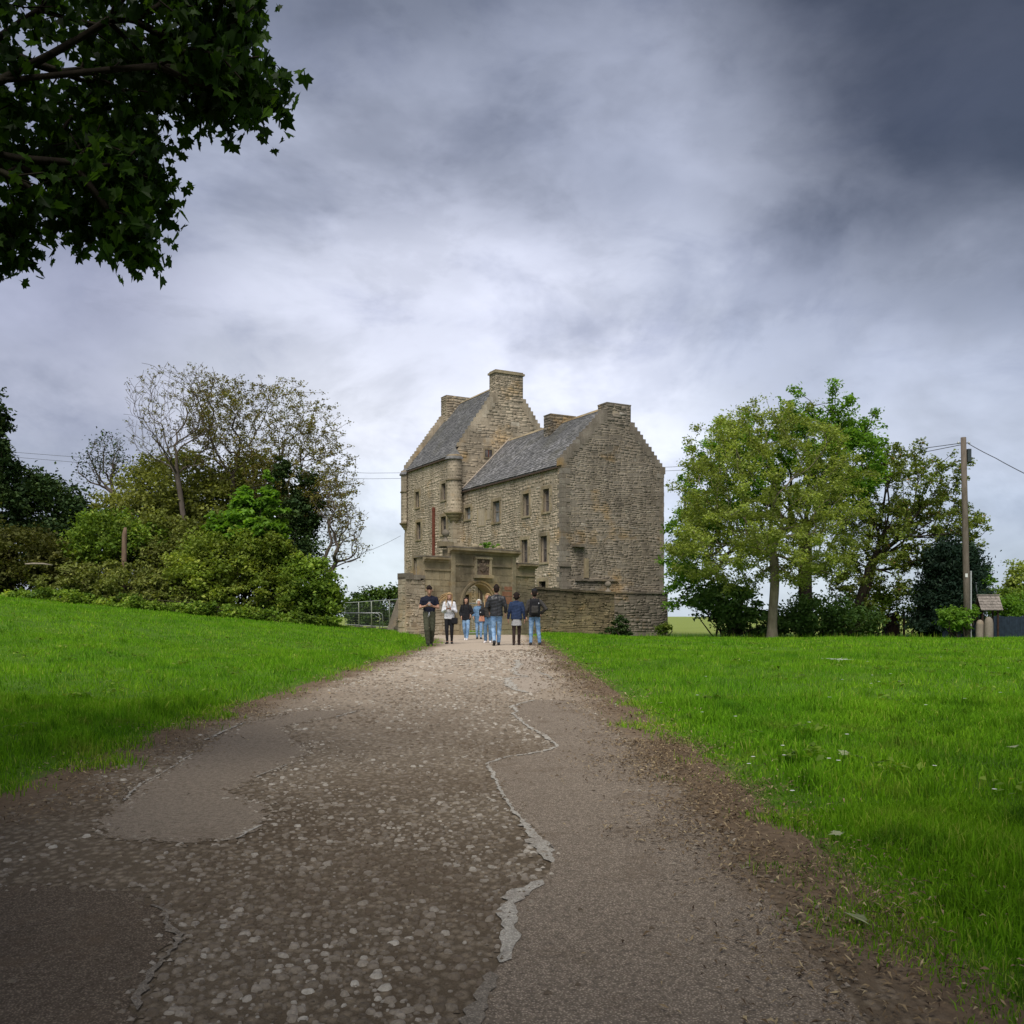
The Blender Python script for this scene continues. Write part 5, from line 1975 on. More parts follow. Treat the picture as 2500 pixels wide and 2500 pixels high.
bush('hedge_bush', 'dark green rounded bush at the castle end of the hedgerow', [E(745, 1430, 75, 65, 48, 2.0, 1), E(790, 1470, 45, 45, 48, 1.5, .5), E(700, 1480, 80, 45, 47.5, 1.7, .6), E(660, 1390, 70, 50, 48.5, 1.6, .5)],
     13000, 0.13, L_HEDGE, rg, stems=9, lump=0.36)
bush('hedge_bush', 'broad yellow-green bush in the middle of the hedgerow', [E(540, 1390, 130, 65, 47, 2.2, 1), E(600, 1450, 120, 50, 46.5, 2, .8), E(470, 1440, 100, 60, 46.5, 2, .7), E(560, 1350, 120, 55, 47.5, 1.8, .7), E(650, 1345, 70, 45, 47.5, 1.6, .4)],
     19000, 0.13, leaf_mat('yellow_green_bush_leaves', [(0.0, (0.055, 0.075, 0.012)), (0.45, (0.110, 0.155, 0.024)), (1.0, (0.21, 0.24, 0.045))], 0.35, gain=1.4), rg, stems=11, lump=0.36)
bush('hedge_bush', 'tangled olive bush filling the gap behind the broad yellow-green bush',
     [E(430, 1370, 85, 70, 49.5, 1.8, 1), E(390, 1300, 70, 50, 50.5, 1.6, .6), E(480, 1320, 60, 50, 50, 1.6, .5), E(640, 1360, 70, 60, 50, 1.6, .6), E(380, 1430, 70, 50, 48.5, 1.5, .6)],
     13000, 0.14, L_BROWN, rg, stems=9, lump=0.38)
bush('hedge_bush', 'bramble thicket with brown stems left of the broad bush', [E(330, 1430, 110, 45, 46, 1.8, 1), E(230, 1410, 90, 40, 46.5, 1.7, .7), E(150, 1430, 80, 30, 46, 1.5, .5), E(400, 1465, 80, 35, 45.5, 1.4, .5)],
     12000, 0.12, L_BROWN, rg, stems=12, lump=0.36)
bush('hedge_bush', 'green bush just behind the broken stump', [E(260, 1320, 85, 75, 49, 1.8, 1), E(340, 1330, 65, 60, 49.5, 1.6, .6), E(200, 1360, 60, 50, 48.5, 1.4, .5)],
     9000, 0.14, L_HEDGE, rg, stems=7, lump=0.36)
bush('hedge_bush', 'shadowy olive bush at the left edge above the lawn', [E(60, 1360, 90, 70, 47, 2, 1), E(-30, 1390, 80, 70, 47, 2, .7), E(120, 1390, 60, 40, 46.5, 1.4, .4), E(-90, 1330, 90, 110, 48, 2, .6)],
     11000, 0.14, leaf_mat('dim_olive_leaves', [(0.0, (0.03, 0.032, 0.010)), (0.5, (0.055, 0.06, 0.015)), (1.0, (0.10, 0.10, 0.026))], 0.25, gain=1.50), rg, stems=8, lump=0.36)  # darker olive leaf colour for this bush
bush('nettle_bank', 'strip of nettles and ivy along the foot of the hedgerow', [E(690, 1515, 110, 17, 45, .6, 1), E(560, 1500, 110, 18, 44.5, .6, 1), E(420, 1488, 110, 18, 44, .6, 1), E(270, 1472, 120, 18, 43.5, .6, 1), E(110, 1458, 110, 18, 43, .6, 1), E(790, 1522, 45, 17, 46, .5, .5)],
     11000, 0.11, L_HEDGE, rg, stems=14, cat='undergrowth', lump=0.7)
bush('far_hedge', 'green hedge beyond the mesh fence left of the castle', [E(930, 1475, 75, 42, 84, 1.6, 1), E(880, 1490, 50, 35, 84, 1.5, .6), E(985, 1460, 30, 30, 84, 1.2, .3), E(940, 1515, 80, 28, 83, 1.2, .6)],
     6500, 0.20, leaf_mat('deep_green_hedge_leaves', [(0.0, (0.018, 0.036, 0.010)), (0.5, (0.036, 0.068, 0.014)), (1.0, (0.085, 0.13, 0.025))], 0.2, gain=1.50), rg, stems=8, cat='hedge', lump=0.36)
bush('gateway_grass', 'tuft of grass growing on top of the gateway', [E(1197, 1333, 24, 9, 49.5, .2, 1)], 500, 0.11, L_GREEN, rg, stems=3, cat='plant', aspect=0.2, flat=0.0)
bush('wall_ivy', 'small ivy patch hanging on the left wing of the gateway', [E(1033, 1385, 6, 14, 46.9, .12, 1), E(1036, 1405, 9, 5, 46.8, .12, .4)], 260, 0.07, L_GREEN, rg, stems=2, cat='plant')

# broken stump
b = on_ground(303, 1470)
q = at(303, 1372, 46.5)
m = MB()
m.tube([(0, 0, -0.1), (.03, 0, .9), (-.02, .02, 1.7), (.02, 0, at(303, 1300, 46.5).z - GR(q.x, q.y) - .1), (.05, 0.03, at(303, 1288, 46.5).z - GR(q.x, q.y))], [.20, .145, .13, .12, .07], 10)
o = m.build('tree_stump', bark_mat('reddish_bark', (0.10, 0.065, 0.045), (0.20, 0.14, 0.10), 0.1), None, True)
o.location = (q.x, q.y, GR(q.x, q.y))
tag(o, 'tall broken reddish trunk stump sticking out of the hedgerow', 'stump')

# ---- the big sycamores the road runs under: one hangs its leaves into the upper left, one is added unseen behind on the right for its shade
LEAF2D = [(0, -0.50), (0.04, -0.18), (0.22, -0.26), (0.30, -0.12), (0.50, 0.02), (0.34, 0.10), (0.36, 0.24), (0.16, 0.20), (0.10, 0.34), (0.0, 0.55),
          (-0.10, 0.34), (-0.16, 0.20), (-0.36, 0.24), (-0.34, 0.10), (-0.50, 0.02), (-0.30, -0.12), (-0.22, -0.26), (-0.04, -0.18)]


def lobed(C, size, rng, droop=0.9):
    """five-lobed leaves hanging from their stalks; each leaf 18 corners, folded along the rib"""
    n = len(C)
    L2 = np.array(LEAF2D)
    k = len(L2)
    ax = rng.normal(0, 0.55, (n, 3))
    ax[:, 2] -= droop
    ax /= np.linalg.norm(ax, axis=1, keepdims=True)
    nr = rng.normal(0, 1, (n, 3))
    nr[:, 2] += 0.6
    nr -= ax * (nr * ax).sum(1, keepdims=True)
    nr /= np.linalg.norm(nr, axis=1, keepdims=True) + 1e-9
    sd_ = np.cross(nr, ax)
    s = size * (1 + rng.uniform(-.35, .3, n))
    f = rng.uniform(0.05, 0.35, n)
    x = L2[:, 0][None] * s[:, None]
    y = L2[:, 1][None] * s[:, None]
    zf = np.abs(L2[:, 0])[None] * (f * s)[:, None] - (L2[:, 1][None] ** 2) * (0.25 * s)[:, None]
    V = C[:, None] + sd_[:, None] * x[..., None] + ax[:, None] * y[..., None] + nr[:, None] * zf[..., None]
    return V


def big_sycamore(label, base, trunk, lobes, n_tips, near_lobes, rng, r_trunk, n_leaf_near, n_leaf_far, parts, e=1.55):
    base = np.array(base, float)
    T = [ell(c, r_, int(w), rng) for c, r_, w in lobes + near_lobes]
    nn = sum(int(l[2]) for l in near_lobes)
    T = np.concatenate(T) - base
    P, par, tips = skeleton([np.array(t, float) - base for t in trunk], T, rng, step=0.35, kpath=0.2, wander=0.14, up=0.05)
    rad, load = radii(P, par, r_trunk, 0.0055, e)
    W = P + base
    rad = np.where(W[:, 1] > 3.6, np.minimum(rad, 0.027), rad)
    V, Fc = branch_mesh(P, par, rad, load, 9, 4)
    t = thing('sycamore_tree', label, 'tree', tuple(base))
    link('trunk', mesh_np('trunk', V, Fc), t, BARK_BLACK, True)
    tw = np.where(load <= 4)[0]
    W = P + base
    near = np.zeros(len(P), bool)
    for c, r_, w in near_lobes:
        near |= ((((W - np.array(c)) / (np.array(r_) * 1.15)) ** 2).sum(1) < 1)
    tn_, tf = tw[near[tw]], tw[~near[tw]]
    if n_leaf_near and len(tn_):
        C = P[tn_[rng.integers(0, len(tn_), n_leaf_near)]] + rng.normal(0, 0.085, (n_leaf_near, 3)) + np.array([0, 0, -0.06])
        V = lobed(C, 0.112, rng)
        k = V.shape[1]
        tint = np.clip(rng.normal(0.45, 0.25, len(C)), 0, 1)
        # the clearest 300 become leaves of their own: those lowest and outermost towards the view
        Wc = C + base
        dist = np.linalg.norm(Wc - np.array([0, 0, ZC]), axis=1)
        score = dist - 0.8 * Wc[:, 0] + 0.6 * Wc[:, 2]
        vis = (Wc[:, 1] > 3) & ((HY - (Wc[:, 2] - ZC) / np.maximum(Wc[:, 1], .1) * F) > 0) & (Wc[:, 0] / np.maximum(Wc[:, 1], .1) > -0.54)
        cand = np.where(vis)[0]
        cand = cand[np.argsort(score[cand])][:parts]
        for i in cand:
            me = bpy.data.meshes.new('leaf')
            me.from_pydata([tuple(p) for p in (V[i] - C[i])], [], [tuple(range(0, 10)), (0,) + tuple(range(9, 18))])
            a = me.attributes.new('tint', 'FLOAT', 'POINT')
            a.data.foreach_set('value', np.full(k, tint[i], dtype=np.float32))
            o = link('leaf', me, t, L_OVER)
            o.location = tuple(C[i])
        rest = np.ones(len(C), bool)
        rest[cand] = False
        V = V[rest]
        m_ = len(V)
        idx = np.concatenate([np.arange(0, 10)[None] + k * np.arange(m_)[:, None], np.concatenate([[0], np.arange(9, 18)])[None] + k * np.arange(m_)[:, None]])
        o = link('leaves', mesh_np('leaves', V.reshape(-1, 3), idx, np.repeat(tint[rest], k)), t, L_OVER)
        o['kind'] = 'stuff'
    if n_leaf_far and len(tf):
        C = P[tf[rng.integers(0, len(tf), n_leaf_far)]] + rng.normal(0, 0.28, (n_leaf_far, 3))
        Wc = C + base
        hang = (Wc[:, 1] > 3.0) & (Wc[:, 0] / np.maximum(Wc[:, 1], .1) > -0.56) & ((Wc[:, 2] - ZC) / np.maximum(Wc[:, 1], .1) < 0.67)
        C = C[~hang]
        V = lobed(C, 0.25, rng)[:, [0, 3, 4, 7, 9, 11, 14, 15]]       # fewer corners for the leaves overhead
        k, m_ = V.shape[1], len(C)
        idx = np.arange(k)[None] + k * np.arange(m_)[:, None]
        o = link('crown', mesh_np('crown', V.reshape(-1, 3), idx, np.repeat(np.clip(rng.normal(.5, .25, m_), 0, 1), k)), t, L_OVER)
        o['kind'] = 'stuff'
    return t


def off_lobe(px, py, rx, ry, Y, d, n):
    c, r_ = px_ell(px, py, rx, ry, Y, d)
    return (c, r_, n)


NEAR = [off_lobe(120, 90, 260, 160, 6.6, .9, 95), off_lobe(420, 70, 190, 110, 6.6, .8, 70), off_lobe(535, 180, 105, 85, 6.4, .5, 36), off_lobe(230, 290, 165, 125, 6.6, .7, 62),
        off_lobe(60, 400, 110, 150, 6.6, .7, 40), off_lobe(325, 415, 105, 95, 6.5, .5, 42), off_lobe(190, 480, 140, 65, 6.4, .45, 34), off_lobe(315, 560, 45, 62, 6.3, .3, 16),
        off_lobe(15, 570, 30, 60, 6.4, .3, 9), off_lobe(625, 212, 50, 42, 6.3, .3, 14), off_lobe(-200, 250, 200, 300, 6.8, 1, 60), off_lobe(530, 50, 100, 70, 6.5, .5, 30)]
sb = (-6.6, 1.2, GR(-6.6, 1.2) - .1)
big_sycamore('sycamore overhanging the road from the left, its dark lobed leaves filling the upper corner', sb,
             [sb, (-6.5, 1.3, 2.2), (-6.2, 1.9, 3.8), (-5.6, 2.6, 5.2), (-5.0, 3.2, 6.6)],
             [((-7.0, 0.4, 8.5), (3.6, 4.4, 2.8), 190), ((-4.7, 1.8, 4.5), (2.3, 2.3, 1.0), 230), ((-7.5, 5.0, 6.5), (2.2, 2.8, 2.5), 70), ((-6.5, -3.5, 7.0), (3.4, 3, 2.4), 80), ((-0.8, -2.7, 6.6), (5.4, 2.5, 1.3), 330)],  # low and rearward lobes added out of view to shade the near road
             0, NEAR, np.random.default_rng(21), 0.36, 5500, 29000, 300)
sb = (6.4, -3.2, GR(6.4, -3.2) - .1)
big_sycamore('sycamore on the right verge behind the viewer, shading the near road', sb,
             [sb, (6.3, -3.1, 2.4), (6.0, -2.7, 4.2), (5.6, -2.2, 6.0)],
             [((6.6, -0.6, 7.6), (3.2, 4.2, 2.6), 190), ((4.3, 1.7, 4.5), (2.2, 2.2, 1.0), 260), ((6.9, -3.2, 6.4), (3.0, 2.8, 2.0), 90), ((7.2, 4.0, 5.4), (2.2, 2.4, 1.6), 70)],  # unseen crown, its low lobes shaped to darken the near right corner
             0, [], np.random.default_rng(22), 0.40, 0, 18000, 0)
# ------------------------------------------------------------------ pole, wires, fences, small things round the lawn
M_POLE = bark_mat('grey_creosoted_pole', (0.095, 0.078, 0.062), (0.18, 0.15, 0.125), 0.05)
M_WIRE = plain('dark_cable', (0.05, 0.05, 0.055), 0.6, 0.3)
M_BOX = plain('dark_grey_metal_box', (0.035, 0.045, 0.05), 0.5, 0.4)
M_WHITE = plain('white_notice', (0.62, 0.62, 0.60), 0.6, 0.3)
PY = 46.0
pb = at(2362, 1560, PY)
pz = GR(pb.x, PY)
pt = at(2352, 1068, PY)
pole = thing('telegraph_pole', 'tall grey wooden pole carrying overhead cables at the right of the lawn', 'pole', (pb.x, PY, pz))
d_ = pt - Vector((pb.x, PY, pz))
MB().tube([(0, 0, -.3), d_ * 0.3, d_ * 0.65, d_], [.155, .150, .140, .125], 14).build('shaft', M_POLE, pole, True)
f_ = lambda y: d_ * ((ZC - (y - HY) / F * PY - pz) / d_.z)
q = f_(1112)
MB().box(q.x + .13, q.x + .30, q.y - .16, q.y + .10, q.z - .32, q.z + .30).build('junction_box', M_BOX, pole)
for sx in (-1, 1):
    q = f_(1082)
    MB().tube([(q.x + sx * .11, q.y, q.z), (q.x + sx * .24, q.y - .02, q.z + .02)], .022, 6).build('bracket', M_BOX, pole)
    MB().lathe([(.01, -.07), (.05, -.06), (.06, 0), (.04, .05), (.01, .07)], 10, (q.x + sx * .26, q.y - .02, q.z + .02)).build('insulator', M_GALV, pole, True)
q0, q1 = f_(1545), f_(1394)
MB().box(q0.x + .13, q0.x + .185, q0.y - .06, q0.y + .03, 0.0, q1.z).build('cable_guard', M_GALV, pole)
q = f_(1405)
MB().box(q.x - .12, q.x + .0, q.y - .165, q.y - .150, q.z - .09, q.z + .09).build('notice', M_WHITE, pole)


def wire(pts, label, sag=0.0, r_=0.018):
    P = [at(*p) for p in pts]
    fine = []
    for a, b in zip(P[:-1], P[1:]):
        for k in range(8):
            t = k / 8
            p = a.lerp(b, t)
            p.z -= sag * 4 * t * (1 - t)
            fine.append(p)
    fine.append(P[-1])
    o = MB().tube([p - fine[0] for p in fine], r_, 5).build('overhead_cable', M_WIRE, None, True)
    o.location = fine[0]
    tag(o, label, 'cable')


wire([(2346, 1082, 46), (2170, 1106, 58), (1640, 1140, 84), (1250, 1152, 92), (900, 1155, 96), (500, 1140, 96), (60, 1106, 92), (-300, 1075, 90)], 'upper overhead cable running left from the pole behind the castle')
wire([(2346, 1086, 46), (2150, 1125, 58), (1640, 1149, 84), (1250, 1165, 92), (900, 1169, 96), (500, 1155, 96), (60, 1118, 92), (-300, 1085, 90)], 'lower overhead cable running left from the pole behind the castle')
wire([(2364, 1083, 46), (2430, 1118, 43.5), (2520, 1165, 40), (2800, 1300, 33)], 'overhead cable dropping from the pole to the right edge', 0.02)
wire([(978, 1308, 72.0), (900, 1345, 64), (830, 1362, 58)], 'thin cable from the tower slanting down to the left', 0.05, .012)

# ---- mesh security fence left of the gateway
M_MESH = plain('fence_wire', (0.10, 0.115, 0.11), 0.6, 0.3)
M_SCRIM = plain('grey_rubber_block', (0.12, 0.11, 0.10), 0.9, 0.1)
fp = [(988, 60.0), (951, 64.0), (907, 70.0), (876, 75.0), (842, 81.0)]
names = ['mesh fence panel nearest the gateway', 'second mesh fence panel from the gateway', 'third mesh fence panel from the gateway', 'mesh fence panel farthest from the gateway by the bushes']
for i in range(4):
    (xa, Ya), (xb, Yb) = fp[i], fp[i + 1]
    A = Vector(((xa - CX) / F * Ya, Ya, 0))
    B = Vector(((xb - CX) / F * Yb, Yb, 0))
    A.z, B.z = GR(A.x, A.y), GR(B.x, B.y)
    dv = B - A
    L_ = dv.length - .10
    t = thing('fence_panel', names[i] + ', galvanised tube frame', 'fence', A, math.atan2(dv.y, dv.x), 'mesh security fence panels')
    sl = dv.z / L_
    H_ = 2.0
    P = lambda u, z: (u, 0, z + u * sl)
    MB().tube([P(.05, .12), P(.05, H_ - .08), P(.13, H_), P(L_ - .08, H_), P(L_, H_ - .08), P(L_, .12)], .028, 6).build('frame', M_GALV, t, True)
    MB().tube([P(.05, .16), P(L_, .16)], .022, 6).build('bottom_rail', M_GALV, t, True)
    m = MB()
    n_ = int(L_ / .11)
    for k in range(1, n_):
        u = .05 + (L_ - .05) * k / n_
        m.add([P(u - .006, .16), P(u + .006, .16), P(u + .006, H_ - .02), P(u - .006, H_ - .02)], [(0, 1, 2, 3)])
    for k in range(1, 9):
        z = .16 + (H_ - .2) * k / 9
        m.add([P(.05, z - .004), P(L_, z - .004), P(L_, z + .004), P(.05, z + .004)], [(0, 1, 2, 3)])
    tag(m.build('wire_mesh', M_MESH, t), kind='stuff')
    MB().box(-.12, .22, -.32, .32, -.02, .12).build('foot', M_SCRIM, t)
bA, bB = at(862, 1530, 58), at(927, 1530, 58)
bz = GR(bB.x, 58)
hb = 0.98
w_ = bB.x - bA.x
t = thing('pedestrian_barrier', 'low white tubular barrier with rounded corner in front of the mesh fence', 'barrier', (bA.x, 58, bz))
MB().tube([(-1.2, 0, hb), (w_ - .22, 0, hb), (w_ - .08, 0, hb - .05), (w_, 0, hb - .2), (w_, 0, .05)], .03, 8).build('frame', M_GALV, t, True)
MB().tube([(-1.2, .18, hb + .03), (w_ - .05, .18, hb + .03), (w_ + .10, .18, hb - .03), (w_ + .16, .18, hb - .2), (w_ + .16, .18, .05)], .024, 8).build('frame', M_GALV, t, True)
MB().box(w_ - .06, w_ + .22, -.25, .35, -.02, .06).build('foot', M_SCRIM, t)
MB().tube([(-1.2, 0, hb), (-1.2, 0, .05)], .03, 8).build('leg', M_GALV, t, True)
p = at(1000, 1545, 48.5)
o = MB().box(-.32, .32, -.2, .2, -.02, .10).build('stone_slab', M_ASH, None, tint=0.95)
o.location = (p.x, p.y, GR(p.x, p.y))
o.rotation_euler = (0.02, 0.04, 0.4)
tag(o, 'flat pale stone slab lying in the grass before the left wall', 'slab')
p = at(95, 1378, 44.2)
o = MB().tube([(-.65, 0, 0.02), (-.3, 0.06, .04), (.2, 0, .03), (.6, .1, -.03)], [.03, .045, .04, .02], 8).build('fallen_branch', plain('bleached_wood', (0.26, 0.225, 0.18), 0.9, 0.1, .2), None, True)
o.location = p
tag(o, 'bleached dead branch caught in the bushes at the left', 'branch')

# ---- right edge: shingled little roof, standing stones, blue fence, dark shed
M_SHINGLE = plain('grey_shingle', (0.21, 0.185, 0.165), 0.9, 0.15, 0.35, 6, 0.4)
M_BLUE = plain('dark_blue_boards', (0.026, 0.040, 0.060), 0.75, 0.2, 0.3, 7)
M_RUST = plain('dark_rusty_sheet', (0.035, 0.020, 0.015), 0.8, 0.2, 0.4, 6)
c = at(2412, 1548, 47)
cz = GR(c.x, 47)
rt = thing('well_roof', 'little pitched roof of grey shingles on dark posts at the right edge', 'shelter', (c.x, 47, cz), R(-8))
zr, ze, hx, hy = ZC - (1455 - HY) / F * 47 - cz, ZC - (1489 - HY) / F * 47 - cz, .52, .55
for s in (-1, 1):
    nrows = 5
    for k in range(nrows):
        f0, f1 = k / nrows, (k + 1) / nrows
        n_ = 5
        off = 0.5 if k % 2 else 0
        for j in range(-1 if off else 0, n_):
            x0 = max(-hx, -hx + 2 * hx * (j + off) / n_) + .004
            x1 = min(hx, -hx + 2 * hx * (j + 1 + off) / n_) - .004
            if x1 - x0 < .05:
                continue
            ya_, yb_ = s * hy * (1 - f0) * 1.0, s * hy * (1 - f1)
            za, zb = ze + (zr - ze) * f0, ze + (zr - ze) * f1
            j2 = random.uniform(-.015, .015)
            vs = [(x0, ya_ + s * .03, za - .03 + j2), (x1, ya_ + s * .03, za - .03 - j2), (x1, yb_, zb), (x0, yb_, zb)]
            vs2 = [(x, y + s * .02, z + .035) if i < 2 else (x, y + s * .006, z + .012) for i, (x, y, z) in enumerate(vs)]
            MB().hexa(vs + vs2).build('shingle', M_SHINGLE, rt)
MB().box(-hx - .03, hx + .03, -.06, .06, zr + .02, zr + .08).build('ridge_board', M_SHINGLE, rt)
for x in (-hx + .03, hx - .08):
    MB().add([(x, -hy + .05, ze), (x, hy - .05, ze), (x, 0, zr - .03), (x + .04, -hy + .05, ze), (x + .04, hy - .05, ze), (x + .04, 0, zr - .03)],
             [(0, 2, 1), (3, 4, 5), (0, 1, 4, 3), (1, 2, 5, 4), (2, 0, 3, 5)]).build('gable_board', M_RUST, rt)
for x in (-.38, .34):
    for y in (-.36, .36):
        MB().box(x - .04, x + .04, y - .04, y + .04, -.1, ze + .1).build('post', M_RUST, rt)
MB().tube([(-hx, 0, zr + .06), (-hx - .02, 0, zr + .35), (-hx - .04, 0, zr + .62)], [.06, .035, .012], 8).build('finial', M_BOX, rt, True)
MB().ball((-hx - .04, 0, zr + .64), .05, 8, 6).build('finial_knob', M_BOX, rt, True)
for (xa, xb, y0, Y, lab) in ((2383, 2402, 1513, 45.9, 'rounded standing stone, left one under the shingled roof'), (2404, 2424, 1506, 45.6, 'taller rounded standing stone in front of the shingled roof')):
    p = at((xa + xb) / 2, 1548, Y)
    z0 = GR(p.x, p.y)
    hgt = ZC - (y0 - HY) / F * Y - z0
    r_ = (xb - xa) / 2 / F * Y
    o = MB().lathe([(r_ * 1.0, -.15), (r_ * 1.03, hgt * .4), (r_, hgt * .72), (r_ * .8, hgt * .9), (r_ * .4, hgt * .985), (.01, hgt)], 14).build('standing_stone', M_GREY, None, True, tint=0.5)
    o.location = (p.x, p.y, z0)
    tag(o, lab, 'stone')


def board_fence(name, label, px0, px1, ytop, Y0, Y1, w=.13):
    A, B = at(px0, 1548, Y0), at(px1, 1548, Y1)
    A.z, B.z = GR(A.x, A.y), GR(B.x, B.y)
    d = B - A
    t = thing(name, label, 'fence', A, math.atan2(d.y, d.x))
    L_ = d.length
    n = int(L_ / w)
    for k in range(n):
        u0, u1 = L_ * k / n + .004, L_ * (k + 1) / n - .004
        hh = ZC - (ytop - HY) / F * (Y0 + (Y1 - Y0) * k / n) - (A.z + d.z * k / n) + random.uniform(-.02, .02)
        MB().box(u0, u1, -.012 - .006 * (k % 2), .012, d.z * k / n - .1, d.z * k / n + hh).build('board', M_BLUE, t)
    for z in (.3, .8):
        MB().box(0, L_, .013, .05, z, z + .08).build('rail', M_BLUE, t)


board_fence('blue_fence', 'dark blue board fence running off at the right edge', 2426, 2560, 1505, 48.5, 46.5)
board_fence('blue_fence', 'short dark blue board fence left of the pole', 2300, 2384, 1521, 48.8, 48.6)
A = at(2168, 1548, 54)
sz = GR(A.x, 54)
t = thing('corrugated_shed', 'small dark rusty corrugated lean-to among the trees', 'shed', (A.x, 54, sz))
w_ = 28 / F * 54
h0, h1 = ZC - (1506 - HY) / F * 54 - sz, ZC - (1496 - HY) / F * 54 - sz
n_ = 8
for k in range(n_):
    u0, u1 = w_ * k / n_, w_ * (k + 1) / n_
    ha, hb2 = h0 + (h1 - h0) * k / n_, h0 + (h1 - h0) * (k + 1) / n_
    MB().hexa([(u0 + .004, -.03, -.1), (u1 - .004, 0, -.1), (u1 - .004, .03, -.1), (u0 + .004, .03, -.1), (u0 + .004, -.03, ha), (u1 - .004, 0, hb2), (u1 - .004, .03, hb2), (u0 + .004, .03, ha)]).build('sheet_rib', M_RUST, t)
MB().box(-.03, w_ + .03, .031, .8, -.1, h0 - .05).build('body', M_RUST, t)
MB().hexa([(-.06, -.08, h0 + .01), (w_ + .06, -.08, h1 + .01), (w_ + .06, .85, h1 + .01), (-.06, .85, h0 + .01), (-.06, -.08, h0 + .05), (w_ + .06, -.08, h1 + .05), (w_ + .06, .85, h1 + .05), (-.06, .85, h0 + .05)]).build('roof', M_RUST, t)
p = at(2207, 1548, 53)
o = MB().box(-.05, .05, -.05, .05, -.1, ZC - (1495 - HY) / F * 53 - GR(p.x, p.y)).build('gate_post', M_RUST, None)
o.location = (p.x, p.y, GR(p.x, p.y))
tag(o, 'dark square gate post right of the rusty lean-to', 'post')
A = at(2222, 1548, 52)
gwz = GR(A.x, 52)
t = thing('garden_wall', 'tumbled low rubble wall below the conifer', 'wall', (A.x, 52, gwz))
r = random.Random(77)
W_ = 84 / F * 52
for row in range(2):
    u = 0.05 * row
    while u < W_:
        w = r.uniform(.16, .36)
        h = r.uniform(.15, .22)
        m = MB().ball((0, 0, 0), .5, 8, 6, (w, .32, h * 1.25))
        if row == 0 or r.random() < .7:
            m.build('stone', M_MOSSY, t, False, loc=(u + w / 2, r.uniform(-.04, .04), .08 + row * .19), tint=r.uniform(.4, 1.0))
        u += w * .95
p = at(2246, 1537, 51)
o = MB().box(-.14, .14, -.12, .12, -.05, .26).build('white_block', M_WHITE, None)
o.location = (p.x, 51, GR(p.x, 51))
tag(o, 'small white block beside the low rubble wall', 'block')

# ---- pale fallen leaves on the right lawn
L_PALE = leaf_mat('pale_fallen_leaf', [(0.0, (0.22, 0.26, 0.14)), (1.0, (0.34, 0.36, 0.22))], 0.1)
FL = [(2064, 1854, .16, 'pale curled leaf on the lawn, topmost of three close together'), (2096, 1864, .20, 'long pale leaf on the lawn, middle of three close together'), (2142, 1878, .12, 'small pale leaf on the lawn, lowest of three close together'),
      (2044, 2057, .11, 'pale leaf lying alone on the lawn towards the road'), (2098, 2273, .13, 'long pale green leaf on the bare litter strip'), (1610, 1727, .10, 'white leaf near the road edge far up the lawn'),
      (2472, 1838, .13, 'pale leaf close to the right edge of the lawn')]
for px, py, s, lab in FL:
    p = on_ground(px, py)
    V = lobed(np.zeros((1, 3)), s, np.random.default_rng(int(px)), 0.0)[0]
    me = bpy.data.meshes.new('fallen_leaf')
    V[:, 2] *= 0.3
    me.from_pydata([tuple(q) for q in V], [], [tuple(range(0, 10)), (0,) + tuple(range(9, 18))])
    a = me.attributes.new('tint', 'FLOAT', 'POINT')
    a.data.foreach_set('value', np.full(len(V), .6, dtype=np.float32))
    o = link('fallen_leaf', me, None, L_PALE)
    o.location = p + Vector((0, 0, .055))
    tag(o, lab, 'leaf', 'fallen leaves on the right lawn')
# ------------------------------------------------------------------ the walkers
def cap_mesh(m, p0, p1, r0, r1, flat=1.0, n=14, flat0=False, flat1=False):
    """a tapered limb with rounded (or cut) ends, squeezed front to back by flat"""
    p0, p1 = Vector(p0), Vector(p1)
    d = p1 - p0
    L_ = d.length
    d = d.normalized() if L_ > 1e-6 else Vector((0, 0, 1))
    u = d.orthogonal().normalized()
    w = d.cross(u)
    rings = []
    if flat0:
        rings += [(0.0, 0.001), (0.0, r0)]
    else:
        rings += [(-r0 * math.cos(a), r0 * math.sin(a)) for a in (0.02, PI * .18, PI * .34, PI * .5)]
    if flat1:
        rings += [(L_, r1), (L_, 0.001)]
    else:
        rings += [(L_ + r1 * math.sin(a), r1 * math.cos(a)) for a in (0.0, PI * .16, PI * .32, PI * .48)]
    o = len(m.v)
    for (t, rad) in rings:
        for k in range(n):
            a = 2 * PI * k / n
            p = p0 + d * t
            q = (u * math.cos(a) + w * math.sin(a)) * rad
            m.v.append((p.x + q.x, p.y + q.y * flat, p.z + q.z))
    for i in range(len(rings) - 1):
        for k in range(n):
            a, b = o + i * n + k, o + i * n + (k + 1) % n
            m.f.append((a, b, b + n, a + n))
    m.f.append(tuple(o + k for k in reversed(range(n))))
    m.f.append(tuple(o + (len(rings) - 1) * n + k for k in range(n)))


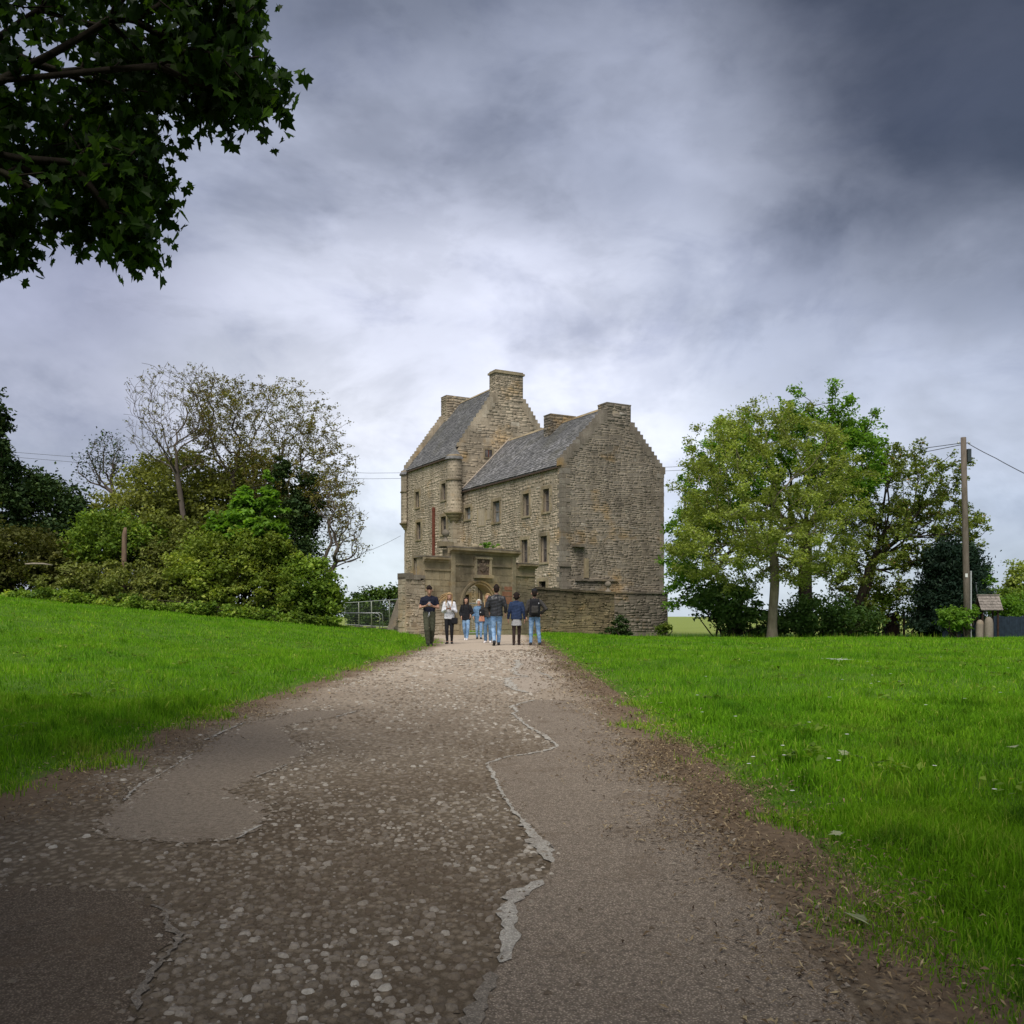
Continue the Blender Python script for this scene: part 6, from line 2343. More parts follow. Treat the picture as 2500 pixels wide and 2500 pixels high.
def fuse(name, caps, voxel, mats, parent, pick=None, smooth=4, scale=1.0, noise_amp=0.0, seed=0):
    """limbs melted into one continuous skin"""
    m = MB()
    for c in caps:
        cap_mesh(m, *c[:4], **(c[4] if len(c) > 4 else {}))
    me = bpy.data.meshes.new(name)
    me.from_pydata(m.v, [], m.f)
    tmp = bpy.data.objects.new(name + '_tmp', me)
    COL.objects.link(tmp)
    rm = tmp.modifiers.new('r', 'REMESH')
    rm.mode = 'VOXEL'
    rm.voxel_size = voxel
    sm = tmp.modifiers.new('s', 'SMOOTH')
    sm.factor = 0.5
    sm.iterations = smooth
    dg = bpy.context.evaluated_depsgraph_get()
    new = bpy.data.meshes.new_from_object(tmp.evaluated_get(dg))
    bpy.data.objects.remove(tmp)
    bpy.data.meshes.remove(me)
    n = len(new.vertices)
    co = np.empty(n * 3, dtype=np.float32)
    new.vertices.foreach_get('co', co)
    co = co.reshape(-1, 3)
    if noise_amp:
        nv = np.empty(n * 3, dtype=np.float32)
        new.vertices.foreach_get('normal', nv)
        nv = nv.reshape(-1, 3)
        x, y, z = co[:, 0] * 1.0, co[:, 1], co[:, 2]
        f = np.sin(z * 31 + 9 * np.sin(x * 17 + seed) + seed) * np.sin(x * 23 + z * 13 + seed * 2) + 0.6 * np.sin(z * 63 + y * 41 + x * 19 + seed)
        co = co + nv * (f * noise_amp)[:, None]
    if pick is not None:
        fc = np.empty(len(new.polygons) * 3, dtype=np.float32)
        new.polygons.foreach_get('center', fc)
        new.polygons.foreach_set('material_index', pick(fc.reshape(-1, 3)).astype(np.int32))
    new.vertices.foreach_set('co', np.ascontiguousarray(co * scale, dtype=np.float32).ravel())
    new.name = name
    new.materials.clear()
    for mt in mats:
        new.materials.append(mt)
    new.shade_smooth()
    new.update()
    o = bpy.data.objects.new(name, new)
    COL.objects.link(o)
    o.parent = parent
    return o


def cloth(name, c, var=0.18, scale=14, fade=None, rough=0.85, spec=0.2):
    m = NT(name)
    tcn = m.n('ShaderNodeTexCoord').outputs['Object']
    n = m.noise(scale, 5, 0.6, tcn)
    col = m.mix(1.0, c, m.ramp(n, [(0.3, 1 - var), (0.7, 1 + var)]), 'MULTIPLY')
    if fade:
        col = m.mix(m.ramp(m.noise(5.0, 4, 0.6, tcn), [(0.42, 0.0), (0.62, 1.0)]), col, fade)
    m.color(col)
    m.rough(rough, spec)
    m.bump(m.noise(30, 4, 0.6, tcn), 0.25, 0.01)
    return m.m


SKIN = cloth('skin', (0.42, 0.235, 0.165), 0.06, 10, None, 0.6, 0.3)
LIP = cloth('lips', (0.30, 0.095, 0.085), 0.05)
EYE = cloth('dark_eye', (0.025, 0.018, 0.015), 0.05, rough=0.3)
DENIM = cloth('faded_denim', (0.12, 0.22, 0.38), 0.15, 16, (0.27, 0.40, 0.56))
DENIM_D = cloth('mid_blue_denim', (0.065, 0.125, 0.21), 0.18, 16, (0.13, 0.22, 0.34))
BLACK = cloth('black_cloth', (0.014, 0.014, 0.017), 0.2)
NAVYTEE = cloth('navy_black_cotton', (0.011, 0.013, 0.026), 0.2)
OLIVE_C = cloth('olive_jersey', (0.065, 0.066, 0.044), 0.15)
WHITE_C = cloth('white_softshell', (0.62, 0.62, 0.66), 0.06)
NAVY = cloth('navy_jacket', (0.022, 0.038, 0.088), 0.22)
LEATHER = cloth('black_leather', (0.020, 0.021, 0.025), 0.3, rough=0.45, spec=0.4)
TWEED = cloth('grey_tweed', (0.30, 0.30, 0.31), 0.45, 70)
TIGHTS = cloth('dark_tights', (0.030, 0.019, 0.018), 0.1)
SHOE_W = cloth('white_shoe', (0.66, 0.62, 0.62), 0.05)
SHOE_B = cloth('black_shoe', (0.015, 0.015, 0.017), 0.1, rough=0.5)
BOOT = cloth('dark_brown_boot', (0.030, 0.018, 0.015), 0.2, rough=0.5)
H_DARK = cloth('dark_brown_hair', (0.016, 0.010, 0.008), 0.3, 60)
H_BLOND = cloth('long_fair_hair', (0.34, 0.225, 0.115), 0.3, 60)
H_WHITE = cloth('white_hair', (0.62, 0.60, 0.56), 0.1, 60)
PEACH = cloth('peach_cloth', (0.50, 0.24, 0.16), 0.1)
SCARF = cloth('plum_shirt', (0.055, 0.015, 0.028), 0.2)
GREYTOP = cloth('charcoal_sleeve', (0.045, 0.042, 0.040), 0.2)
PHONE = cloth('dark_phone', (0.012, 0.012, 0.014), 0.05, rough=0.25, spec=0.5)


def hand(caps, w, d, pn, side, curl):
    """palm, four unequal bent fingers, and a thumb from the side of the palm"""
    w, d, pn = Vector(w), Vector(d).normalized(), Vector(pn)
    pn = (pn - d * pn.dot(d)).normalized()
    s = d.cross(pn).normalized() * side
    palm_e = w + d * .085
    for k in (-1, 0, 1):
        caps.append((w + s * k * .016 + d * .015, palm_e + s * k * .026, .019, .017))
    for k, ln in ((-1.5, .062), (-.5, .076), (.5, .080), (1.5, .070)):
        a = palm_e + s * k * .0195
        b = a + (d * math.cos(curl * .5) + pn * math.sin(curl * .5)) * ln * .52
        c = b + (d * math.cos(curl) + pn * math.sin(curl)) * ln * .5
        caps.append((a, b, .0105, .0098))
        caps.append((b, c, .0098, .0085))
    t0 = w + d * .03 + s * .03
    t1 = t0 + (d * .6 + s * .55 + pn * .35).normalized() * .045
    t2 = t1 + (d * .85 + s * .15 + pn * .45).normalized() * .035
    caps.append((t0, t1, .0135, .0115))
    caps.append((t1, t2, .0115, .0095))


def person(label, px, py, Y, H, yaw, pose, top, top_mat, legs, legs_mat, shoe, shoe_mat, hair, hair_mat, top_pick=None, top_mats=None, build=1.0, sleeve=1.0, hem=0.90, slack=1.0):
    """one walker; front towards -y; +x is the viewer's right when yaw is 0"""
    k = H / 1.75
    x = (px - CX) / F * Y
    z = GR(x, Y)
    root = thing('person', label, 'person', (x, Y, z), yaw, 'people walking on the road')
    D = dict(hip=((-.085, 0, .93), (.085, 0, .93)), knee=((-.10, -.02, .50), (.10, -.02, .50)), ankle=((-.105, .02, .085), (.105, .02, .085)),
             sh=((-.172 * build, .01, 1.395), (.172 * build, .01, 1.395)), el=((-.25, .04, 1.14), (.25, .04, 1.14)), wr=((-.25, -.06, .90), (.25, -.06, .90)),
             hd=((0, -.1, -1), (0, -.1, -1)), pn=((1, 0, 0), (-1, 0, 0)), curl=(0.7, 0.7), nod=0.0, turn=0.0, lean=0.0, toe=((-.15, -1, 0), (.15, -1, 0)))
    D.update(pose)
    V3 = Vector
    hc = V3((0, .0, 1.53))
    M = Matrix.Rotation(D['turn'], 3, 'Z') @ Matrix.Rotation(D['nod'], 3, 'X') @ Matrix.Scale(1.07, 3)
    HP = lambda p: hc + M @ (V3(p) - hc)
    # --- body: a single skin
    B = []
    for sx in (-.07, .07):
        B.append(((sx, .0, .95), (sx, 0, 1.12), .095, .085, {'flat': .9}))
        B.append(((sx, 0, 1.12), (sx * 1.1 * build, 0, 1.32), .085, .105, {'flat': .85}))
    B.append(((-.135 * build, .01, 1.39), (.135 * build, .01, 1.39), .056, .056))
    for sx in (-1, 1):
        B.append(((sx * .02, .01, 1.455), (sx * .14 * build, .01, 1.395), .046, .046))
    B.append(((0, .015, 1.40), (0, -.005, 1.56), .062, .052))
    hr = [(HP((0, .012, 1.655)), HP((0, .005, 1.665)), .094, .092), (HP((0, -.03, 1.585)), HP((0, -.012, 1.66)), .062, .080), (HP((0, -.062, 1.562)), HP((0, -.05, 1.60)), .032, .045),
          (HP((0, -.098, 1.640)), HP((0, -.116, 1.612)), .011, .016)]
    for sx in (-1, 1):
        hr.append((HP((sx * .088, .01, 1.61)), HP((sx * .092, .018, 1.645)), .012, .016))
    B += hr
    for i in (0, 1):
        B.append((D['hip'][i], D['knee'][i], .080, .054))
        B.append((D['knee'][i], D['ankle'][i], .054, .036))
        calf = V3(D['knee'][i]).lerp(V3(D['ankle'][i]), .3) + V3((0, .018, 0))
        B.append((calf, V3(D['knee'][i]).lerp(V3(D['ankle'][i]), .55), .048, .036))
        a = V3(D['ankle'][i])
        B.append((a + V3((0, .02, -.045)), a + V3(D['toe'][i]).normalized() * .15 + V3((0, 0, -.055)), .032, .026))
        B.append((D['sh'][i], D['el'][i], .050, .040))
        B.append((D['el'][i], D['wr'][i], .040, .027))
        hand(B, D['wr'][i], D['hd'][i], D['pn'][i], 1 if i else -1, D['curl'][i])
    eyes = [HP((sx * .032, -.085, 1.648)) for sx in (-1, 1)]
    mouth = HP((0, -.095, 1.575))

    def pick(c):
        out = np.zeros(len(c))
        for e in eyes:
            out[(((c - np.array(e)) / np.array([.018, .045, .011])) ** 2).sum(1) < 1] = 2
        out[(((c - np.array(mouth)) / np.array([.026, .045, .011])) ** 2).sum(1) < 1] = 1
        return out
    fuse('body', B, .0112, [SKIN, LIP, EYE], root, pick, 2, k)
    # --- trousers / skirt
    T = []
    if legs in ('trousers', 'tight', 'loose'):
        g_ = {'trousers': .012, 'tight': .010, 'loose': .022}[legs]
        for sx in (-.07, .07):
            T.append(((sx, 0, .93), (sx, .0, 1.0), .097 + g_, .092 + g_, {'flat': .92}))
        T.append(((-.06, .022, .92), (.06, .022, .92), .085, .085))
        for i in (0, 1):
            T.append((D['hip'][i], D['knee'][i], .082 + g_, .056 + g_ * 1.1))
            e_ = .036 + g_ * (1.5 if legs != 'tight' else .6)
            T.append((D['knee'][i], V3(D['ankle'][i]) + V3((0, 0, .0 if legs != 'tight' else .02)), .056 + g_ * 1.1, e_, {'flat1': True}))
            cf = V3(D['knee'][i]).lerp(V3(D['ankle'][i]), .3) + V3((0, .016, 0))
            T.append((cf, V3(D['knee'][i]).lerp(V3(D['ankle'][i]), .6), .047 + g_, .040 + g_))
        fuse('leggings' if legs == 'tight' else 'trousers', T, .013, [legs_mat], root, None, 3, k, .0035 if legs != 'tight' else .001, px)
    elif legs == 'skirt':
        fuse('skirt', [((sx, .0, .92), (sx * 1.25, 0, .66), .098, .120, {'flat0': True, 'flat1': True, 'flat': .95}) for sx in (-.05, 0, .05)], .013, [legs_mat], root, None, 2, k, .002, px)
        for i in (0, 1):
            fuse('tights', [(D['hip'][i], D['knee'][i], .086, .061), (D['knee'][i], D['ankle'][i], .061, .046), (V3(D['knee'][i]).lerp(V3(D['ankle'][i]), .3) + V3((0, .018, 0)), V3(D['knee'][i]).lerp(V3(D['ankle'][i]), .6), .058, .048)], .013, [TIGHTS], root, None, 2, k)
    # --- upper garment
    U = []
    s_ = slack
    for sx in (-.07, .07):
        U.append(((sx, 0, hem), (sx, 0, 1.10), .105 * s_ + .006, .100 * s_, {'flat': .95, 'flat0': True}))
        U.append(((sx, 0, 1.08), (sx * 1.1 * build, 0, 1.33), .101 * s_, .122, {'flat': .9}))
    U.append(((0, 0, hem), (0, 0, 1.35), .10 * s_ + .006, .12, {'flat': .98, 'flat0': True}))
    U.append(((-.135 * build, .01, 1.385), (.135 * build, .01, 1.385), .066, .066))
    for sx in (-1, 1):
        U.append(((sx * .035, .01, 1.452), (sx * .145 * build, .01, 1.392), .052, .056))
    if top in ('jacket', 'coat'):
        U.append(((0, .012, 1.42), (0, .004, 1.497), .080, .072, {'flat1': True}))
    for i in (0, 1):
        ex = .004 if top == 'tee' else .014
        if sleeve >= 0.6:
            U.append((D['sh'][i], D['el'][i], .056 + ex, .044 + ex))
            w = V3(D['el'][i]).lerp(V3(D['wr'][i]), 0.97)
            U.append((D['el'][i], w, .044 + ex, .032 + ex * .8, {'flat1': True}))
        else:
            U.append((D['sh'][i], V3(D['sh'][i]).lerp(V3(D['el'][i]), .66), .058 + ex, .054 + ex, {'flat1': True}))
    fuse('t_shirt' if top == 'tee' else top, U, .013, top_mats or [top_mat], root, top_pick, 3, k, .004, px * 1.3)
    # --- shoes
    for i in (0, 1):
        a = V3(D['ankle'][i])
        d = V3(D['toe'][i]).normalized()
        zz = a.z - .045
        if shoe == 'boot':
            fuse('boot', [(a + V3((0, .0, .26)), a + V3((0, .01, -.03)), .055, .048, {'flat0': True}), (a + V3((0, .03, -.04)), a + d * .15 + V3((0, 0, -.05)), .042, .034)], .011, [shoe_mat], root, None, 2, k)
        else:
            fl = lambda c: np.where(c[:, 2] < zz - .012, 1, 0)
            fuse('shoe', [(a + V3((0, .035, -.035)), a + d * .16 + V3((0, 0, -.052)), .044, .036), (a + V3((0, .02, .0)), a + V3((0, .03, -.03)), .044, .044), (a + d * .06 + V3((0, 0, -.035)), a + d * .13 + V3((0, 0, -.05)), .042, .038)],
                 .010, [shoe_mat, SHOE_W], root, fl, 2, k)
    # --- hair
    Hh = [(HP((0, .030, 1.680)), HP((0, .012, 1.690)), .092, .090)]
    if hair == 'short':
        Hh += [(HP((0, .045, 1.62)), HP((0, .045, 1.67)), .078, .088), (HP((-.05, -.055, 1.725)), HP((.05, -.055, 1.725)), .026, .026), (HP((0, -.03, 1.735)), HP((0, .03, 1.745)), .05, .05)]
    elif hair == 'bob':
        Hh += [(HP((0, .05, 1.60)), HP((0, .04, 1.67)), .085, .092), (HP((-.07, .0, 1.60)), HP((-.07, -.01, 1.69)), .035, .04), (HP((.07, 0, 1.60)), HP((.07, -.01, 1.69)), .035, .04), (HP((-.05, -.06, 1.72)), HP((.05, -.06, 1.72)), .03, .03)]
    elif hair == 'long':
        Hh += [(HP((0, .05, 1.58)), HP((0, .04, 1.67)), .088, .094), ((-.03, .085, 1.34), HP((-.04, .05, 1.62)), .050, .070), ((.03, .085, 1.34), HP((.04, .05, 1.62)), .050, .070)]
        for sx in (-1, 1):
            Hh += [(HP((sx * .075, -.01, 1.70)), HP((sx * .088, -.015, 1.58)), .032, .030), (HP((sx * .088, -.015, 1.58)), (sx * .105, -.075, 1.40), .030, .022), ((sx * .105, -.08, 1.40), (sx * .09, -.12, 1.28), .024, .012)]
        Hh += [(HP((-.045, -.05, 1.725)), HP((.0, -.055, 1.735)), .028, .028), (HP((.045, -.05, 1.725)), HP((.0, -.055, 1.735)), .028, .028)]
    if hair != 'none':
        fuse('hair', Hh, .011, [hair_mat], root, None, 2, k, .003, 2)
    return root, k, D, HP


def prop(name, label, cat, root, local, build):
    """a thing that a walker carries: its own object, standing where the walker's frame puts it"""
    t = thing(name, label, cat, root.matrix_basis @ Vector(local), root.rotation_euler.z)
    build(t)
    return t


bpy.context.view_layer.update()

# man in dark t-shirt, head bent to his phone
hold = dict(el=((-.265, -.01, 1.13), (.265, -.01, 1.13)), wr=((-.075, -.27, 1.185), (.085, -.26, 1.175)), hd=((.45, -.75, .3), (-.45, -.75, .3)), pn=((.5, .1, .6), (-.5, .1, .6)), curl=(1.2, 1.2))


def phone_build(t):
    MB().box(-.036, .036, -.005, .005, -.07, .07).build('case', PHONE, t).rotation_euler = (R(-35), 0, 0)
    MB().box(-.031, .031, .0055, .0065, -.062, .062).build('screen', plain('phone_glass', (0.03, 0.035, 0.04), 0.15, 0.6), t).rotation_euler = (R(-35), 0, 0)


pose = dict(hold, nod=R(28), knee=((-.07, -.10, .50), (.09, .02, .50)), ankle=((-.03, -.02, .085), (.06, .24, .13)), toe=((-.1, -1, .0), (.1, -1, -.5)))
r_, k, D, HP = person('man in dark navy t-shirt and olive joggers looking down at his phone', 1048, 1567, 28.8, 1.83, R(5), pose, 'tee', NAVYTEE, 'loose', OLIVE_C, 'shoe', SHOE_B, 'short', H_DARK, sleeve=.4, build=1.14, hem=.94)
prop('phone', 'dark phone held by the man in the navy t-shirt', 'phone', r_, (0, -.345 * k, 1.245 * k), phone_build)
cord = MB().tube([(.0, -.128, 1.0), (-.02, -.15, .93), (-.045, -.155, .86)], .006, 5)
cord.tube([(.0, -.128, 1.0), (.01, -.15, .94), (-.02, -.157, .85)], .006, 5)
cord.build('drawstring', WHITE_C, r_, True).scale = (k, k, k)

# woman in white jacket with long fair hair blown sideways
pose = dict(el=((-.22, .0, 1.12), (.22, .0, 1.12)), wr=((-.06, -.24, 1.20), (.07, -.24, 1.20)), hd=((.3, -.6, .7), (-.3, -.6, .7)), pn=((.6, .1, .3), (-.6, .1, .3)), curl=(1.2, 1.2),
            nod=R(16), turn=R(8), knee=((-.085, -.04, .50), (.085, -.01, .50)), ankle=((-.07, -.02, .085), (.075, .06, .085)))
r_, k, D, HP = person('woman with long fair wind-blown hair, white jacket and black leggings', 1097, 1571, 30.6, 1.66, R(-3), pose, 'jacket', WHITE_C, 'tight', BLACK, 'shoe', SHOE_B, 'long', H_BLOND, build=.88, hem=.86,
                      top_mats=[WHITE_C, BLACK], top_pick=lambda c: np.where((np.abs(c[:, 0] - .005) < .008) & (c[:, 1] < -.05), 1, 0))
rr2 = random.Random(3)
hm = []
for i in range(26):
    i = i / 2
    a = HP((-.07, .03, 1.60 + .012 * i))
    e = Vector((-.40 - rr2.uniform(0, .14), .06 + rr2.uniform(-.05, .05), 1.18 + .022 * i + rr2.uniform(-.05, .05)))
    mid = a.lerp(e, .5) + Vector((0, 0, .06 + rr2.uniform(-.03, .03)))
    hm += [(a, mid, .009, .008), (mid, e, .008, .005)]
fuse('hair', hm, .0055, [H_BLOND], r_, None, 1, k)
prop('phone', 'phone held up by the woman in the white jacket', 'phone', r_, (0.005, -.30 * k, 1.30 * k), phone_build)


def bag_build(t):
    fuse('pouch', [((-.06, 0, zz_), (.06, 0, zz_), .05, .05, {'flat': .8}) for zz_ in (-.06, -.02, .02, .06)], .012, [BLACK], t, None, 2, 1)
    MB().tube([(.05, 0, .08), (.02, -.09, .22), (-.10, -.13, .42), (-.24, -.06, .66), (-.25, .02, .70)], .011, 6).build('strap', BLACK, t, True)


prop('shoulder_bag', 'small black bag slung across the woman in the white jacket', 'bag', r_, (.185 * k, -.08 * k, .80 * k), bag_build)

# dark-haired woman arm in arm with the white-haired woman
pose = dict(el=((-.26, .05, 1.12), (.27, .02, 1.14)), wr=((-.17, -.14, .98), (.20, -.14, 1.05)), knee=((-.08, .0, .5), (.09, -.12, .51)), ankle=((-.05, .18, .11), (.06, -.14, .085)), toe=((-.1, -1, -.3), (.1, -1, 0)), nod=R(4), turn=R(12))


def print_pick(c):
    f = np.sin(c[:, 0] * 60 + 2) + np.sin(c[:, 2] * 52 + c[:, 0] * 35)
    return np.where((c[:, 1] < -.05) & (np.abs(c[:, 0]) < .13) & (c[:, 2] > 1.20) & (c[:, 2] < 1.36) & (f > -.35), 1, 0)


r_, k, D, HP = person('dark-haired woman in black top with white print, blue jeans and pale shoes', 1138, 1566, 34.6, 1.56, R(-6), pose, 'jacket', BLACK, 'trousers', DENIM, 'shoe', SHOE_W, 'long', H_DARK, print_pick, [BLACK, WHITE_C], .95, hem=.84, slack=1.15)
# white-haired woman in denim
pose = dict(el=((-.25, .02, 1.12), (.27, .05, 1.12)), wr=((-.24, -.14, 1.00), (.25, -.02, .90)), knee=((-.085, -.03, .5), (.09, -.06, .5)), ankle=((-.07, .04, .085), (.085, -.08, .085)))


def open_pick(c):
    return np.where((c[:, 1] < -.04) & (np.abs(c[:, 0]) < .045), 1, 0)


r_, k, D, HP = person('older woman with short white hair in denim jacket and jeans', 1169, 1564, 36.0, 1.50, R(4), pose, 'coat', DENIM_D, 'trousers', DENIM, 'shoe', SHOE_B, 'bob', H_WHITE, open_pick, [DENIM_D, SCARF], .98, hem=.74, slack=1.18)
# fair-haired woman mostly hidden by the man in leather
pose = dict(el=((-.24, -.02, 1.12), (.24, .03, 1.12)), wr=((-.20, -.16, 1.02), (.22, -.1, .95)), knee=((-.085, -.05, .5), (.09, .0, .5)), ankle=((-.07, -.06, .085), (.08, .06, .085)))
r_, k, D, HP = person('fair-haired woman in jeans and white shoes half hidden behind the man in leather', 1191, 1572, 31.6, 1.64, R(-8), pose, 'jacket', GREYTOP, 'trousers', DENIM_D, 'shoe', SHOE_W, 'long', H_BLOND, build=.88, hem=.92)


def dark_bag(t):
    fuse('pouch', [((-.03, 0, zz_), (.05, 0, zz_), .055, .055, {'flat': .85}) for zz_ in (-.06, -.02, .02, .06)], .012, [BLACK], t, None, 2, 1)
    MB().ball((-.02, -.055, .0), .018, 8, 6).build('badge', WHITE_C, t, True)


prop('hand_bag', 'dark bag held by the half hidden fair-haired woman', 'bag', r_, (-.20 * k, -.19 * k, 1.10 * k), dark_bag)


def peach(t):
    fuse('folds', [((x, 0, .10), (x * 1.6, .01 * i, -.13), .022, .030) for i, x in enumerate((-.06, -.03, 0, .03))], .011, [PEACH], t, None, 1, 1)


prop('carried_garment', 'peach garment hanging over the arm of the half hidden woman', 'garment', r_, (-.17 * k, -.17 * k, .94 * k), peach)

# man in black leather jacket, seen from behind
pose = dict(el=((-.27, .03, 1.14), (.27, .02, 1.14)), wr=((-.27, -.12, .97), (.20, -.16, 1.02)), knee=((-.09, -.12, .51), (.09, -.02, .5)), ankle=((-.07, -.14, .085), (.075, .24, .135)), toe=((-.1, -1, 0), (.1, -1, -.5)))
r_, k, D, HP = person('tall man in black leather jacket and light jeans walking away', 1212, 1576, 29.2, 1.86, R(184), pose, 'jacket', LEATHER, 'trousers', DENIM, 'shoe', SHOE_B, 'short', H_DARK, build=1.12, hem=.87, slack=1.1)
# woman in navy jacket and grey skirt, from behind
pose = dict(el=((-.25, .04, 1.14), (.25, .04, 1.14)), wr=((-.28, -.02, .88), (.28, -.02, .88)), knee=((-.085, -.06, .5), (.085, .01, .5)), ankle=((-.08, -.08, .085), (.085, .14, .10)), toe=((-.1, -1, 0), (.1, -1, -.2)))
r_, k, D, HP = person('woman in navy jacket, grey tweed skirt and black tights walking away', 1261, 1576, 29.5, 1.64, R(178), pose, 'jacket', NAVY, 'skirt', TWEED, 'boot', BOOT, 'bob', H_DARK, build=1.02, hem=.88, slack=1.12)
# man with backpack and cap, from behind
pose = dict(el=((-.36, .08, 1.17), (.25, .05, 1.14)), wr=((-.20, -.06, 1.02), (.26, -.06, .92)), knee=((-.12, -.01, .5), (.11, -.03, .5)), ankle=((-.165, .02, .085), (.12, -.0, .085)))
r_, k, D, HP = person('man in flat cap and light jeans with a black backpack walking away', 1305, 1577, 29.3, 1.72, R(181), pose, 'jacket', GREYTOP, 'trousers', DENIM, 'shoe', SHOE_B, 'short', H_DARK, build=1.05, hem=.90, slack=1.10)
fuse('cap', [(HP((0, .02, 1.715)), HP((0, -.04, 1.72)), .098, .088), (HP((-.04, -.10, 1.70)), HP((.04, -.10, 1.70)), .03, .03)], .012, [BLACK], r_, None, 2, k)


def pack(t):
    fuse('pack_body', [((sx, 0, -.19), (sx, 0, .17), .088, .080, {'flat': .85}) for sx in (-.075, 0, .075)], .012, [BLACK], t, None, 2, 1, .003)
    fuse('front_pocket', [((sx, .075, -.15), (sx, .075, .0), .05, .05, {'flat': .7}) for sx in (-.06, 0, .06)], .012, [GREYTOP], t, None, 2, 1, .002)
    for sx in (-1, 1):
        MB().tube([(sx * .10, -.05, .20), (sx * .12, -.12, .27), (sx * .13, -.24, .20), (sx * .13, -.28, .02), (sx * .12, -.14, -.16)], .018, 6).build('strap', BLACK, t, True)
    MB().tube([(-.03, 0, .24), (-.03, .01, .29), (.03, .01, .29), (.03, 0, .24)], .010, 6).build('haul_loop', BLACK, t, True)
    MB().box(-.128, -.112, .06, .072, .10, .14).build('tab', WHITE_C, t)


prop('backpack', 'black backpack worn by the man in the flat cap', 'backpack', r_, (0, .20 * k, 1.22 * k), pack)
# ------------------------------------------------------------------ grass, litter and flowers (nobody could count them)
def mat_grass():
    m = NT('grass_blade')
    t = m.attr('tint')
    h = m.attr('hgt')
    c = m.ramp(t, [(0.0, (0.050, 0.125, 0.007)), (0.45, (0.122, 0.285, 0.012)), (0.8, (0.200, 0.40, 0.020)), (1.0, (0.32, 0.39, 0.075))])
    lush = m.noise(0.55, 4, 0.6)
    c = m.mix(1.0, c, m.ramp(lush, [(0.3, (0.66, 0.80, 0.8)), (0.6, (1.15, 1.1, 1.0))]), 'MULTIPLY')
    pt = m.noise(1.7, 5, 0.65)
    c = m.mix(m.ramp(pt, [(0.56, 0.0), (0.70, 0.55)]), c, (0.19, 0.22, 0.04))
    c = m.mix(m.ramp(pt, [(0.30, 0.6), (0.42, 0.0)]), c, (0.035, 0.10, 0.016))
    m.color(c)
    m.rough(0.7, 0.06)
    tr = m.n('ShaderNodeBsdfTranslucent')
    m.l(m.mix(1.0, c, (1.5, 1.4, 0.6), 'MULTIPLY'), tr.inputs['Color'])
    mx = m.n('ShaderNodeMixShader')
    mx.inputs[0].default_value = 0.35
    m.l(m.b.outputs[0], mx.inputs[1])
    m.l(tr.outputs[0], mx.inputs[2])
    m.l(mx.outputs[0], m.t.nodes['Material Output'].inputs['Surface'])
    return m.m


M_GRASS = mat_grass()


def blades(X, Y, h, w, rng, lean=0.55, seg2=True):
    """curved blades, two quads' worth in four triangles' points: base pair, mid pair, tip"""
    n = len(X)
    Z = ground_z(X, Y) - 0.01
    a = rng.uniform(0, 2 * PI, n)
    la = rng.uniform(0, 2 * PI, n)
    ln = np.abs(rng.normal(0, lean, n))
    dx, dy = np.cos(a) * w * .5, np.sin(a) * w * .5
    lx, ly = np.cos(la) * ln * h, np.sin(la) * ln * h
    B = np.stack([X, Y, Z], 1)
    D = np.stack([dx, dy, np.zeros(n)], 1)
    Mid = B + np.stack([lx * .35, ly * .35, h * .6], 1)
    Tip = B + np.stack([lx, ly, h * (1 - 0.25 * np.minimum(ln, 1.2))], 1)
    V = np.stack([B - D, B + D, Mid + D * .75, Tip, Mid - D * .75], 1).reshape(-1, 3)
    o = 5 * np.arange(n)[:, None]
    Fq = np.concatenate([o + np.array([[0, 1, 2, 4]]), o + np.array([[4, 2, 3, 3]])])
    return V, o


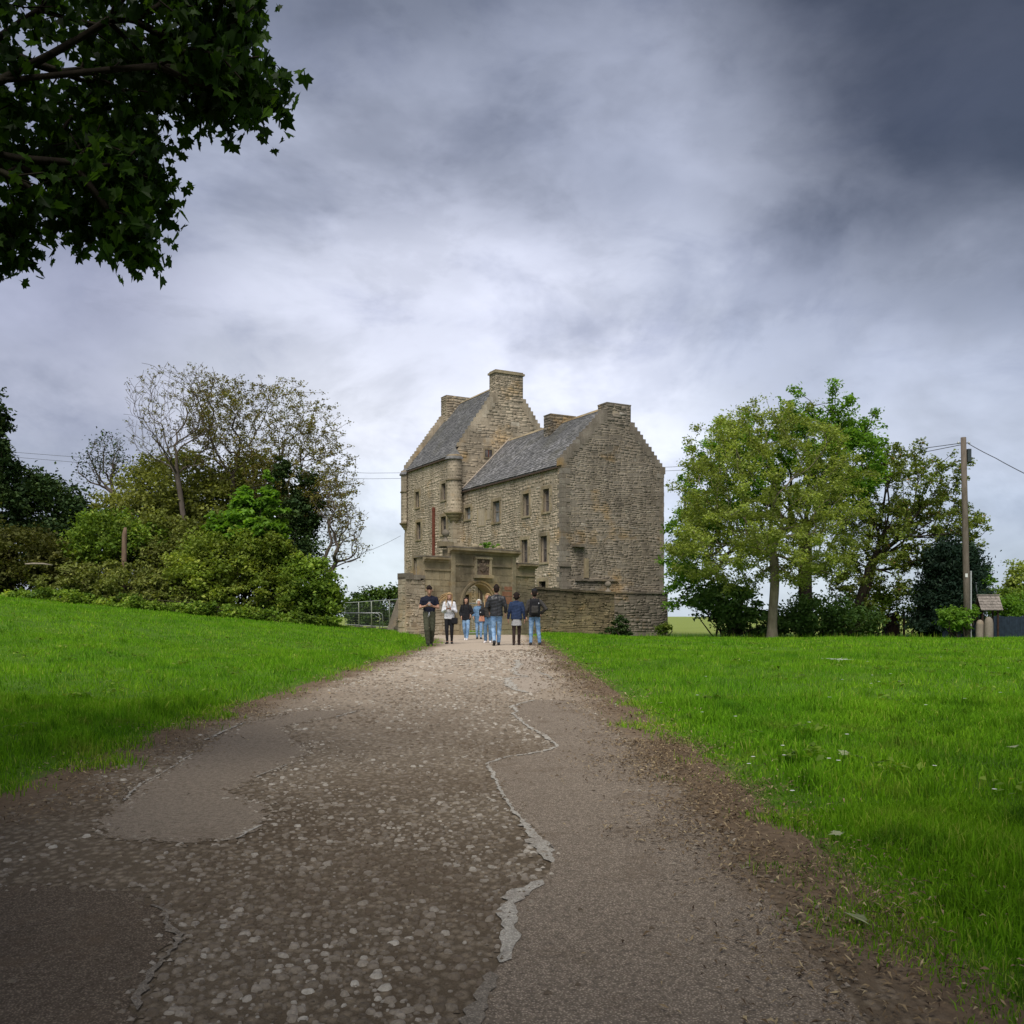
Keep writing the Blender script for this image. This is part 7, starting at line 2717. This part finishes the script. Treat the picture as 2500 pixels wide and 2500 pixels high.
def grass_zone(name, y0, y1, dens, h0, w0, rng, xlim=None, edge=0.26):
    ys = []
    area = 0
    n_try = 0
    xm = lambda y: 0.56 * y + 6.5
    N = int(dens * 2 * xm((y0 + y1) / 2) * (y1 - y0))
    Y = np.sqrt(rng.uniform(y0 ** 2, y1 ** 2, N))
    X = rng.uniform(-1, 1, N) * xm(Y)
    off = off_road(X, Y)
    p = np.clip((off + 0.22 * np.sin(X * 3.1 + Y * 2.3) + 0.14 * np.sin(Y * 6.3 + X) + rng.normal(0, .10, N)+ 0.04) / edge, 0, 1)
    # thinner beyond the sides of the view, where only a step aside shows it
    keep = rng.uniform(0, 1, N) < p * np.where(np.abs(X) > 0.56 * Y + 0.6, 0.12, 1.0)
    X, Y, off = X[keep], Y[keep], off[keep]
    n = len(X)
    cl = np.sin(X * 2.3 + 1.7 * np.sin(Y * 1.1)) * np.sin(Y * 1.9 + 1.3 * np.sin(X * 0.8)) + .5 * np.sin(X * 5.3 + Y * 4.1)
    fresh = np.clip(off / 0.6, 0.6, 1)
    # coarse tussocks stand up here and there
    tus = np.clip(np.sin(X * 4.7 + 2.1 * np.sin(Y * 1.7)) * np.sin(Y * 3.9 + 1.7 * np.sin(X * 1.3)) - .72, 0, 1) * 3.0
    h = h0 * (1 + 0.38 * cl + tus) * rng.uniform(.55, 1.35, n) * fresh
    h *= 1 + 0.7 * np.clip(1 - off / 1.6, 0, 1) * (X < 0)
    w = w0 * rng.uniform(.7, 1.4, n)
    V, o = blades(X, Y, h, w, rng)
    tn = np.clip(rng.normal(.48, .20, n) + .10 * cl - .35 * np.minimum(tus, 1), 0, 1)
    dry = rng.uniform(0, 1, n) < np.where(off < .35, .22, .02)
    tn = np.where(dry, 1.0, tn)
    if y0 < 10:
        T = np.concatenate([o + np.array([[0, 1, 2]]), o + np.array([[0, 2, 4]]), o + np.array([[4, 2, 3]])])
    else:       # far off a blade is one sliver
        V = V.reshape(-1, 5, 3)[:, [0, 1, 3]].reshape(-1, 3)
        T = np.arange(len(V)).reshape(-1, 3)
    me = mesh_np(name, V, T, np.repeat(tn, len(V) // n))
    tag(link(name, me, None, M_GRASS), kind='stuff')
    return n


gr = np.random.default_rng(31)
NB = 0
NB += grass_zone('grass', 1.0, 6.0, 6000, .085, .0060, gr)
NB += grass_zone('grass', 6.0, 12.0, 2000, .085, .0085, gr)
NB += grass_zone('grass', 12.0, 24.0, 480, .085, .014, gr)
NB += grass_zone('grass', 24.0, 38.0, 150, .085, .024, gr)
NB += grass_zone('grass', 38.0, 52.0, 75, .09, .034, gr)
# taller seeding stalks where the lawn ends under the trees
n = 900
px_ = gr.uniform(1560, 2330, n)
Y = gr.uniform(45.5, 48.5, n)
X = (px_ - CX) / F * Y
V, o = blades(X, Y, gr.uniform(.15, .42, n), np.full(n, .02), gr, .25)
T = np.concatenate([o + np.array([[0, 1, 2]]), o + np.array([[0, 2, 4]]), o + np.array([[4, 2, 3]])])
tag(link('tall_grass', mesh_np('tall_grass', V, T, np.repeat(gr.choice([.1, .3, 1.0], n), 5)), None, M_GRASS), kind='stuff')


# winged seeds and dry bits strewn over both verges
def mat_litter():
    m = NT('dry_litter')
    c = m.ramp(m.attr('tint'), [(0.0, (0.045, 0.028, 0.017)), (0.4, (0.14, 0.095, 0.055)), (0.75, (0.27, 0.20, 0.115)), (1.0, (0.40, 0.32, 0.19))])
    m.color(c)
    m.rough(0.9, 0.15)
    return m.m


def litter(n, side, y0, y1, rng, s0):
    Y = np.sqrt(rng.uniform(y0 ** 2, y1 ** 2, n))
    if side > 0:
        X = edge_r(Y) + rng.normal(-.16, .30, n)
    else:
        X = edge_l(Y) + rng.normal(.20, .24, n)
    X = X + .14 * np.sin(Y * 3.1) + .1 * np.sin(Y * 7.7)
    Z = np.maximum(ground_z(X, Y), road_z(Y) + LIFT) + rng.uniform(.010, .030, n) + .02 * (off_road(X, Y) > 0)
    a = rng.uniform(0, PI, n)
    L_ = s0 * rng.uniform(.5, 1.5, n)
    W_ = L_ * rng.uniform(.12, .32, n)
    d = np.stack([np.cos(a), np.sin(a), rng.normal(0, .25, n)], 1)
    s = np.stack([-np.sin(a), np.cos(a), rng.normal(0, .3, n)], 1)
    C = np.stack([X, Y, Z], 1)
    up = np.stack([0 * X, 0 * X, L_ * rng.uniform(0, .3, n)], 1)
    V = np.stack([C - d * L_[:, None] * .5, C + s * W_[:, None] * .5 + up, C + d * L_[:, None] * .5, C - s * W_[:, None] * .5 + up], 1).reshape(-1, 3)
    return V, np.repeat(np.clip(rng.normal(.5, .28, n), 0, 1), 4)


vs, ts = [], []
for (n, sd_, a, b, s) in ((11000, 1, 2.0, 9, .032), (4500, 1, 9, 20, .045), (4500, -1, 3, 12, .032), (1400, -1, 12, 24, .05), (900, 1, 20, 34, .08)):
    V, t = litter(n, sd_, a, b, gr, s)
    vs.append(V)
    ts.append(t)
V = np.concatenate(vs)
tag(link('leaf_litter', mesh_np('leaf_litter', V, np.arange(len(V)).reshape(-1, 4), np.concatenate(ts)), None, mat_litter()), kind='stuff')

# crumbs of dark earth and gravel scattered on the tarmac
m, tt = MB(), []
r = random.Random(8)
for _ in range(900):
    Y_ = math.sqrt(r.uniform(2.2 ** 2, 26 ** 2))
    x_ = float(edge_r(Y_)) - abs(r.gauss(0, .75)) if r.random() < .8 else r.uniform(float(edge_l(Y_)), float(edge_r(Y_)))
    s_ = r.uniform(.005, .014) * (1 + Y_ / 16)
    z_ = float(road_z(Y_)) + LIFT + .006
    o_ = len(m.v)
    m.add([(x_ - s_, Y_ - s_ * .7, z_), (x_ + s_, Y_ - s_ * .5, z_), (x_ + s_ * .8, Y_ + s_, z_), (x_ - s_ * .7, Y_ + s_ * .8, z_), (x_, Y_, z_ + s_ * .9)], [(0, 1, 4), (1, 2, 4), (2, 3, 4), (3, 0, 4)])
    tt += [r.choice((0.0, 0.0, .15, .4, .8))] * 5
# grit broken off along the ragged edges of the repairs
for ol in OUTLINES:
    for p in ol:
        if not (2.0 < p[1] < 18):
            continue
        for _ in range(4 if p[1] < 9 else 2):
            Y_, x_ = p[1] + r.gauss(0, .05), p[0] + r.gauss(0, .05)
            s_ = r.uniform(.004, .013) * (1 + Y_ / 18)
            z_ = float(road_z(Y_)) + LIFT + .004
            m.add([(x_ - s_, Y_ - s_ * .7, z_), (x_ + s_, Y_ - s_ * .5, z_), (x_ + s_ * .8, Y_ + s_, z_), (x_ - s_ * .7, Y_ + s_ * .8, z_), (x_, Y_, z_ + s_ * .8)], [(0, 1, 4), (1, 2, 4), (2, 3, 4), (3, 0, 4)])
            tt += [r.choice((0.0, .2, .4, .6, .9))] * 5
tag(m.build('gravel', M_COB, road, tint=tt), kind='stuff')

# daisies in the right lawn
m = MB()
for _ in range(150):
    if r.random() < .72:
        px_, py_ = r.gauss(2050, 14), r.gauss(1625, 2.2)
    else:
        px_, py_ = r.uniform(1500, 2500), r.uniform(1580, 1900)
    p = on_ground(px_, py_) if False else None
    Y_ = (1.05) / ((py_ - HY) / F)
    x_ = (px_ - CX) / F * Y_
    if float(off_road(np.array(x_), np.array(Y_))) < .35:
        continue
    z_ = float(ground_z(x_, Y_))
    s_ = .014 + .0006 * Y_
    m.add([(x_ + s_ * math.cos(a), Y_ + s_ * math.sin(a), z_ + .085) for a in np.arange(6) * PI / 3], [(0, 1, 2, 3, 4, 5)])
tag(m.build('daisies', plain('daisy_white', (0.7, 0.7, 0.66), 0.8), None), kind='stuff')

# broad-leaved weeds flat in the turf
rw = np.random.default_rng(77)
C = []
for _ in range(190):
    Y_ = math.sqrt(rw.uniform(3.0 ** 2, 30 ** 2))
    x_ = rw.uniform(-.56, .56) * Y_
    if float(off_road(np.array(x_), np.array(Y_))) < .15:
        continue
    k_ = int(rw.integers(8, 22))
    q = rw.normal(0, .07 + .05 * rw.random(), (k_, 2))
    C.append(np.stack([x_ + q[:, 0], Y_ + q[:, 1], ground_z(x_ + q[:, 0], Y_ + q[:, 1]) + rw.uniform(.05, .10, k_)], 1))
C = np.concatenate(C)
V, Fc = leaf_cards(C, .075, rw, .55, 2.2, .08)
tag(link('lawn_weeds', mesh_np('lawn_weeds', V, Fc, np.repeat(np.clip(rw.normal(.45, .2, len(C)), 0, 1), 4)), None, L_HEDGE), kind='stuff')

# kinds that come more than once share a group
GROUPS = {'broadleaf_tree': 'broadleaf trees right of the castle', 'bare_tree': 'bare trees left of the castle', 'hedge_bush': 'bushes of the left hedgerow',
          'understorey_shrub': 'shrubs under the right trees', 'garden_shrub': 'bright garden shrubs by the pole', 'small_tree': 'small garden trees at the right',
          'overhead_cable': 'overhead cables', 'blue_fence': 'blue board fences', 'sycamore_tree': 'big sycamores along the road', 'standing_stone': 'standing stones under the shingled roof',
          'phone': 'phones held by the walkers'}
for o in SC.objects:
    k = o.name.split('.')[0]
    if o.parent is None and k in GROUPS and 'group' not in o:
        o['group'] = GROUPS[k]
